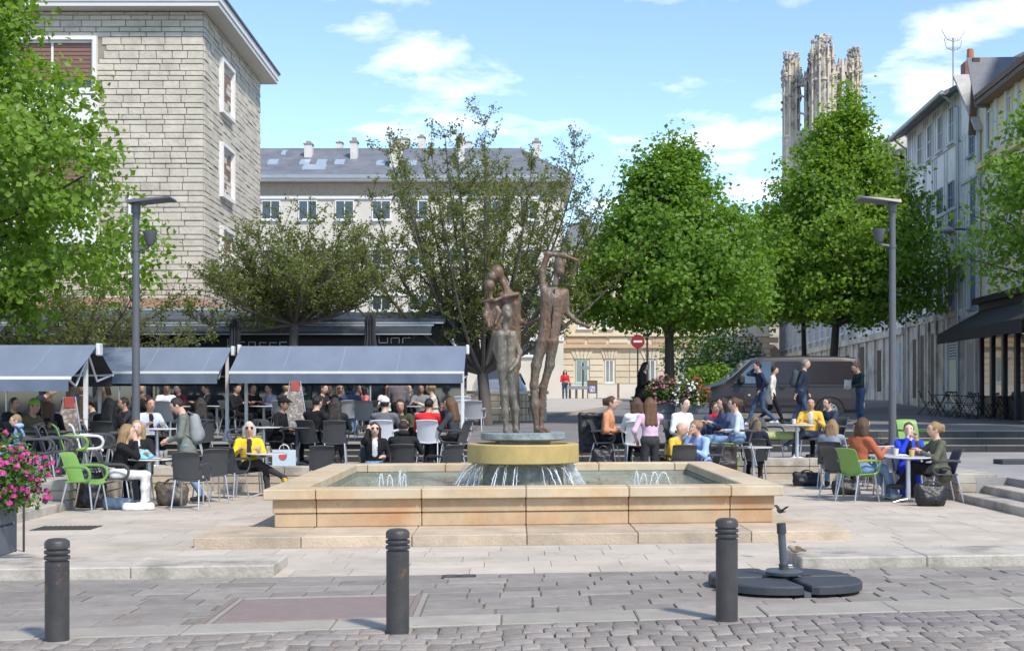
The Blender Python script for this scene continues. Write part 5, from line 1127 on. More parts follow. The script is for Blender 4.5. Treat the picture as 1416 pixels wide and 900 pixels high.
    mats = [skinm(skin), cloth(top), cloth(bot), mat('shoe_%.2f_%.2f_%.2f' % tuple(shoe), shoe, .5), M_eye, M_lip, cloth(inner if inner is not None else (.6, .6, .6)), cloth(scarf if scarf else (.5, .05, .05))]
    x = xof(px, Y) if X is None else X; root = empty(name, (x, Y, z), face, label, 'person', group); root.scale = (sc, sc, sc)
    link('body', mesh_from('body', V, Fq, tg, mats, ex), root)
    hcol, hst = hair
    def hl_(X_): return (X_ - hc) @ Rh
    if hst != 'bald':
        pr = [ell(hq(0, .012, .022), (.088, .105, .112), 0, Rh)]; lowz = {'short': -.045, 'buzz': -.02}.get(hst, -.2); fr = -.052
        if hst in ('long', 'wavy', 'curly'):
            ln = .36 if hst == 'long' else .30; wd = .062 if hst != 'curly' else .085; bk = .075 if abs(lean) < .4 else .05
            for sx in (-.055, 0, .055): pr.append(cap(hq(sx, .055, -.02), hq(sx * 1.5, bk + .05, -ln), wd, wd * .62, 0))
            for sx in (-1, 1): pr.append(cap(hq(sx * .075, .02, .0), hq(sx * .092, .03, -.17), .036, .03, 0))
        if hst == 'bob':
            for sx in (-.055, 0, .055): pr.append(cap(hq(sx, .045, -.02), hq(sx * 1.25, .06, -.14), .062, .05, 0))
            for sx in (-1, 1): pr.append(cap(hq(sx * .078, .0, .0), hq(sx * .08, .005, -.12), .032, .028, 0))
        if hst == 'pony': pr += [ell(hq(0, .125, .045), (.035, .04, .04), 0, Rh), cap(hq(0, .13, .04), hq(.01, .16, -.14), .04, .022, 0)]; lowz = -.05
        if hst == 'bun': pr += [ell(hq(0, .11, .07), (.05, .05, .05), 0, Rh)]; lowz = -.05
        if hst == 'curlyshort':
            for q in rng.normal(size=(16, 3)):
                q = q / np.linalg.norm(q); q[2] = abs(q[2]) * .9; q[1] = q[1] * .8 + .2; pr.append(ell(hq(*(q * .095)), (.036, .036, .036), 0, Rh))
            lowz = -.08
        def cutf(X_):
            q = hl_(X_); d1 = -np.maximum(q[..., 1] + fr * -1 - .0 if False else q[..., 1] - fr, q[..., 2] - .052); return np.maximum(d1, (lowz - q[..., 2]) if lowz > -.15 else -np.ones(q.shape[:-1]))
        Vh, Fh, th = sdf_mesh(pr, .016 if near else .024, 70, cutf)
        if len(Vh):
            Vh = Vh + np.array([[mnoise.noise(Vector((v[0] * 40, v[1] * 40, v[2] * 9)))] for v in Vh]) * unit(Vh - hc) * .007
            link('hair', mesh_from('hair', Vh, Fh, th * 0, [hairm(hcol)]), root)
    if hat:
        kind, hcl = hat; pr = [ell(hq(0, .012, .045), (.095, .112, .105), 0, Rh)]
        if kind == 'cap': pr.append(cap(hq(-.03, -.09, .06), hq(.03, -.09, .06), .028, .028, 0)); pr.append(ell(hq(0, -.13, .055), (.07, .06, .012), 0, Rh))
        if kind == 'hood': pr = [ell(hq(0, .05, -.10), (.11, .10, .06), 0, Rh)]
        Vh, Fh, th = sdf_mesh(pr, .016 if near else .024, 70, (lambda X_: .035 - hl_(X_)[..., 2]) if kind != 'hood' else None); link('hat' if kind != 'hood' else 'hood', mesh_from('hat', Vh, Fh, th * 0, [cloth(hcl)]), root)
    if glasses:
        b = MB(); Mh = Matrix.Translation(Vector(hc)) @ Matrix(Rh.tolist()).to_4x4()
        for sx in (-1, 1):
            b.tube([Mh @ Vector((sx * .034, -.098, .02)), Mh @ Vector((sx * .034, -.106, .018))], [.029, .027], 10); b.tube([Mh @ Vector((sx * .06, -.098, .026)), Mh @ Vector((sx * .086, .0, .022))], .004, 4)
        b.tube([Mh @ Vector((-.01, -.104, .026)), Mh @ Vector((.01, -.104, .026))], .004, 4); b.build('sunglasses', mat('lens_' + glasses, (.015, .012, .012) if glasses == 'dark' else (.45, .22, .22), .1), root, smooth=50)
    return root

# ================================================================ furniture prototypes (copied where they stand)
M_alu = mat('brushed_aluminium', (.55, .56, .57), .35, .7, .08, 6)
M_pch = {'grey': mat('charcoal_plastic', (.055, .058, .062), .5, 0, .1, 8), 'green': mat('green_plastic', (.17, .32, .075), .45, 0, .06, 8), 'white': mat('white_plastic', (.68, .68, .70), .45, 0, .04, 8), 'silver': mat('silver_plastic', (.36, .37, .38), .45, 0, .06, 8)}
def chair_meshes(c):
    M = M_pch[c]; R_ = {}
    def seat(u, v): x = (u - .5) * .46; y = -.22 + v * .42; return (x * (1 - .08 * v), y, .445 - .012 * math.cos((u - .5) * 5) - .01 * v + (.012 if v > .02 else 0) - (.03 * (1 - v * 8) if v < .125 else 0))
    m = MB(); m.sheet(seat, 8, 8, .018); R_['seat'] = m.mesh('seat', M, True, True)
    def back(u, v):
        t = (u - .5) * 2; wd = .225 - .018 * v; z = .43 + .43 * v; y = .19 + .10 * v + .03 * v * v - .045 * t * t * (1 - .3 * v) + (.03 * (v - .92) / .08 if v > .92 else 0); return (t * wd, y, z - .012 * t * t * v)
    m = MB(); m.sheet(back, 10, 12, -.014); R_['backrest'] = m.mesh('backrest', M, True, True)
    for s, nm in ((-1, 'a'), (1, 'b')):
        pts = [(s * .215, .24, .655), (s * .245, .12, .668), (s * .262, -.04, .668), (s * .262, -.15, .655), (s * .26, -.205, .60), (s * .25, -.21, .53), (s * .24, -.17, .465), (s * .225, -.1, .445)]
        sm = [Vector(p) for p in pts]; fine = []
        for i in range(len(sm) - 1):
            p0, p1, p2, p3 = sm[max(i - 1, 0)], sm[i], sm[i + 1], sm[min(i + 2, len(sm) - 1)]
            for t in (0, .33, .66): fine.append(.5 * ((2 * p1) + (-p0 + p2) * t + (2 * p0 - 5 * p1 + 4 * p2 - p3) * t * t + (-p0 + 3 * p1 - 3 * p2 + p3) * t ** 3))
        fine.append(sm[-1]); m = MB(); m.tube(fine, .021, 8, flat=.6, up=(s, 0, 0)); R_['armrest' + nm] = m.mesh('armrest', M, True, True)
    for k, (x, y, x2, y2) in enumerate(((-.19, -.17, -.225, -.235), (.19, -.17, .225, -.235), (-.18, .19, -.21, .30), (.18, .19, .21, .30))):
        m = MB(); m.tube([(x, y, .44), (x2, y2, .0)], [.014, .012], 8); R_['leg%d' % k] = m.mesh('leg', M_alu, True, True)
    return R_
CH = {c: chair_meshes(c) for c in M_pch}
GC = 'stackable cafe chairs with metal legs'
def chair(label, px, Y, z, face, c='grey', arms=True, X=None):
    o = empty('cafe_chair', (xof(px, Y) if X is None else X, Y, z), face, label, 'chair', GC)
    for k, me in CH[c].items():
        if k.startswith('armrest') and not arms: continue
        link(me.name.split('.')[0], me, o)
    return o
def table_meshes(mt, r=.36, h=.73, col=M_alu):
    R_ = {}; m = MB(); m.lathe([(r - .03, h - .022), (r, h - .018), (r, h - .004), (r - .006, h), (.001, h + .001)], 32); R_['tabletop'] = m.mesh('tabletop', mt, 30, True)
    m = MB(); m.lathe([(.045, .03), (.038, .06), (.038, h - .06), (.12, h - .025), (.12, h - .022)], 16); R_['column'] = m.mesh('column', col, 40, True)
    m = MB()
    for k in range(4): w = PI / 4 + k * PI / 2; m.tube([(0, 0, .055), (.15 * math.cos(w), .15 * math.sin(w), .045), (.29 * math.cos(w), .29 * math.sin(w), .012)], [.035, .024, .014], 8, flat=.6)
    R_['base'] = m.mesh('base', col, 40, True); return R_
M_ttop = mat('pale_tabletop', (.60, .60, .59), .25, 0, .06, 6, spec=.6); M_tdark = mat('dark_tabletop', (.10, .095, .09), .3, 0, .1, 6)
TB = {'pale': table_meshes(M_ttop), 'dark': table_meshes(M_tdark, .33, .73, M_anth)}
def table(label, px, Y, z, kind='pale', face=.3):
    o = empty('cafe_table', (xof(px, Y), Y, z), face, label, 'table', 'round cafe tables')
    for k, me in TB[kind].items(): link(k, me, o)
    return o
# ================================================================ bronze sculpture
M_bronze = mat('rusty_bronze', (.165, .098, .062), .5, .35, .25, 9, 1.0, 30, col2=(.15, .14, .115), c2pos=(.46, .66), stretch=(1, 1, .35)); M_patina = mat('patina_bronze', (.26, .31, .32), .55, .2, .25, 6, .8, 22, col2=(.15, .17, .17), c2pos=(.45, .65))
sc_ = empty('bronze_sculpture', (.16, 19.95, 1.05), 0, 'slender rusty bronze family of four figures on a grey-green disc', 'sculpture'); SCO = np.array([.16, 19.95, 1.05])
m = MB(); m.lathe([(.50, .0), (.60, .015), (.615, .03), (.61, .105), (.59, .12), (.001, .125)], 40); pl = m.build('disc', M_patina, sc_, smooth=40)
def fig(name, prims, mt=M_bronze, vox=.0135, amp=.010):
    V, Fq, tg = sdf_mesh(prims, vox, 60)
    d = np.array([mnoise.noise(Vector(v * 16)) * .6 + mnoise.noise(Vector(v * 38)) * .5 for v in V]) * amp; V = V + unit(V - V.mean(0)) * 0 + unit(np.stack([np.array([mnoise.noise(Vector(v * 9 + 3)), mnoise.noise(Vector(v * 9 + 7)), 0]) for v in V]) + 1e-6) * d[:, None]
    link(name, mesh_from(name, V, Fq, tg, [mt, M_patina]), sc_)
def Q(px, py, dy=0): return np.array(at(px, py, 19.95)) * 1.0 + np.array([0, dy, 0]) - SCO
def limb(pts, rs, dys, t=0): return [cap(Q(*a, da), Q(*b, db), ra, rb, t) for (a, b, ra, rb, da, db) in zip(pts, pts[1:], rs, rs[1:], dys, dys[1:])]
d0 = -.18                                             # tall man
fig('figure', [ell(Q(772, 369, d0), (.075, .085, .125), 0, rx(.2) @ rz3(.9)), ell(Q(775, 378, d0 - .03), (.05, .06, .06), 0)] + limb([(770, 379), (767, 394)], [.035, .045], [d0, d0]) +
    [cap(Q(754, 404, d0), Q(778, 406, d0), .06, .055, 0), cap(Q(756, 410, d0), Q(751, 470, d0), .082, .078, 0), cap(Q(775, 411, d0), Q(764, 470, d0), .078, .076, 0), ell(Q(764, 415, d0), (.15, .105, .13), 0), cap(Q(765, 415, d0), Q(758, 470, d0), .10, .095, 0)] +
    limb([(751, 401), (749, 377), (757, 353), (778, 355), (800, 363)], [.05, .042, .034, .03, .014], [d0, d0, d0 - .02, d0 - .05, d0 - .05]) + limb([(781, 405), (784, 434), (797, 446), (812, 453), (819, 447)], [.05, .035, .028, .024, .012], [d0, d0 + .03, d0 - .04, d0 - .1, d0 - .1]) +
    limb([(749, 474), (741, 506), (738, 533), (739, 560), (742, 594)], [.085, .068, .055, .062, .034], [d0] * 5) + limb([(764, 474), (760, 505), (751, 535), (748, 560), (748, 594)], [.082, .062, .052, .052, .032], [d0, d0 + .03, d0 + .07, d0 + .1, d0 + .12]) + limb([(742, 594), (751, 598)], [.04, .035], [d0, d0 - .16]) + limb([(748, 594), (757, 596)], [.04, .035], [d0 + .1, d0 + .0]))
m = MB()                                              # seam down the chest
m.tube([Vector(Q(766 - t * 6, 402 + t * 66, d0 - .10 + .012 * math.sin(t * 9))) + Vector((rng.normal(0, .006), 0, 0)) for t in np.linspace(0, 1, 14)], .012, 5); m.build('weld_seam', mat('dark_bronze', (.035, .022, .016), .6, .3), sc_)
M_child = mat('grey_bronze', (.20, .165, .125), .5, .3, .25, 9, 1.0, 30, col2=(.13, .125, .105), c2pos=(.46, .66), stretch=(1, 1, .35))
d1 = -.32                                             # child
fig('figure', [ell(Q(701, 432, d1), (.075, .085, .10), 0), ell(Q(703, 439, d1 - .03), (.05, .06, .06), 0)] + limb([(700, 440), (699, 457)], [.032, .04], [d1, d1]) + [cap(Q(692, 463, d1), Q(709, 463, d1), .045, .045, 0), cap(Q(693, 467, d1), Q(694, 508, d1), .06, .066, 0), cap(Q(707, 467, d1), Q(705, 508, d1), .06, .066, 0)] +
    limb([(710, 463), (719, 488), (714, 503), (705, 513)], [.038, .03, .024, .018], [d1, d1, d1 - .06, d1 - .12]) + limb([(690, 463), (684, 482), (688, 497)], [.038, .03, .02], [d1, d1 + .08, d1 + .02]) +
    limb([(694, 512), (697, 545), (699, 570), (700, 594)], [.062, .05, .046, .036], [d1] * 4) + limb([(705, 512), (709, 545), (713, 565), (713, 593)], [.062, .05, .045, .034], [d1] * 4) + limb([(700, 595), (703, 599)], [.036, .03], [d1, d1 - .13]) + limb([(713, 594), (719, 598)], [.036, .03], [d1, d1 - .12]), M_child)
d2 = .16                                              # woman with the smaller child
fig('figure', [ell(Q(687, 375, d2), (.10, .10, .11), 0, rz3(.5)), ell(Q(680, 382, d2 - .06), (.06, .06, .07), 0), ell(Q(696, 386, d2 + .05), (.055, .055, .055), 0)] + limb([(693, 385), (702, 402)], [.045, .06], [d2, d2]) + [cap(Q(694, 408, d2), Q(714, 408, d2), .055, .05, 0), cap(Q(700, 412, d2), Q(704, 500, d2), .085, .08, 0), cap(Q(713, 412, d2), Q(713, 505, d2), .08, .08, 0)] +
    limb([(708, 515), (712, 555), (714, 594)], [.10, .075, .05], [d2] * 3) + limb([(716, 406), (698, 410), (684, 416), (668, 416)], [.03, .028, .024, .018], [d2 - .1, d2 - .18, d2 - .2, d2 - .1]) + limb([(714, 440), (728, 447), (745, 443)], [.04, .028, .02], [d2, d2 - .05, d2 - .15]) + limb([(700, 430), (686, 454), (674, 453)], [.045, .034, .025], [d2 - .05, d2 - .12, d2 - .05]))
d3 = .06
fig('figure', [ell(Q(677, 394, d3), (.08, .08, .088), 0)] + limb([(678, 402), (679, 414)], [.028, .035], [d3, d3]) + [cap(Q(676, 419, d3), Q(678, 448, d3), .05, .055, 0), cap(Q(684, 419, d3), Q(686, 448, d3), .05, .055, 0)] + limb([(674, 417), (671, 436), (677, 452)], [.028, .024, .018], [d3, d3 - .05, d3 - .08]) + limb([(685, 418), (691, 432), (685, 448)], [.028, .024, .018], [d3, d3 - .06, d3 - .1]) +
    limb([(685, 452), (682, 478), (674, 503)], [.045, .035, .022], [d3, d3 - .05, d3]) + limb([(690, 452), (694, 480), (688, 506)], [.045, .034, .022], [d3, d3 + .02, d3 + .02]))

# ================================================================ awnings, lamps, street furniture
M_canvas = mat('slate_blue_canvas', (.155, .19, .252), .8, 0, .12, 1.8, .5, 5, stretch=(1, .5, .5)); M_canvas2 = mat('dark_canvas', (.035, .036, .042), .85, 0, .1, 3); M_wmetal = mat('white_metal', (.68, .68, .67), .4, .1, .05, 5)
def awning(label, x0, x1, yr, zr, yf, zf, zv, yb, zb, posts, ground):
    o = empty('double_awning', ((x0 + x1) / 2, yr, ground), 0, label, 'awning', 'free-standing double awnings'); O = Vector(((x0 + x1) / 2, yr, ground))
    def sag(u, v, ya, za, yb_, zb_): x = x0 + (x1 - x0) * u; return Vector((x, ya + (yb_ - ya) * v, za + (zb_ - za) * v - .03 * math.sin(PI * v) - .008 * math.sin(u * 41) * v - .012 * abs(math.sin(u * PI * 3)) * v)) - O
    m = MB(); m.sheet(lambda u, v: sag(u, v, yr - .05, zr, yf, zf), 40, 8, .006); m.build('canvas', M_canvas, o, smooth=True)
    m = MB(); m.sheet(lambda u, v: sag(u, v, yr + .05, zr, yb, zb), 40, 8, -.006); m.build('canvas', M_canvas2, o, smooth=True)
    m = MB(); m.sheet(lambda u, v: Vector((x0 + .03 + (x1 - x0 - .06) * u, yf - .035 + .012 * math.sin(u * 60) * v, zf - .03 + (zv - zf + .03) * v)) - O, 80, 3, .004); m.build('valance', mat('valance_canvas', (.12, .15, .205), .85, 0, .1, 4, .3, 10), o, smooth=True)
    m = MB(); m.sheet(lambda u, v: Vector((x0 + .03 + (x1 - x0 - .06) * u, yb + .035, zb - .03 + (zv - zf + .03) * v)) - O, 30, 2, .004); m.build('valance', M_canvas2, o)
    for q in np.arange(x0 + 1.1, x1 - .3, 1.2):
        u0 = (q - x0) / (x1 - x0); m = MB(); m.sheet(lambda u, v: sag(u0 + (u - .5) * .03 / (x1 - x0), v, yr - .05, zr, yf, zf) + Vector((0, -.003, .006)), 1, 8, .003); m.build('seam', mat('seam_canvas', (.19, .23, .30), .8), o)
    for y, z, nm in ((yf, zf, 'front_bar'), (yb, zb, 'rear_bar')): m = MB(); m.cbox(x0 - O.x, x1 - O.x, y - .035 - O.y, y + .03 - O.y, z - .03 - O.z, z + .028 - O.z, .01); m.build(nm, M_wmetal, o)
    m = MB(); m.tube([Vector((x0, yr, zr - .05)) - O, Vector((x1 + .02, yr, zr - .05)) - O], .075, 10); m.build('roller', M_canvas, o, smooth=50)
    for x in (x0 - .03, x1 + .03): m = MB(); m.cbox(x - .035 - O.x, x + .035 - O.x, -.10, .10, zr - .16 - O.z, zr + .05 - O.z, .015); m.build('end_cap', M_wmetal, o)
    for x in (x0 + .15, x1 - .15, (x0 + x1) / 2):
        for ya, za in ((yf, zf), (yb, zb)): m = MB(); k = Vector((x, (yr + ya) / 2, min(zr, za) - .12)) - O; m.tube([Vector((x, yr, zr - .15)) - O, k, Vector((x + .1, ya, za - .01)) - O], .02, 6); m.build('folding_arm', M_wmetal, o)
    for x in posts:
        m = MB(); m.cbox(x - .035 - O.x, x + .035 - O.x, -.035, .035, 1.2 - O.z + .1 if ground < .5 else .0, zr - .1 - O.z, .006); 
        m.build('post', M_wmetal, o); m = MB(); m.tube([Vector((x, yr, ground + .95)) - O, Vector((x, yr, ground + .3)) - O, Vector((x, yr, ground)) - O], [.035, .04, .12], 8); m.build('post_foot', M_wmetal, o, smooth=40)
    return o
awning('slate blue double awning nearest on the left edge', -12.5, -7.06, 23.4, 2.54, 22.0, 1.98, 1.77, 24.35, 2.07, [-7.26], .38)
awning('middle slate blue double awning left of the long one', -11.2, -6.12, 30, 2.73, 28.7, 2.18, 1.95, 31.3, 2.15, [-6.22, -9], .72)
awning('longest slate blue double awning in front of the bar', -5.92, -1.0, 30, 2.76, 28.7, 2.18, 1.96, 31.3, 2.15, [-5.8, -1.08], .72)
def lamp(label, px, Y, z, h, flip):
    o = empty('lamp_post', (xof(px, Y), Y, z), 0, label, 'lamp post', 'slim grey lamp posts'); M_l = mat('lamp_grey', (.115, .12, .13), .45, .3, .08, 6)
    m = MB(); m.tube([(0, 0, 0), (0, 0, 1.2), (0, 0, h)], [.072, .066, .055], 14); m.build('pole', M_l, o, smooth=40); m = MB(); m.cyl(0, 0, 0, .25, .095, 16); m.build('base_sleeve', M_l, o, smooth=40)
    s = flip; m = MB(); m.add([(-.1 * s, -.22, h + .02), (.62 * s, -.26, h + .10), (.62 * s, .26, h + .10), (-.1 * s, .22, h + .02), (-.1 * s, -.2, h + .075), (.6 * s, -.2, h + .135), (.6 * s, .2, h + .135), (-.1 * s, .2, h + .075)], [(0, 1, 2, 3), (4, 7, 6, 5), (0, 4, 5, 1), (1, 5, 6, 2), (2, 6, 7, 3), (3, 7, 4, 0)]); m.build('lamp_head', M_l, o)
    m = MB(); m.cyl(0, 0, h - .12, h + .06, .075, 14); m.build('head_collar', M_l, o, smooth=40)
    a = .24 * s if s > 0 else -.24; m = MB(); m.tube([(0, 0, h - .72), (a * .8, -.02, h - .70), (a, -.03, h - .64)], .025, 8); m.build('bracket', M_l, o, smooth=40)
    m = MB(); m.lathe([(.055, -.12), (.07, -.1), (.115, .09), (.12, .11), (.001, .115)], 16, (a, -.03, h - .53)); m.build('spotlight', M_l, o, smooth=40)
    m = MB(); m.cyl(0, 0, h - .75, h - .69, .068, 14); m.build('clamp', M_l, o, smooth=40)
lamp('slim grey lamp post standing among the left tables', 188, 22.6, 0.0, 4.82, 1)
lamp('slim grey lamp post behind the woman in the blue jacket', 1234, 24.2, 0.0, 5.05, -1)
def parasol(label, px, Y, y0, y1):
    a = at(px, y1, Y); b = at(px, y0, Y); g = street_h(Y); o = empty('closed_parasol', (a.x, Y, g), 0, label, 'parasol', 'closed dark parasols'); m = MB(); H = b.z - g
    vs = []; n = 24; zs = np.linspace(H * .42, H, 12)
    prof = [(.16 - .02 * math.cos(t * 9)) * (1 - .35 * t) + .02 * (1 if t < .1 else 0) if t < .93 else .05 for t in np.linspace(0, 1, 12)]
    for r_, z in zip(prof, zs):
        for k in range(n): w = 2 * PI * k / n; q = r_ * (1 + .28 * math.cos(k * PI)); vs.append((q * math.cos(w), q * math.sin(w), z))
    m.add(vs, [(i * n + k, i * n + (k + 1) % n, (i + 1) * n + (k + 1) % n, (i + 1) * n + k) for i in range(11) for k in range(n)] + [tuple(range(11 * n, 12 * n))]); m.build('folded_canopy', M_canvas2, o, smooth=70); m = MB(); m.cyl(0, 0, 0, H, .025, 8); m.build('pole', M_alu, o); m = MB(); m.box(-.3, .3, -.3, .3, 0, .08); m.build('foot', M_slab, o)
parasol('closed dark parasol in front of the bar letters', 512, 34, 434, 560); parasol('closed black parasol between the two rear awnings', 325, 34, 440, 560); parasol('closed black parasol at the far left behind the awning', 9, 33.5, 452, 560); parasol('closed black parasol behind the low cherry tree', 165, 35.5, 452, 560)
# street wall, posts, signs
sw = empty('street_wall', (-.1, 41.5, street_h(41.5)), 0, 'pale stone block wall with railing behind the sculpture', 'wall'); zb = 0
for r in range(4):
    x = -1.35 - (r % 2) * .2
    while x < 1.0: w = min(rng.uniform(.4, .6), 1.05 - x); k = MB(); k.cbox(max(x, -1.35) + .1 + .008, x + w + .1 - .008, -.2, .2, .02 + r * .2, .205 + r * .2, .01); k.build('stone_block', M_cream, sw); x += w
k = MB(); k.cbox(-1.3, 1.2, -.24, .24, .825, .93, .012); k.build('cap_stone', M_oldst, sw)
for x in np.arange(-.2, 1.1, .12): k = MB(); k.cyl(x, -.26, .05, .8, .008, 5); k.build('railing_bar', M_iron, sw)
M_post = mat('street_post_grey', (.27, .30, .33), .4, .3, .08, 8)
for px, Y, h, lab in ((637, 36.2, .72, 'grey steel post beside the white stacked chairs'), (700, 36.8, .75, 'grey steel post seen left of the bronze child'), (710, 38, .72, 'grey steel post seen between the bronze legs')):
    o = empty('street_post', (xof(px, Y), Y, street_h(Y)), 0, lab, 'post', 'steel posts along the street'); m = MB(); m.cyl(0, 0, 0, h * .86, .055, 14); m.build('shaft', M_post, o, smooth=40); m = MB(); m.lathe([(.05, h * .86), (.058, h * .88), (.058, h * .98), (.03, h)], 14); m.build('cap', M_post, o, smooth=40)
for px, Y, y0, lab in ((788, 80, 531, 'thin dark post beside the woman in the red coat'), (797, 80, 536, 'second thin dark post near the red coat'), (855, 82, 532, 'dark street post before the cream stone house')):
    b = at(px, y0, Y); o = empty('street_post', (b.x, Y, street_h(Y) + .12), 0, lab, 'post', 'posts on the far pavement'); m = MB(); m.cyl(0, 0, 0, b.z - street_h(Y) - .12, .07, 10); m.build('shaft', M_oak, o, smooth=40); m = MB(); m.lathe([(.075, b.z - street_h(Y) - .12), (.05, b.z - street_h(Y) - .02)], 10); m.build('cap', M_oak, o)
Y = 60; b = at(882, 472, Y); o = empty('road_sign', (b.x, Y, street_h(Y)), 0, 'round red no entry sign on a dark pole', 'sign'); zc = b.z - street_h(Y)
m = MB(); m.tube([(0, .05, 0), (0, .05, zc + .2)], .035, 8); m.build('pole', M_iron, o)
m = MB(); m.tube([(0, .02, zc), (0, -.0, zc)], .30, 32); ds = m.build('disc', mat('sign_red', (.26, .02, .03), .4), o); m = MB(); m.box(-.19, .19, -.006, -.001, zc - .045, zc + .045); m.build('bar', M_white, ds)
Y = 61; b = at(895, 440, Y); o = empty('lamp_post', (b.x, Y, street_h(Y)), 0, 'thin dark street lamp pole right of the no entry sign', 'lamp post'); m = MB(); m.tube([(0, 0, 0), (0, 0, b.z - street_h(Y))], [.06, .04], 8); m.build('pole', M_iron, o); m = MB(); m.lathe([(.02, .0), (.16, -.06), (.14, -.14), (.001, -.15)], 12, (0, -.1, b.z - street_h(Y) + .1)); m.build('lamp_shade', M_iron, o, smooth=40)
Y = 80; b = at(819, 536, Y); zg = street_h(Y) + .12; o = empty('info_sign', (b.x, Y, zg), 0, 'dark framed board with a square blue and white sign', 'sign'); m = MB(); m.box(-.3, -.24, -.03, .03, 0, 1.05); m.box(.24, .3, -.03, .03, 0, 1.05); m.box(-.24, .24, -.03, .03, .98, 1.05); m.box(-.24, .24, -.02, .02, .30, .98); m.build('frame', M_oak, o); m = MB(); m.box(-.18, .18, -.04, -.022, .36, .74); bl = m.build('panel', mat('sign_blue', (.05, .10, .42), .4), o)
m = MB(); m.box(-.15, .15, -.046, -.041, .39, .71); m2 = MB(); fr = m.build('white_square', M_white, bl); m = MB()
for a in ((-.11, -.07, .43, .67), (.07, .11, .43, .67)): m.box(a[0], a[1], -.052, -.047, a[2], a[3])
m.add([(-.07, -.05, .67), (-.03, -.05, .67), (.07, -.05, .45), (.03, -.05, .45)], [(0, 1, 2, 3)]); m.build('symbol', MATS['sign_blue'], bl)
o = empty('direction_sign', (xof(806, 79), 79, zg), 0, 'grey finger post with two arms before the cream house', 'sign'); m = MB(); m.cyl(0, 0, 0, 2.05, .05, 8); m.build('pole', M_iron, o)
for z, x0, x1 in ((1.75, -.25, .35), (.62, -.85, .25)): m = MB(); m.prism([(x0, z - .1), (x1, z - .1), (x1 + .1, z), (x1, z + .1), (x0, z + .1)], 1, -.08, -.05); m.build('sign_arm', mat('sign_grey', (.22, .27, .28), .5), o)

# ================================================================ vehicles
def loft_body(stn, n=7):
    m = MB(); rings = []
    for x, zb, zbelt, zr, hw, hr in stn:
        half = [(hw * .90, zb), (hw * .985, zb + .10), (hw, zb + (zbelt - zb) * .55), (hw * .985, zbelt), (hr + (hw - hr) * .12, zr - .16 * (zr - zbelt) - .02), (hr - .03, zr - .035), (hr - .14, zr), (hr * .4, zr + .02)]
        rings.append([(x, -y, z) for y, z in half] + [(x, y, z) for y, z in half[::-1]])
    k = len(rings[0]); vs = [p for r in rings for p in r]
    fs = [(i * k + j, i * k + (j + 1) % k, (i + 1) * k + (j + 1) % k, (i + 1) * k + j) for i in range(len(rings) - 1) for j in range(k)] + [tuple(range(k)), tuple((len(rings) - 1) * k + j for j in range(k))[::-1]]
    m.add(vs, fs); return m
def side_panel(poly, yfun, off=.008, th=.012):
    m = MB(); n = len(poly); a = [(x, -(yfun(z) + off), z) for x, z in poly]; b = [(x, -(yfun(z) + off - th), z) for x, z in poly]; m.add(a + b, [tuple(range(n)), tuple(range(2 * n - 1, n - 1, -1))] + [(i, n + i, n + (i + 1) % n, (i + 1) % n) for i in range(n)]); return m
def wheel(par, x, y, r=.335):
    w = empty('wheel', (x, y, r), 0, parent=par); w.empty_display_size = .1; m = MB(); m.tube([(0, .10, 0), (0, .08, 0), (0, -.09, 0), (0, -.11, 0)], [r * .92, r, r, r * .93], 28); m.build('tyre', mat('tyre', (.018, .018, .02), .8), w, smooth=40)
    m = MB(); m.tube([(0, -.105, 0), (0, -.118, 0)], [r * .66, r * .62], 24); m.build('rim', mat('rim_metal', (.30, .31, .32), .35, .6), w, smooth=30)
    for k in range(8): a = k * PI / 4; m = MB(); m.tube([(math.cos(a) * r * .45, -.117, math.sin(a) * r * .45), (math.cos(a) * r * .45, -.122, math.sin(a) * r * .45)], r * .09, 8); m.build('rim_hole', M_black, w)
M_vpaint = mat('aubergine_paint', (.030, .023, .027), .38, .2, .06, 2, coat=.2); M_vdark = mat('aubergine_panel', (.024, .018, .022), .26, .2, .06, 2, coat=.35); M_vtrim = mat('black_trim', (.025, .025, .028), .6); M_vglass = mat('van_glass', (.06, .10, .14), .04, 0, .5, 1.3, spec=1.0)
Yv = 42.0; van = empty('parked_van', (xof(1081, 41), Yv, street_h(Yv)), R(0), 'dark aubergine panel van parked behind the cafe tables', 'van')
loft_body([(-2.45, .40, .62, .78, .80, .72), (-2.40, .32, .76, .93, .90, .80), (-2.15, .28, .93, 1.06, .94, .85), (-1.70, .26, 1.04, 1.17, .95, .86), (-1.35, .26, 1.08, 1.42, .95, .83), (-.85, .26, 1.09, 1.86, .95, .80), (-.5, .26, 1.09, 1.94, .95, .80), (.6, .26, 1.09, 1.97, .95, .80), (1.8, .26, 1.09, 1.96, .95, .80), (2.28, .28, 1.08, 1.92, .94, .79), (2.42, .32, 1.06, 1.80, .92, .77), (2.45, .40, 1.02, 1.70, .88, .74)]).build('body', M_vpaint, van, smooth=35)
def vy(z): return .95 + (.815 - .95) * max(0, (z - 1.09)) / (1.80 - 1.09)
side_panel([(-1.42, 1.15), (-1.28, 1.32), (-.92, 1.68), (-.78, 1.78), (-.30, 1.80), (-.30, 1.15)], vy, .012).build('side_window', M_vglass, van)
for x0, x1 in ((-.18, .62), (.74, 2.18)): side_panel([(x0, 1.15), (x0, 1.77), (x0 + .04, 1.81), (x1 - .06, 1.81), (x1, 1.75), (x1, 1.15)], vy, .012).build('side_panel', M_vdark, van)
for x in (-.24, .68, 2.24): side_panel([(x - .008, .42), (x - .008, 1.82), (x + .008, 1.82), (x + .008, .42)], vy, .006).build('door_gap', M_vtrim, van)
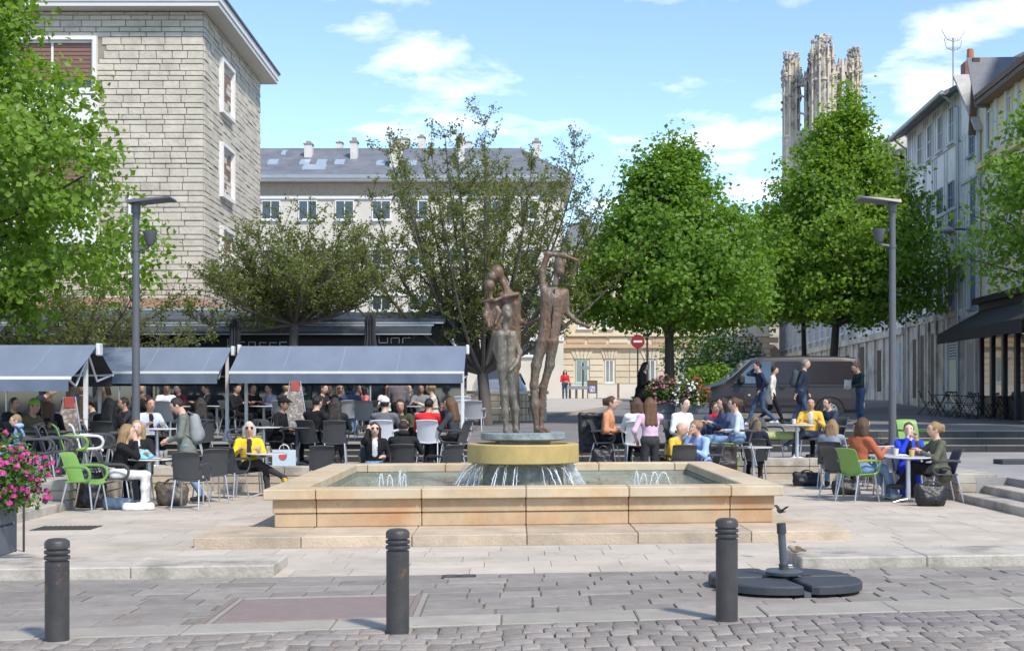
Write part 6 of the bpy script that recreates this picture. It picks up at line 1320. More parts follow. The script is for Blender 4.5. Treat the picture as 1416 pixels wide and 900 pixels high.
side_panel([(-1.05, .5), (-1.05, .56), (1.0, .56), (1.0, .5)], vy, .03, .03).build('side_moulding', M_vtrim, van); side_panel([(-1.5, 1.06), (-1.5, 1.085), (2.3, 1.085), (2.3, 1.06)], vy, .012).build('waist_crease', M_vpaint, van)
side_panel([(-1.1, .30), (-1.1, .40), (1.02, .40), (1.02, .30)], vy, .02, .03).build('sill', M_vtrim, van)
for x in (-1.55, 1.45):
    a = [(x + .42 * math.cos(t), max(.335 + .42 * math.sin(t), .26)) for t in np.linspace(-.15, PI + .15, 18)]; side_panel(a, vy, .012, .02).build('wheel_arch', M_black, van); wheel(van, x, -.885); wheel(van, x, .885)
    m = MB(); m.tube([(x + .43 * math.cos(t), -(vy(.7) + .012), .335 + .43 * math.sin(t)) for t in np.linspace(-.1, PI + .1, 16)], .022, 6, flat=.7); m.build('arch_lip', M_vpaint, van, smooth=40)
m = MB(); m.add([(-1.60, -.76, 1.24), (-1.60, .76, 1.24), (-.93, .68, 1.845), (-.93, -.68, 1.845), (-1.57, -.76, 1.22), (-1.57, .76, 1.22), (-.90, .68, 1.80), (-.90, -.68, 1.80)], [(0, 1, 2, 3), (4, 7, 6, 5), (0, 4, 5, 1), (1, 5, 6, 2), (2, 6, 7, 3), (3, 7, 4, 0)]); m.build('windscreen', M_vglass, van)
for s in (-1, 1):
    m = MB(); m.cbox(-2.40, -2.12, s * .9 - .07 if s < 0 else s * .9 - .02, s * .9 + .02 if s < 0 else s * .9 + .07, .78, .95, .03); m.build('headlight', mat('headlight_glass', (.5, .52, .54), .08, 0, .2, 6, spec=.9), van, smooth=40)
    m = MB(); m.cbox(-1.30, -1.12, s * 1.07 - .1, s * 1.07 + .1, 1.14, 1.38, .04); m.build('mirror', M_vtrim, van, smooth=40); m = MB(); m.cbox(2.36, 2.462, s * .88 - .04, s * .88 + .04, .9, 1.4, .02); m.build('tail_light', mat('tail_red', (.3, .02, .02), .2), van)
m = MB(); m.cbox(-2.52, -2.2, -.9, .9, .30, .60, .06); m.build('bumper', M_vdark, van, smooth=40); m = MB(); m.cbox(2.25, 2.52, -.9, .9, .36, .62, .05); m.build('bumper', mat('grey_trim', (.2, .2, .21), .6), van, smooth=40); m = MB(); m.cbox(-2.46, -2.42, -.5, .5, .66, .8, .01); m.build('grille', M_vtrim, van)
for x in (-.42, -.05): m = MB(); m.cbox(x, x + .16, -1.0, -.955, 1.0, 1.035, .01); m.build('door_handle', M_vtrim, van)
m = MB(); m.cbox(-1.0, -.93, -.975, -.95, .78, .82, .004); m.build('indicator', mat('amber_white', (.6, .58, .5), .3), van)
def car(label, px, Y, col, rz):
    o = empty('parked_car', (xof(px, Y), Y, street_h(Y) + .12), rz, label, 'car', 'cars parked behind the stone wall'); P_ = mat('car_' + label.split()[0], col, .25, .4, .04, 2, coat=.6)
    loft_body([(-2.05, .35, .5, .62, .7, .6), (-1.9, .25, .62, .74, .8, .7), (-1.2, .22, .80, .92, .84, .72), (-.75, .22, .86, 1.08, .85, .68), (-.2, .22, .88, 1.40, .85, .62), (.5, .22, .88, 1.45, .85, .62), (1.2, .22, .88, 1.38, .85, .62), (1.75, .26, .86, 1.05, .83, .66), (2.0, .35, .8, .92, .78, .62)]).build('body', P_, o, smooth=35)
    yf = lambda z: .85 + (.66 - .85) * max(0, z - .88) / .5
    side_panel([(-.72, .92), (-.25, 1.30), (.45, 1.34), (.45, .92)], yf, .012).build('side_window', M_glassd, o); side_panel([(.52, .92), (.52, 1.34), (1.1, 1.28), (1.5, .95)], yf, .012).build('side_window', M_glassd, o)
    m = MB(); m.add([(-.82, -.62, 1.06), (-.82, .62, 1.06), (-.25, .54, 1.40), (-.25, -.54, 1.40)], [(0, 1, 2, 3)]); m.build('windscreen', M_glassd, o)
    for x in (-1.3, 1.25): wheel(o, x, -.78, .30); wheel(o, x, .78, .30)
    for s in (-1, 1): m = MB(); m.cbox(1.9, 2.03, s * .65 - .1, s * .65 + .1, .68, .85, .02); m.build('tail_light', MATS['tail_red'], o); m = MB(); m.cbox(-2.02, -1.9, s * .6 - .12, s * .6 + .12, .55, .66, .02); m.build('headlight', MATS['headlight_glass'], o)
car('silver small car just visible over the street wall', 690, 45.5, (.25, .26, .28), R(94))
# ================================================================ people and their chairs
LV, MV = 0., .38                                     # floor of the square, floor of the raised terrace
BLK, NAVY, JEAN, DJEAN = (.012, .012, .014), (.022, .028, .048), (.17, .27, .42), (.055, .09, .16)
CN = {'grey': 'charcoal', 'green': 'bright green', 'white': 'white', 'silver': 'silver grey'}
def seat(label, who, px, Y, z, face, c='grey', cdx=0, **k):
    """a seated person on a chair of their own"""
    o = person(label, px, Y, z, R(face), 'sit', **k); chair('%s plastic cafe chair under %s' % (CN[c], who), px + cdx, Y, z, R(face), c); return o
# --- front left
seat('woman with long fair hair, black cardigan and white trousers, hand at chin', 'the woman in white trousers', 161, 20.9, LV, 98, hands='chin', lean=.22, top=BLK, bot=(.70, .68, .65), shoe=(.16, .12, .10), hair=('fair', 'wavy'))
seat('blonde woman in black jacket and white top facing the camera at a table', 'the blonde woman in black jacket', 191, 22.0, LV, 8, hands='table', top=(.016, .016, .018), inner=(.7, .7, .68), bot=BLK, hair=('blond', 'long'), skin=3, sc=1.02)
person('standing young man in grey-green jacket and light jeans looking down', 258, 21.7, LV, R(-82), 'stand', 'look', 'step', .10, top=(.17, .185, .16), bot=JEAN, shoe=(.02, .02, .02), hair=('dark', 'short'), nod=.45, coat=True, sc=.985)
seat('man in black waistcoat over a light blue shirt at the rear table', 'the man in the black waistcoat', 205, 25.5, MV, 35, hands='table', top=(.50, .56, .68), inner=BLK, bot=BLK, skin=1, hair=('dark', 'buzz'))
seat('white-haired woman in yellow jacket and sunglasses with yellow shoes', 'the woman in the yellow jacket', 344, 23.6, LV, 14, hands='table', legs='side2', top=(.72, .50, .03), inner=(.03, .03, .035), bot=(.035, .035, .04), shoe=(.65, .40, .03), hair=('white', 'bob'), glasses='dark', skin=0, sc=.98)
seat('dark-haired woman in sunglasses and black top touching her hair', 'the woman touching her hair', 517, 23.7, LV, 12, hands='head', top=BLK, inner=(.6, .6, .6), bot=JEAN, hair=('dark', 'long'), glasses='dark', skin=3, sc=.97)
seat('man in black hooded top seen from behind at the pool edge', 'the man in the black hooded top', 557, 24.1, LV, 182, hands='reach', lean=.3, top=(.02, .02, .022), bot=BLK, hair=('dark', 'buzz'), hat=('hood', (.02, .02, .022)), wide=1.12)
# --- raised terrace behind, left half
G2 = 'people under the awnings'
seat('person in white cap and grey hooded sweatshirt seen from behind', 'the person in the white cap', 531, 26.0, MV, 176, 'white', hands='table', top=(.13, .135, .15), bot=BLK, hair=('dark', 'short'), hat=('cap', (.66, .66, .63)), wide=1.1, group=G2)
seat('man in a red short-sleeved shirt seen from behind', 'the man in the red shirt', 590, 26.1, MV, 168, 'white', cdx=6, hands='table', short=True, lean=.25, top=(.62, .03, .035), bot=BLK, hair=('black', 'short'), skin=1, wide=1.08, group=G2)
seat('woman with long curly brown hair and dark jacket facing left', 'the woman with curly brown hair', 629, 26.0, MV, -110, hands='drink', top=(.05, .055, .065), bot=BLK, hair=('chest', 'curly'), group=G2)
seat('dark-haired woman in patterned olive top leaning at the rear table', 'the woman in the olive top', 555, 27.0, MV, 0, 'grey', hands='table', lean=.35, top=(.06, .065, .035), bot=BLK, hair=('dark', 'long'), skin=1, group=G2)
seat('large figure in black coat seen from behind left of the grey chair', 'the figure in the black coat', 434, 26.0, MV, 150, hands='table', top=BLK, bot=BLK, hair=('black', 'short'), coat=True, wide=1.15, group=G2, sc=1.03)
seat('woman with long black hair and dark coat seen from behind', 'the woman with long black hair', 463, 25.6, MV, 186, hands='table', top=(.02, .02, .02), bot=BLK, hair=('dark', 'long'), coat=True, group=G2)
seat('man in black cap and coat seated facing the small dark table', 'the man in the black cap', 385, 26.4, MV, 78, hands='lap', top=BLK, bot=(.02, .02, .022), hair=('black', 'short'), hat=('cap', BLK), skin=2, coat=True, group=G2)
seat('woman with dark brown hair and black coat seen from behind', 'the woman behind the standing man', 278, 26.6, MV, 200, hands='table', top=BLK, bot=BLK, hair=('dark', 'long'), coat=True, group=G2)
seat('man in green beanie and olive coat bent over a table', 'the man in the green beanie', 35, 24.0, MV, 65, hands='table', lean=.3, top=(.12, .11, .06), bot=BLK, hair=('brown', 'short'), hat=('beanie', (.22, .50, .06)), skin=1, coat=True, group=G2)
seat('fair-haired child in light blue hooded top beside the pink flowers', 'the child in light blue', 30, 21.6, MV, -70, hands='lap', top=(.26, .45, .72), bot=JEAN, hair=('fair', 'short'), hat=('hood', (.26, .45, .72)), sc=.80, group=G2)
person('man in dark padded jacket standing bent behind the green beanie', 40, 25.4, MV, R(80), 'stand', 'hold', 'stand', .75, top=NAVY, bot=BLK, hair=('dark', 'short'), group=G2)
seat('person with glasses holding a light blue paper under the awning', 'the person with glasses', 57, 26.7, MV, 10, hands='phone', top=(.03, .03, .035), bot=BLK, hair=('brown', 'short'), glasses='dark', skin=3, group=G2)
seat('man in dark cap and grey jacket with white print looking down', 'the man in the dark cap', 82, 26.9, MV, 60, hands='table', lean=.2, nod=.3, top=(.075, .08, .085), inner=(.6, .6, .6), bot=BLK, hair=('dark', 'short'), hat=('cap', (.03, .02, .02)), group=G2)
seat('woman with very long brown hair seen from behind by the menu stand', 'the woman with very long brown hair', 66, 24.7, MV, 190, hands='lap', top=BLK, bot=BLK, hair=('brown', 'long'), coat=True, group=G2)
seat('curly-haired man in dark jacket facing left under the awning end', 'the curly-haired man', 133, 27.0, MV, -70, hands='table', top=(.03, .032, .036), bot=BLK, hair=('dark', 'curlyshort'), group=G2)
seat('person wrapped in a black coat with black hair seen from behind', 'the person in the black wrap', 148, 24.9, MV, 175, hands='lap', top=BLK, bot=BLK, hair=('black', 'long'), coat=True, wide=1.15, group=G2)
seat('man in dark jacket facing left beside the left lamp post', 'the man beside the lamp post', 178, 28.6, MV, -60, hands='phone', top=(.035, .037, .045), bot=BLK, hair=('dark', 'short'), skin=1, group=G2)
# --- far row under the long awning
FZ = street_h(38)
G3 = 'people in the far row under the awnings'
for lab, who, px, Y, f, kw in (
    ('man in white shirt leaning on the far left table', 'the man in the white shirt', 229, 36, 25, dict(top=(.62, .64, .68), bot=BLK, hair=('black', 'short'), skin=2)),
    ('balding man in dark coat with white collar facing left', 'the man with the white collar', 291, 38, -75, dict(top=(.03, .03, .035), inner=(.6, .6, .6), bot=BLK, hair=('brown', 'buzz'))),
    ('man in lilac and white shirt at the far table', 'the man in the lilac shirt', 376, 38.5, -40, dict(top=(.50, .47, .62), bot=BLK, hair=('dark', 'short'))),
    ('fair curly-haired person facing away in the far row', 'the fair curly-haired person', 394, 36.5, 160, dict(top=(.05, .05, .05), bot=BLK, hair=('blond', 'curlyshort'))),
    ('bald man in black jacket leaning right at the far table', 'the bald man in black', 441, 37, 60, dict(top=(.03, .03, .032), bot=BLK, hair=('brown', 'buzz'), lean=.2)),
    ('dark-haired man in navy jumper holding a sandwich', 'the man with the sandwich', 456, 38.5, 5, dict(top=NAVY, bot=BLK, hair=('black', 'short'), hands='drink', skin=1)),
    ('blonde woman in sunglasses and grey top in the far row', 'the blonde woman in the far row', 468, 39, 25, dict(top=(.22, .23, .26), bot=BLK, hair=('blond', 'bob'), glasses='dark')),
    ('person in blue hooded top seen from behind in the far row', 'the person in the blue hooded top', 484, 37.5, 182, dict(top=(.06, .08, .16), bot=JEAN, hair=('dark', 'short'), hat=('hood', (.06, .08, .16)), wide=1.15)),
    ('woman in coral top with long dark hair in the far row', 'the woman in the coral top', 505, 37.8, -55, dict(top=(.62, .17, .16), bot=JEAN, hair=('black', 'long'))),
    ('pink-faced man behind the plaid shirt in the far row', 'the pink-faced man', 564, 38.5, 10, dict(top=(.05, .05, .06), bot=BLK, hair=('ginger', 'short'), skin=3)),
    ('older person in cream jumper facing left in the far row', 'the person in the cream jumper', 601, 36.2, -80, dict(top=(.58, .53, .43), bot=(.5, .48, .42), hair=('fair', 'curlyshort'), skin=1))):
    seat(lab, who, px, 33.2 + (Y - 36) * .95, DZ, f, 'grey' if px % 2 else 'silver', group=G3, **kw)
person('person in a dark plaid shirt standing with back turned', 551, 32.2, DZ - .2, R(185), 'stand', 'look', 'stand', .1, top=(.14, .12, .13), bot=BLK, hair=('dark', 'short'), wide=1.1, group=G3)
EXTRA = [('man with grey hair and black jacket in the far row left', 195, 34.5, 20, (.03, .03, .035), ('grey', 'short'), 0), ('woman with tied brown hair and dark red top far left', 250, 35.2, -30, (.16, .03, .04), ('brown', 'bun'), 3), ('person in black with hair in a bun beside the lilac shirt', 347, 35.4, 40, BLK, ('dark', 'bun'), 1), ('bearded man in dark green shirt in the far row', 420, 35.6, -20, (.03, .06, .04), ('brown', 'short'), 0), ('woman in white blouse far behind the black hooded man', 535, 35.3, 15, (.6, .6, .6), ('dark', 'wavy'), 1), ('man in grey jumper at the far right of the far row', 582, 35.5, 5, (.2, .2, .21), ('black', 'short'), 2), ('woman in dark blue dress far left under the awning', 112, 32.5, 30, (.04, .05, .12), ('fair', 'bob'), 0), ('man in black shirt beside the middle awning post', 322, 33.4, 70, BLK, ('dark', 'short'), 1), ('woman in beige coat at the far left table', 150, 33.8, -40, (.35, .28, .2), ('brown', 'wavy'), 0), ('person in black jumper in the left awning shade', 15, 27.2, 60, BLK, ('dark', 'short'), 1), ('woman in grey cardigan at the left awning end', 108, 27.6, 150, (.12, .12, .13), ('chest', 'long'), 0)]
for lab, px, Y, f, tp, hr, sk in EXTRA: seat(lab, 'the ' + ' '.join(lab.split()[:6]), px, Y, DZ if Y > 28 else MV, f, 'grey', hands=random.choice(['table', 'drink', 'phone', 'table']), top=tp, bot=BLK, hair=hr, skin=sk, group=G3)
# --- behind the pool
G4 = 'people behind the fountain'
seat('woman in orange jumper with brown hair tied up, facing right', 'the woman in the orange jumper', 838, 25.6, MV, 75, hands='lap', legs='cross', top=(.60, .27, .14), bot=BLK, shoe=(.05, .05, .05), hair=('brown', 'pony'), sc=1.02, group=G4)
seat('brown-haired woman in white top sitting in the white chair', 'the woman in the white top', 881, 25.0, MV, 178, 'white', hands='table', top=(.68, .67, .66), bot=(.2, .19, .18), hair=('brown', 'bob'), group=G4)
person('standing woman in pink jumper with long auburn hair seen from behind', 899, 23.95, LV, R(190), 'stand', 'ear', 'stand', 0, top=(.62, .44, .55), bot=(.045, .045, .05), hair=('chest', 'long'), sc=.97, group=G4)
seat('bald man in yellow T-shirt leaning over the table', 'the bald man in the yellow shirt', 922, 24.2, LV, 62, hands='table', lean=.42, short=True, top=(.72, .46, .05), bot=NAVY, hair=('brown', 'bald'), skin=0, group=G4)
seat('dark-haired man in white shirt facing right above the bald man', 'the man in the white shirt and blue jeans', 941, 25.8, MV, 38, hands='lap', top=(.70, .70, .68), bot=JEAN, hair=('dark', 'short'), skin=3, wide=1.1, group=G4)
seat('curly-haired woman in a light blue shirt leaning on her arm', 'the woman in the light blue shirt', 974, 24.1, LV, -62, hands='chin', lean=.25, top=(.33, .47, .78), bot=JEAN, hair=('fair', 'curlyshort'), skin=0, wide=1.1, group=G4)
seat('child with a bright red scarf near the van wheel', 'the child with the red scarf', 986, 27.2, MV, 20, hands='lap', top=(.06, .07, .14), bot=NAVY, hair=('brown', 'short'), scarf=(.72, .02, .03), sc=.93, group=G4)
seat('dark-haired woman in blue cardigan facing left by the van', 'the woman in the blue cardigan', 1006, 26.6, MV, -70, hands='table', top=(.09, .11, .19), bot=JEAN, hair=('dark', 'wavy'), group=G4)
seat('woman in pale blue shirt with brown ponytail facing left', 'the woman in the pale blue shirt', 1023, 26.0, MV, -95, hands='lap', legs='ext', top=(.52, .58, .68), bot=JEAN, shoe=(.6, .6, .58), hair=('brown', 'pony'), group=G4)
seat('woman in navy jacket with fair-brown hair seen from behind', 'the woman in the navy jacket', 1044, 27.0, LV, 172, hands='table', top=(.022, .026, .04), bot=BLK, hair=('fair', 'bob'), coat=True, wide=1.08, group=G4)
seat('man in yellow sweatshirt with a white and black band, facing us', 'the man in the yellow sweatshirt', 1121, 28.9, MV, -12, 'grey', hands='table', legs='side', top=(.72, .43, .06), inner=(.6, .6, .58), bot=(.07, .085, .11), shoe=(.62, .62, .6), hair=('black', 'short'), skin=1, group=G4)
seat('man in navy jumper turned towards the yellow sweatshirt', 'the man in the navy jumper', 1150, 29.4, MV, -62, hands='reach', top=(.03, .045, .075), bot=BLK, hair=('black', 'short'), skin=0, group=G4)
seat('woman with long fair hair and grey jacket seen from behind', 'the woman in the grey jacket', 1149, 25.4, LV, 160, hands='chin', lean=.3, top=(.27, .30, .35), bot=JEAN, hair=('fair', 'long'), coat=True, group=G4)
seat('woman in rust red jumper and blue jeans on a green chair', 'the woman in the rust jumper', 1187, 22.1, LV, 122, 'green', hands='table', legs='ext', top=(.40, .115, .055), bot=JEAN, shoe=(.62, .60, .56), hair=('brown', 'bob'), sc=1.05, group=G4)
seat('person in dark grey jumper bent low behind the rust jumper', 'the person bent low in dark grey', 1212, 25.6, LV, -100, hands='table', lean=.5, top=(.05, .055, .07), bot=BLK, hair=('dark', 'short'), group=G4)
seat('woman in royal blue jacket talking, hand at her cheek', 'the woman in the blue jacket', 1256, 22.9, LV, -12, 'grey', hands='chin', top=(.025, .06, .62), inner=BLK, bot=(.03, .07, .55), hair=('brown', 'pony'), skin=3, coat=True, sc=.98, group=G4)
seat('woman in khaki parka with fair ponytail raising her hand', 'the woman in the khaki parka', 1301, 22.0, LV, -88, hands='talk', legs='cross', top=(.105, .11, .075), bot=BLK, shoe=(.03, .03, .03), hair=('fair', 'pony'), coat=True, group=G4)
# --- passers-by
G5 = 'people walking on the street'
def walker(label, px, Y, face, **k): return person(label, px, Y, street_h(Y) if Y > 33 else .86, R(face), 'stand', group=G5, **k)
walker('woman in white coat walking, half hidden by the navy jacket', 1066, 38.4, 80, hands='side', legs='walk', top=(.66, .64, .58), bot=BLK, hair=('dark', 'short'), coat=True, sc=.95)
walker('dark-haired woman in navy padded jacket walking with a phone', 1053, 36.6, -85, hands='ear', legs='walk', top=(.028, .036, .065), bot=DJEAN, shoe=(.6, .6, .6), hair=('black', 'short'))
walker('man in navy padded jacket with grey backpack walking right', 1108, 35.2, 78, hands='swing', legs='step', top=(.022, .03, .052), bot=DJEAN, hair=('grey', 'short'), coat=True, sc=1.03)
walker('man in dark green jumper reading a paper beside the van', 1190, 37.6, -75, hands='read', legs='stand', top=(.016, .038, .034), bot=DJEAN, hair=('brown', 'short'), nod=.35)
walker('woman in red coat looking at her phone on the far pavement', 781, 78, 5, hands='read', legs='stand', top=(.60, .03, .04), bot=DJEAN, hair=('black', 'long'), sc=1.02)
walker('woman in a long black dress standing by the flower planter', 886, 39.2, 70, hands='hold', legs='skirt', top=(.014, .013, .014), bot=(.013, .012, .013), hair=('black', 'wavy'), nod=.2, sc=1.03)
# --- empty chairs
for lab, px, Y, z, f, c in (
    ('bright green armchair standing empty in front of the low wall', 118, 20.2, LV, 78, 'green'),
    ('charcoal chair with its back to us in front of the standing man', 264, 20.7, LV, 176, 'grey'),
    ('charcoal chair turned sideways right of the standing man', 291, 21.9, LV, -150, 'grey'),
    ('charcoal chair left of the woman in yellow, back to us', 318, 22.7, LV, 165, 'grey'),
    ('empty charcoal chair with its back to us by the pool corner', 447, 23.4, LV, 183, 'grey'),
    ('charcoal armchair angled beside the black hooded man', 615, 23.7, LV, -140, 'grey'),
    ('silver grey chair turned away beside the far left table', 232, 29.6, DZ, 165, 'silver'),
    ('charcoal chair pulled up behind the child in light blue', 52, 20.9, MV, 115, 'grey'),
    ('charcoal chair second from the flowers at the terrace edge', 76, 21.3, MV, 112, 'grey'),
    ('charcoal chair third from the flowers at the terrace edge', 86, 21.8, MV, 110, 'grey'),
    ('green chair at the terrace edge behind the empty green one', 102, 22.2, MV, 108, 'green'),
    ('white chair beside the white awning post', 124, 22.7, MV, 106, 'white'),
    ('charcoal chair between white chair and fair-haired woman', 140, 23.2, MV, 105, 'grey'),
    ('charcoal chair tucked in beside the black wrapped person', 165, 24.3, MV, -70, 'grey'),
    ('silver chair left of the white cap', 505, 31.5, DZ, 178, 'silver'),
    ('charcoal chair at the terrace edge right of the lamp', 262, 25.2, MV, -80, 'grey'),
    ('charcoal chair pushed aside left of the tall menu easel', 335, 26.6, MV, -60, 'grey'),
    ('silver chair with tall back beside the street post', 656, 33.2, DZ, 176, 'silver'),
    ('white chair stacked below another beside the long awning', 640, 34.6, DZ, 178, 'white'),
    ('white chair stacked on another beside the long awning', 641, 34.55, DZ + .10, 178, 'white'),
    ('charcoal armchair with a yellow-green jacket left of the yellow sweatshirt', 1062, 28.7, MV, 40, 'grey'),
    ('charcoal chair with its back to us before the blue shirt', 944, 23.75, LV, 180, 'grey'),
    ('green chair with a dark coat beside the blue shirt', 1001, 24.6, LV, 165, 'green'),
    ('green chair standing empty behind the blue jacket', 1263, 26.0, MV, 12, 'green'),
    ('charcoal armchair in front of the green chair on the right', 1163, 22.9, LV, 115, 'grey'),
    ('charcoal chair tucked at the table behind the lamp', 1222, 24.6, LV, 185, 'grey'),
    ('white chair under the table behind the rust jumper', 1228, 23.2, LV, 170, 'white'),
    ('charcoal chair leaning beside the bent person', 1196, 27.0, LV, -30, 'grey')):
    chair(lab, px, Y, z, R(f), c)
# --- tables
for lab, px, Y, z, k in (
    ('pale round table with shopping between two women in black', 206, 21.25, LV, 'pale'), ('pale round table in front of the man in the waistcoat', 217, 24.95, MV, 'pale'), ('pale round table beside the woman in the yellow jacket', 368, 23.3, LV, 'pale'), ('pale round table left of the man in the black cap', 365, 26.2, MV, 'pale'), ('small dark table in front of the man in the black cap', 411, 25.9, MV, 'dark'),
    ('dark round table before the red shirt', 575, 26.9, MV, 'dark'), ('dark round table before the green beanie', 60, 23.4, MV, 'dark'), ('dark round table at the terrace edge by the awning post', 85, 22.9, MV, 'dark'), ('dark round table behind the black wrapped person', 150, 26.2, MV, 'dark'),
    ('pale round table in the far row near the lilac shirt', 365, 34.2, DZ, 'pale'), ('pale round table in the far row near the white shirt', 243, 33.5, DZ, 'pale'), ('pale round table in the far row before the cream jumper', 578, 33.7, DZ, 'pale'), ('pale round table far behind the standing man', 300, 34.6, DZ, 'pale'), ('pale round table near the left lamp post', 176, 27.6, MV, 'pale'),
    ('pale round table between white chair and orange jumper', 872, 26.2, MV, 'pale'), ('pale round table before the blue shirt', 948, 24.75, LV, 'pale'), ('pale round table before the yellow sweatshirt', 1102, 28.2, MV, 'pale'), ('pale round table with cups before the blue jacket', 1256, 21.9, LV, 'pale'), ('pale round table joined on the left of the cups', 1222, 22.5, LV, 'pale'), ('pale round table before the navy jacket', 1042, 26.2, LV, 'pale'), ('dark round table before the grey jacket', 1170, 24.7, LV, 'dark')):
    table(lab, px, Y, z, k, rng.uniform(0, 1.5))

# ================================================================ things on tables and floor
def blob(name, label, cat, loc, prims, mats, vox=.015, amp=.008, k=60, rz=0, freq=14, extra=None):
    V, Fq, tg = sdf_mesh(prims, vox, k); V = V + unit(V - V.mean(0)) * np.array([[mnoise.noise(Vector(v * freq)) * amp] for v in V])
    o = link(name, mesh_from(name, V, Fq, tg, mats, extra), None, loc, rz); return tag(o, label, cat)
def bag(label, px, Y, z, w, d, h, col, handle=True, cat='bag', rz=0., name='handbag'):
    o = empty(name, (xof(px, Y), Y, z), rz, label, cat); r0 = min(d / 2, h * .4); r1 = r0 * .5; q = w / 2; V, Fq, tg = sdf_mesh([cap((-q + r0, -d * .12, r0 * .8), (q - r0, -d * .12, r0 * .8), r0 * .8, r0 * .8, 0), cap((-q + r0, d * .12, r0 * .8), (q - r0, d * .12, r0 * .8), r0 * .8, r0 * .8, 0), cap((-q + r0 * .9, 0, h * .6), (q - r0, 0, h * .55), r0 * .75, r0 * .7, 0), cap((-q * .8, 0, h - r1), (q * .72, 0, h - r1 * 1.3), r1, r1 * .9, 0), cap((-q + r1, 0, r1), (-q * .85, 0, h - r1), r1 * 1.1, r1 * .9, 0), cap((q - r1, 0, r1), (q * .8, 0, h - r1), r1 * 1.1, r1 * .9, 0), ell((0, 0, h * .48), (q * .9, r0 * .7, h * .44), 0)], .015, 55)
    V[:, 2] = np.maximum(V[:, 2], 0); V = V + unit(V - V.mean(0)) * np.array([[(mnoise.noise(Vector(v * 11 + px)) * .018 + abs(mnoise.noise(Vector(v * 24 + px))) * .014)] for v in V]); V[:, 2] = np.maximum(V[:, 2], .002); link('body', mesh_from('body', V, Fq, tg, [mat('bag_%.2f_%.2f_%.2f' % tuple(col), col, .45, 0, .15, 9, .4, 30)]), o)
    if handle:
        for s in (-1, 1): m = MB(); m.tube([(s * .0 + w * .25 * math.cos(t), s * d * .2, h * .8 + h * .35 * math.sin(t)) for t in np.linspace(0, PI, 10)], .009, 6); m.build('handle', M_black, o)
    return o
bag('black leather handbag beside the khaki parka chair', 1287, 21.2, 0, .44, .28, .34, (.014, .014, .016)); bag('black rucksack behind the bright green armchair', 126, 20.9, 0, .42, .32, .55, (.014, .014, .016), name='rucksack'); bag('black bag under the grey jacket chair', 1116, 25.9, 0, .5, .3, .26, (.016, .018, .024)); bag('black bag on the floor under the rust jumper table', 1170, 23.6, 0, .45, .3, .24, (.014, .014, .016))
bag('square black bag below the orange jumper', 834, 24.85, MV, .36, .22, .36, (.012, .012, .013)); bag('brown and black shoulder bag by the standing man', 238, 21.3, 0, .45, .35, .36, (.10, .08, .06)); bag('dark coat hanging over a chair beside the orange jumper', 819, 25.9, MV + .25, .5, .2, .75, (.012, .012, .014), False, 'coat', 0, 'coat'); bag('dark brown coat hanging from the green chair by the blue shirt', 999, 24.3, .05, .5, .2, .8, (.028, .018, .015), False, 'coat', 0, 'coat'); bag('yellow-green jacket lying over an empty dark chair', 1076, 28.3, MV + .42, .6, .35, .16, (.28, .33, .10), False, 'jacket', 0, 'jacket')
bag('white plastic carrier bag lying under the front left table', 192, 20.4, 0, .42, .24, .10, (.68, .68, .68), False, 'bag', .3, 'carrier_bag'); bag('dark and blue carrier bag beside the white one', 163, 20.55, 0, .42, .3, .17, (.05, .09, .14), False, 'bag', 0, 'carrier_bag')
def worn_pack(label, px, Y, z, face, zc, col):
    o = empty('backpack', (xof(px, Y), Y, z), R(face), label, 'backpack'); V, Fq, tg = sdf_mesh([cap((-.07, .13, zc - .17), (.07, .13, zc - .17), .085, .085, 0), cap((-.07, .12, zc), (.07, .12, zc), .085, .085, 0), cap((-.06, .10, zc + .15), (.06, .10, zc + .15), .07, .07, 0), cap((-.05, .20, zc - .14), (.05, .20, zc - .14), .05, .05, 1), cap((-.05, .195, zc - .05), (.05, .195, zc - .05), .04, .04, 1), cap((-.07, .12, zc - .09), (.07, .12, zc - .09), .085, .085, 0), cap((-.065, .11, zc + .08), (.065, .11, zc + .08), .08, .08, 0), cap((-.05, .197, zc - .1), (.05, .197, zc - .1), .047, .047, 1)], .016, 50); link('body', mesh_from('body', V, Fq, tg, [cloth(col), cloth(tuple(c * .8 for c in col))]), o)
    for s in (-1, 1): m = MB(); m.tube([(s * .10, .13, zc + .17), (s * .11, .0, zc + .25), (s * .12, -.11, zc + .13), (s * .13, -.10, zc - .08), (s * .13, .12, zc - .18)], .016, 6, flat=.5); m.build('strap', cloth(tuple(c * .6 for c in col)), o)
worn_pack('grey backpack worn by the standing young man', 260, 21.7, LV, -82, 1.20, (.27, .28, .28)); worn_pack('grey backpack worn by the man walking past the van', 1106, 35.2, street_h(35.2), 78, 1.28, (.06, .075, .085))
o = empty('paper_bag', (xof(393, 25.1), 25.1, MV), R(6), 'pale blue paper carrier bag with a red round mark', 'bag'); m = MB(); m.add([(-.21, -.06, 0), (.21, -.06, 0), (.21, .06, 0), (-.21, .06, 0), (-.21, -.065, .33), (.21, -.065, .33), (.21, .065, .33), (-.21, .065, .33)], [(0, 1, 5, 4), (1, 2, 6, 5), (2, 3, 7, 6), (3, 0, 4, 7), (0, 3, 2, 1)]); m.build('body', mat('pale_blue_paper', (.50, .60, .68), .7, 0, .06, 6), o); m = MB(); m.tube([(-.02, -.068, .22), (-.02, -.070, .22)], .075, 20); m.build('round_mark', mat('mark_red', (.5, .08, .10), .6), o)
for s in (-1, 1): m = MB(); m.tube([(.09 * math.cos(t), s * .064, .33 + .10 * math.sin(t)) for t in np.linspace(0, PI, 8)], .006, 5); m.build('handle', M_wpet, o)
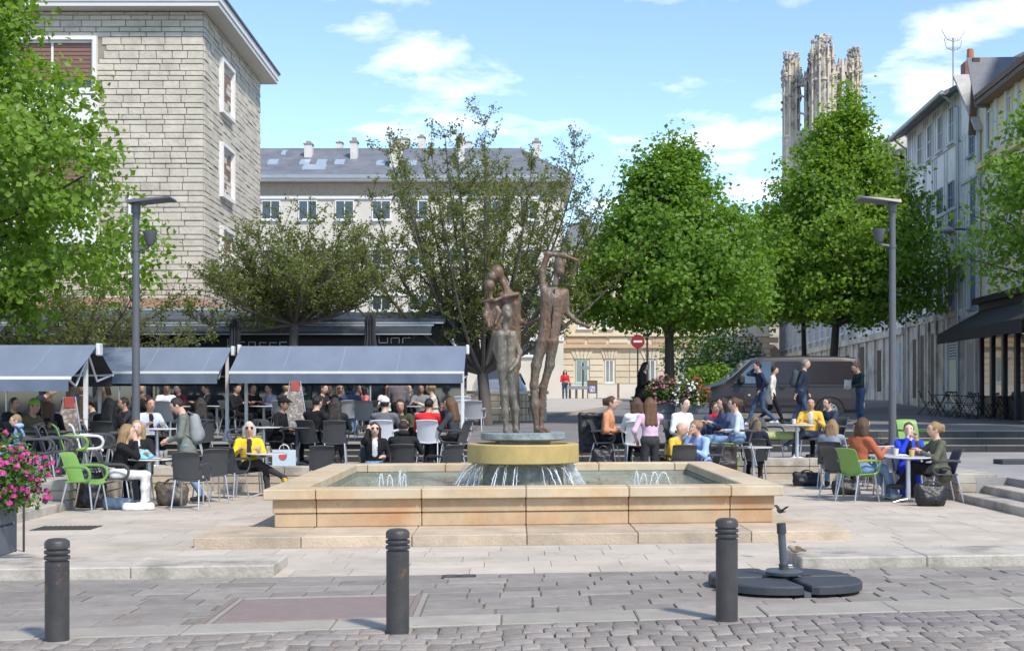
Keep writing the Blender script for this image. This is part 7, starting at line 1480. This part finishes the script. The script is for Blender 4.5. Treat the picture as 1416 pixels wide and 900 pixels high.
M_glassw = bpy.data.materials.new('clear_glass'); M_glassw.use_nodes = True; _b = M_glassw.node_tree.nodes['Principled BSDF']; _b.inputs['Transmission Weight'].default_value = .9; _b.inputs['Roughness'].default_value = .03; _b.inputs['Base Color'].default_value = (.93, .96, .96, 1)
def cup(label, px, Y, z, kind):
    o = empty('cup' if kind != 'bottle' else 'bottle', (xof(px, Y), Y, z), 0, label, 'bottle' if kind == 'bottle' else 'cup')
    if kind == 'glass': m = MB(); m.lathe([(.028, .002), (.034, .12), (.031, .12), (.026, .01)], 14); m.build('glass', M_glassw, o, smooth=40); m = MB(); m.lathe([(.024, .012), (.028, .07)], 12); m.build('drink', mat('orange_drink', (.6, .32, .05), .2), o, smooth=40)
    elif kind == 'bottle': m = MB(); m.lathe([(.03, .002), (.032, .02), (.032, .13), (.014, .18), (.013, .23)], 14); m.build('body', mat('red_bottle', (.5, .03, .04), .25), o, smooth=40); m = MB(); m.lathe([(.015, .23), (.015, .25)], 10); m.build('cap', M_white, o)
    else: m = MB(); m.lathe([(.034, .002), (.046, .11), (.042, .11), (.032, .01)], 16); m.build('body', mat('cup_' + kind, (.68, .64, .54) if kind == 'paper' else (.60, .38, .08), .5), o, smooth=40); m = MB(); m.lathe([(.001, .085), (.041, .088)], 14); m.build('drink', mat('coffee', (.25, .17, .10), .3), o)
TZ = .735
for a in (('white paper cup nearest the lamp on the right table', 1239, 22.3, TZ, 'paper'), ('orange and white paper cup in front of the khaki parka', 1261, 21.8, TZ, 'orange'), ('tall glass of orange juice on the waistcoat man\'s table', 226, 24.9, MV + TZ, 'glass'), ('empty glass on the front left table', 223, 21.2, TZ, 'glass'), ('second glass next to the shopping on the front table', 229, 21.3, TZ, 'glass'), ('glass in front of the woman in yellow', 358, 23.25, TZ, 'glass'), ('taller glass at the right of the yellow jacket table', 371, 23.3, TZ, 'glass'), ('red bottle standing on the bald man\'s table', 939, 24.6, TZ, 'bottle'), ('second red bottle near the light blue shirt', 951, 24.65, TZ, 'bottle'), ('paper cup before the yellow sweatshirt', 1098, 28.2, MV + TZ, 'paper'), ('orange cup before the yellow sweatshirt', 1108, 28.25, MV + TZ, 'orange')): cup(*a)
def crumple(name, label, cat, px, Y, z, w, d, h, col):
    m = MB(); s_ = rng.uniform(0, 50); m.sheet(lambda u, v: ((u - .5) * w, (v - .5) * d, .004 + h * max(0, math.sin(PI * u) * math.sin(PI * v)) * (.6 + .8 * abs(mnoise.noise(Vector((u * 5 + s_, v * 5, 0)))))), 12, 12, -.003); tag(m.build(name, mat('paper_%.2f_%.2f_%.2f' % tuple(col), col, .7), None, loc=(xof(px, Y), Y, z), rz=rng.uniform(0, 3)), label, cat)
crumple('wrapping_paper', 'turquoise crumpled paper on the front left table', 'paper', 200, 21.15, TZ, .34, .26, .16, (.20, .52, .58)); crumple('napkin', 'blue and yellow packet on the front left table', 'packet', 214, 21.1, TZ, .2, .14, .05, (.10, .2, .55)); crumple('napkin', 'yellow packet at the edge of the front left table', 'packet', 216, 20.98, TZ, .16, .08, .02, (.7, .55, .1)); crumple('napkin', 'white napkin on the right table with cups', 'napkin', 1248, 22.0, TZ, .22, .16, .03, (.66, .68, .74)); crumple('food_tray', 'white tray with orange food before the yellow sweatshirt', 'tray', 1108, 28.0, MV + TZ, .3, .2, .05, (.62, .40, .12))
tag(link('newspaper', (lambda m: (m.add([(-.17, 0, -.12), (.0, .02, -.15), (.17, 0, -.12), (-.17, .02, .12), (.0, .05, .10), (.17, .02, .12)], [(0, 1, 4, 3), (1, 2, 5, 4)]), m.mesh('newspaper', mat('newsprint', (.62, .62, .60), .8, 0, .2, 40)))[1])(MB()), None, (xof(1171, 37.5), 37.45, street_h(37.5) + 1.13), R(-70)), 'white folded paper held by the man in dark green', 'paper')
tag(link('phone', (lambda m: (m.cbox(-.035, .035, -.004, .004, -.07, .07, .003), m.mesh('phone', M_black, False, True))[1])(MB()), None, (xof(781, 78), 77.6, street_h(78) + 1.15), 0), 'dark phone held by the woman in the red coat', 'phone')
# menu stands
def menu(label, px, Y, z, h, w):
    o = empty('menu_stand', (xof(px, Y), Y, z), R(12), label, 'menu stand', 'menu easels on the terrace')
    for s in (-1, 1): m = MB(); m.tube([(s * w / 2, -.1, 0), (s * w * .17, 0, h)], .014, 6); m.build('leg', M_alu, o); m = MB(); m.tube([(s * w / 2, .25, 0), (s * w * .17, .02, h)], .012, 6); m.build('leg', M_alu, o)
    m = MB(); m.add([(-w * .36, -.085, h * .22), (w * .36, -.085, h * .22), (w * .19, -.02, h * .92), (-w * .19, -.02, h * .92), (-w * .36, -.075, h * .22), (w * .36, -.075, h * .22), (w * .19, -.01, h * .92), (-w * .19, -.01, h * .92)], [(0, 1, 2, 3), (4, 7, 6, 5), (0, 4, 5, 1), (1, 5, 6, 2), (2, 6, 7, 3), (3, 7, 4, 0)]); m.build('menu_board', mat('menu_board', (.20, .17, .15), .7, 0, .5, 30, col2=(.45, .40, .35), c2pos=(.5, .6)), o); m = MB(); m.cbox(-w * .15, w * .15, -.04, -.025, h * .84, h * 1.0, .006); m.build('header', mat('menu_red', (.36, .07, .06), .5), o)
menu('tall menu easel with red header under the long awning', 408, 28.6, DZ, 1.28, .62); menu('menu easel with red header under the left awning', 96, 25.6, MV, 1.3, .6)
# black folding furniture outside the right-hand cafe
def fold_meshes():
    R_ = []
    for s in (-1, 1): m = MB(); m.tube([(s * .19, -.22, 0), (s * .19, .20, .82)], .011, 6); m.tube([(s * .175, .22, 0), (s * .175, -.18, .45)], .011, 6); R_.append(('side_frame', m.mesh('side_frame', M_black)))
    m = MB()
    for k in range(5): m.box(-.18, .18, -.19 + k * .075, -.135 + k * .075, .44, .455)
    R_.append(('seat', m.mesh('seat', M_black)))
    for z in (.66, .76): m = MB(); y = -.22 + .42 * z / .82; m.box(-.19, .19, y - .012, y + .004, z, z + .06); R_.append(('back_slat', m.mesh('back_slat', M_black)))
    m = MB(); m.tube([(-.19, .15, .08), (.19, .15, .08)], .009, 5); m.tube([(-.19, -.17, .08), (.19, -.17, .08)], .009, 5); R_.append(('stretcher', m.mesh('stretcher', M_black))); return R_
FM = fold_meshes(); ORD = ['leftmost', 'second', 'third', 'fourth', 'fifth', 'sixth', 'seventh', 'eighth', 'ninth', 'tenth', 'eleventh', 'twelfth']
for i, (px, Y, f) in enumerate(((1278, 46.5, 80), (1292, 46.2, 75), (1305, 45.8, -85), (1316, 45.0, 80), (1327, 45.4, 95), (1338, 43.6, -70), (1349, 45.0, 85), (1361, 43.9, 70), (1374, 44.2, -90), (1387, 43.4, 85), (1400, 43.8, -80), (1412, 43.0, 90))):
    o = empty('folding_chair', (xof(px, Y), Y, street_h(Y)), R(f), '%s black folding chair from the left outside the right cafe' % ORD[i], 'chair', 'black folding chairs outside the right cafe')
    for nm, me in FM: link(nm, me, o)
fm2 = []
m = MB(); m.lathe([(.30, .70), (.32, .705), (.32, .725), (.001, .73)], 24); fm2.append(('tabletop', m.mesh('tabletop', M_black)))
for s in (-1, 1): m = MB(); m.tube([(s * .25, -.2, 0), (-s * .2, .12, .7)], .012, 6); m.tube([(s * .25, .2, 0), (-s * .2, -.12, .7)], .012, 6); fm2.append(('leg_frame', m.mesh('leg_frame', M_black)))
for i, (px, Y) in enumerate(((1300, 45.4), (1326, 44.3), (1352, 44.0), (1380, 43.2), (1406, 42.6))):
    o = empty('folding_table', (xof(px, Y), Y, street_h(Y)), .3 * i, '%s small black folding table from the left outside the right cafe' % ORD[i], 'table', 'black folding tables outside the right cafe')
    for nm, me in fm2: link(nm, me, o)
tag(link('floor_box', (lambda m: (m.cbox(-.3, .3, -.2, .2, 0, .09, .01), m.mesh('floor_box', M_slab, False, True))[1])(MB()), None, (xof(1400, 26.6), 26.6, MV), .1), 'flat dark box lying on the terrace at the right edge', 'box')
# birds
def bird(label, loc, rz, fly):
    o = empty('sparrow', loc, rz, label, 'bird'); pr = [ell((0, 0, .05), (.055, .03, .032), 0), ell((-.05, 0, .075), (.024, .022, .022), 0), cap((-.07, 0, .073), (-.085, 0, .07), .008, .003, 1), cap((.05, 0, .05), (.11, 0, .035), .018, .009, 1), ell((.01, 0, .06), (.045, .033, .022), 1)]
    V, Fq, tg = sdf_mesh(pr, .007, 150); link('body', mesh_from('body', V, Fq, tg, [mat('sparrow_pale', (.30, .25, .19), .8) if not fly else mat('wing_brown', (.03, .024, .02), .8), mat('sparrow_brown', (.13, .085, .05), .8) if not fly else mat('wing_brown', (.03, .024, .02), .8)]), o)
    if fly:
        o.scale = (.62, .62, .62)
        for s in (-1, 1): m = MB(); m.sheet(lambda u, v: (-.03 + .08 * v + .02 * u, s * (.02 + .12 * u), .065 + .08 * u), 5, 4, .004); m.build('wing', mat('wing_brown', (.03, .024, .02), .8), o)
    else:
        for s in (-1, 1): m = MB(); m.tube([(0, s * .012, .03), (-.005, s * .012, 0)], .003, 5); m.build('leg', M_oak, o)
bird('small brown sparrow standing on the right kerb slab', (xof(1100, 13.75), 13.75, .114), .2, False); bird('small dark bird flying past the fountain corner', tuple(at(1079, 711, 14.2)), .6, True)
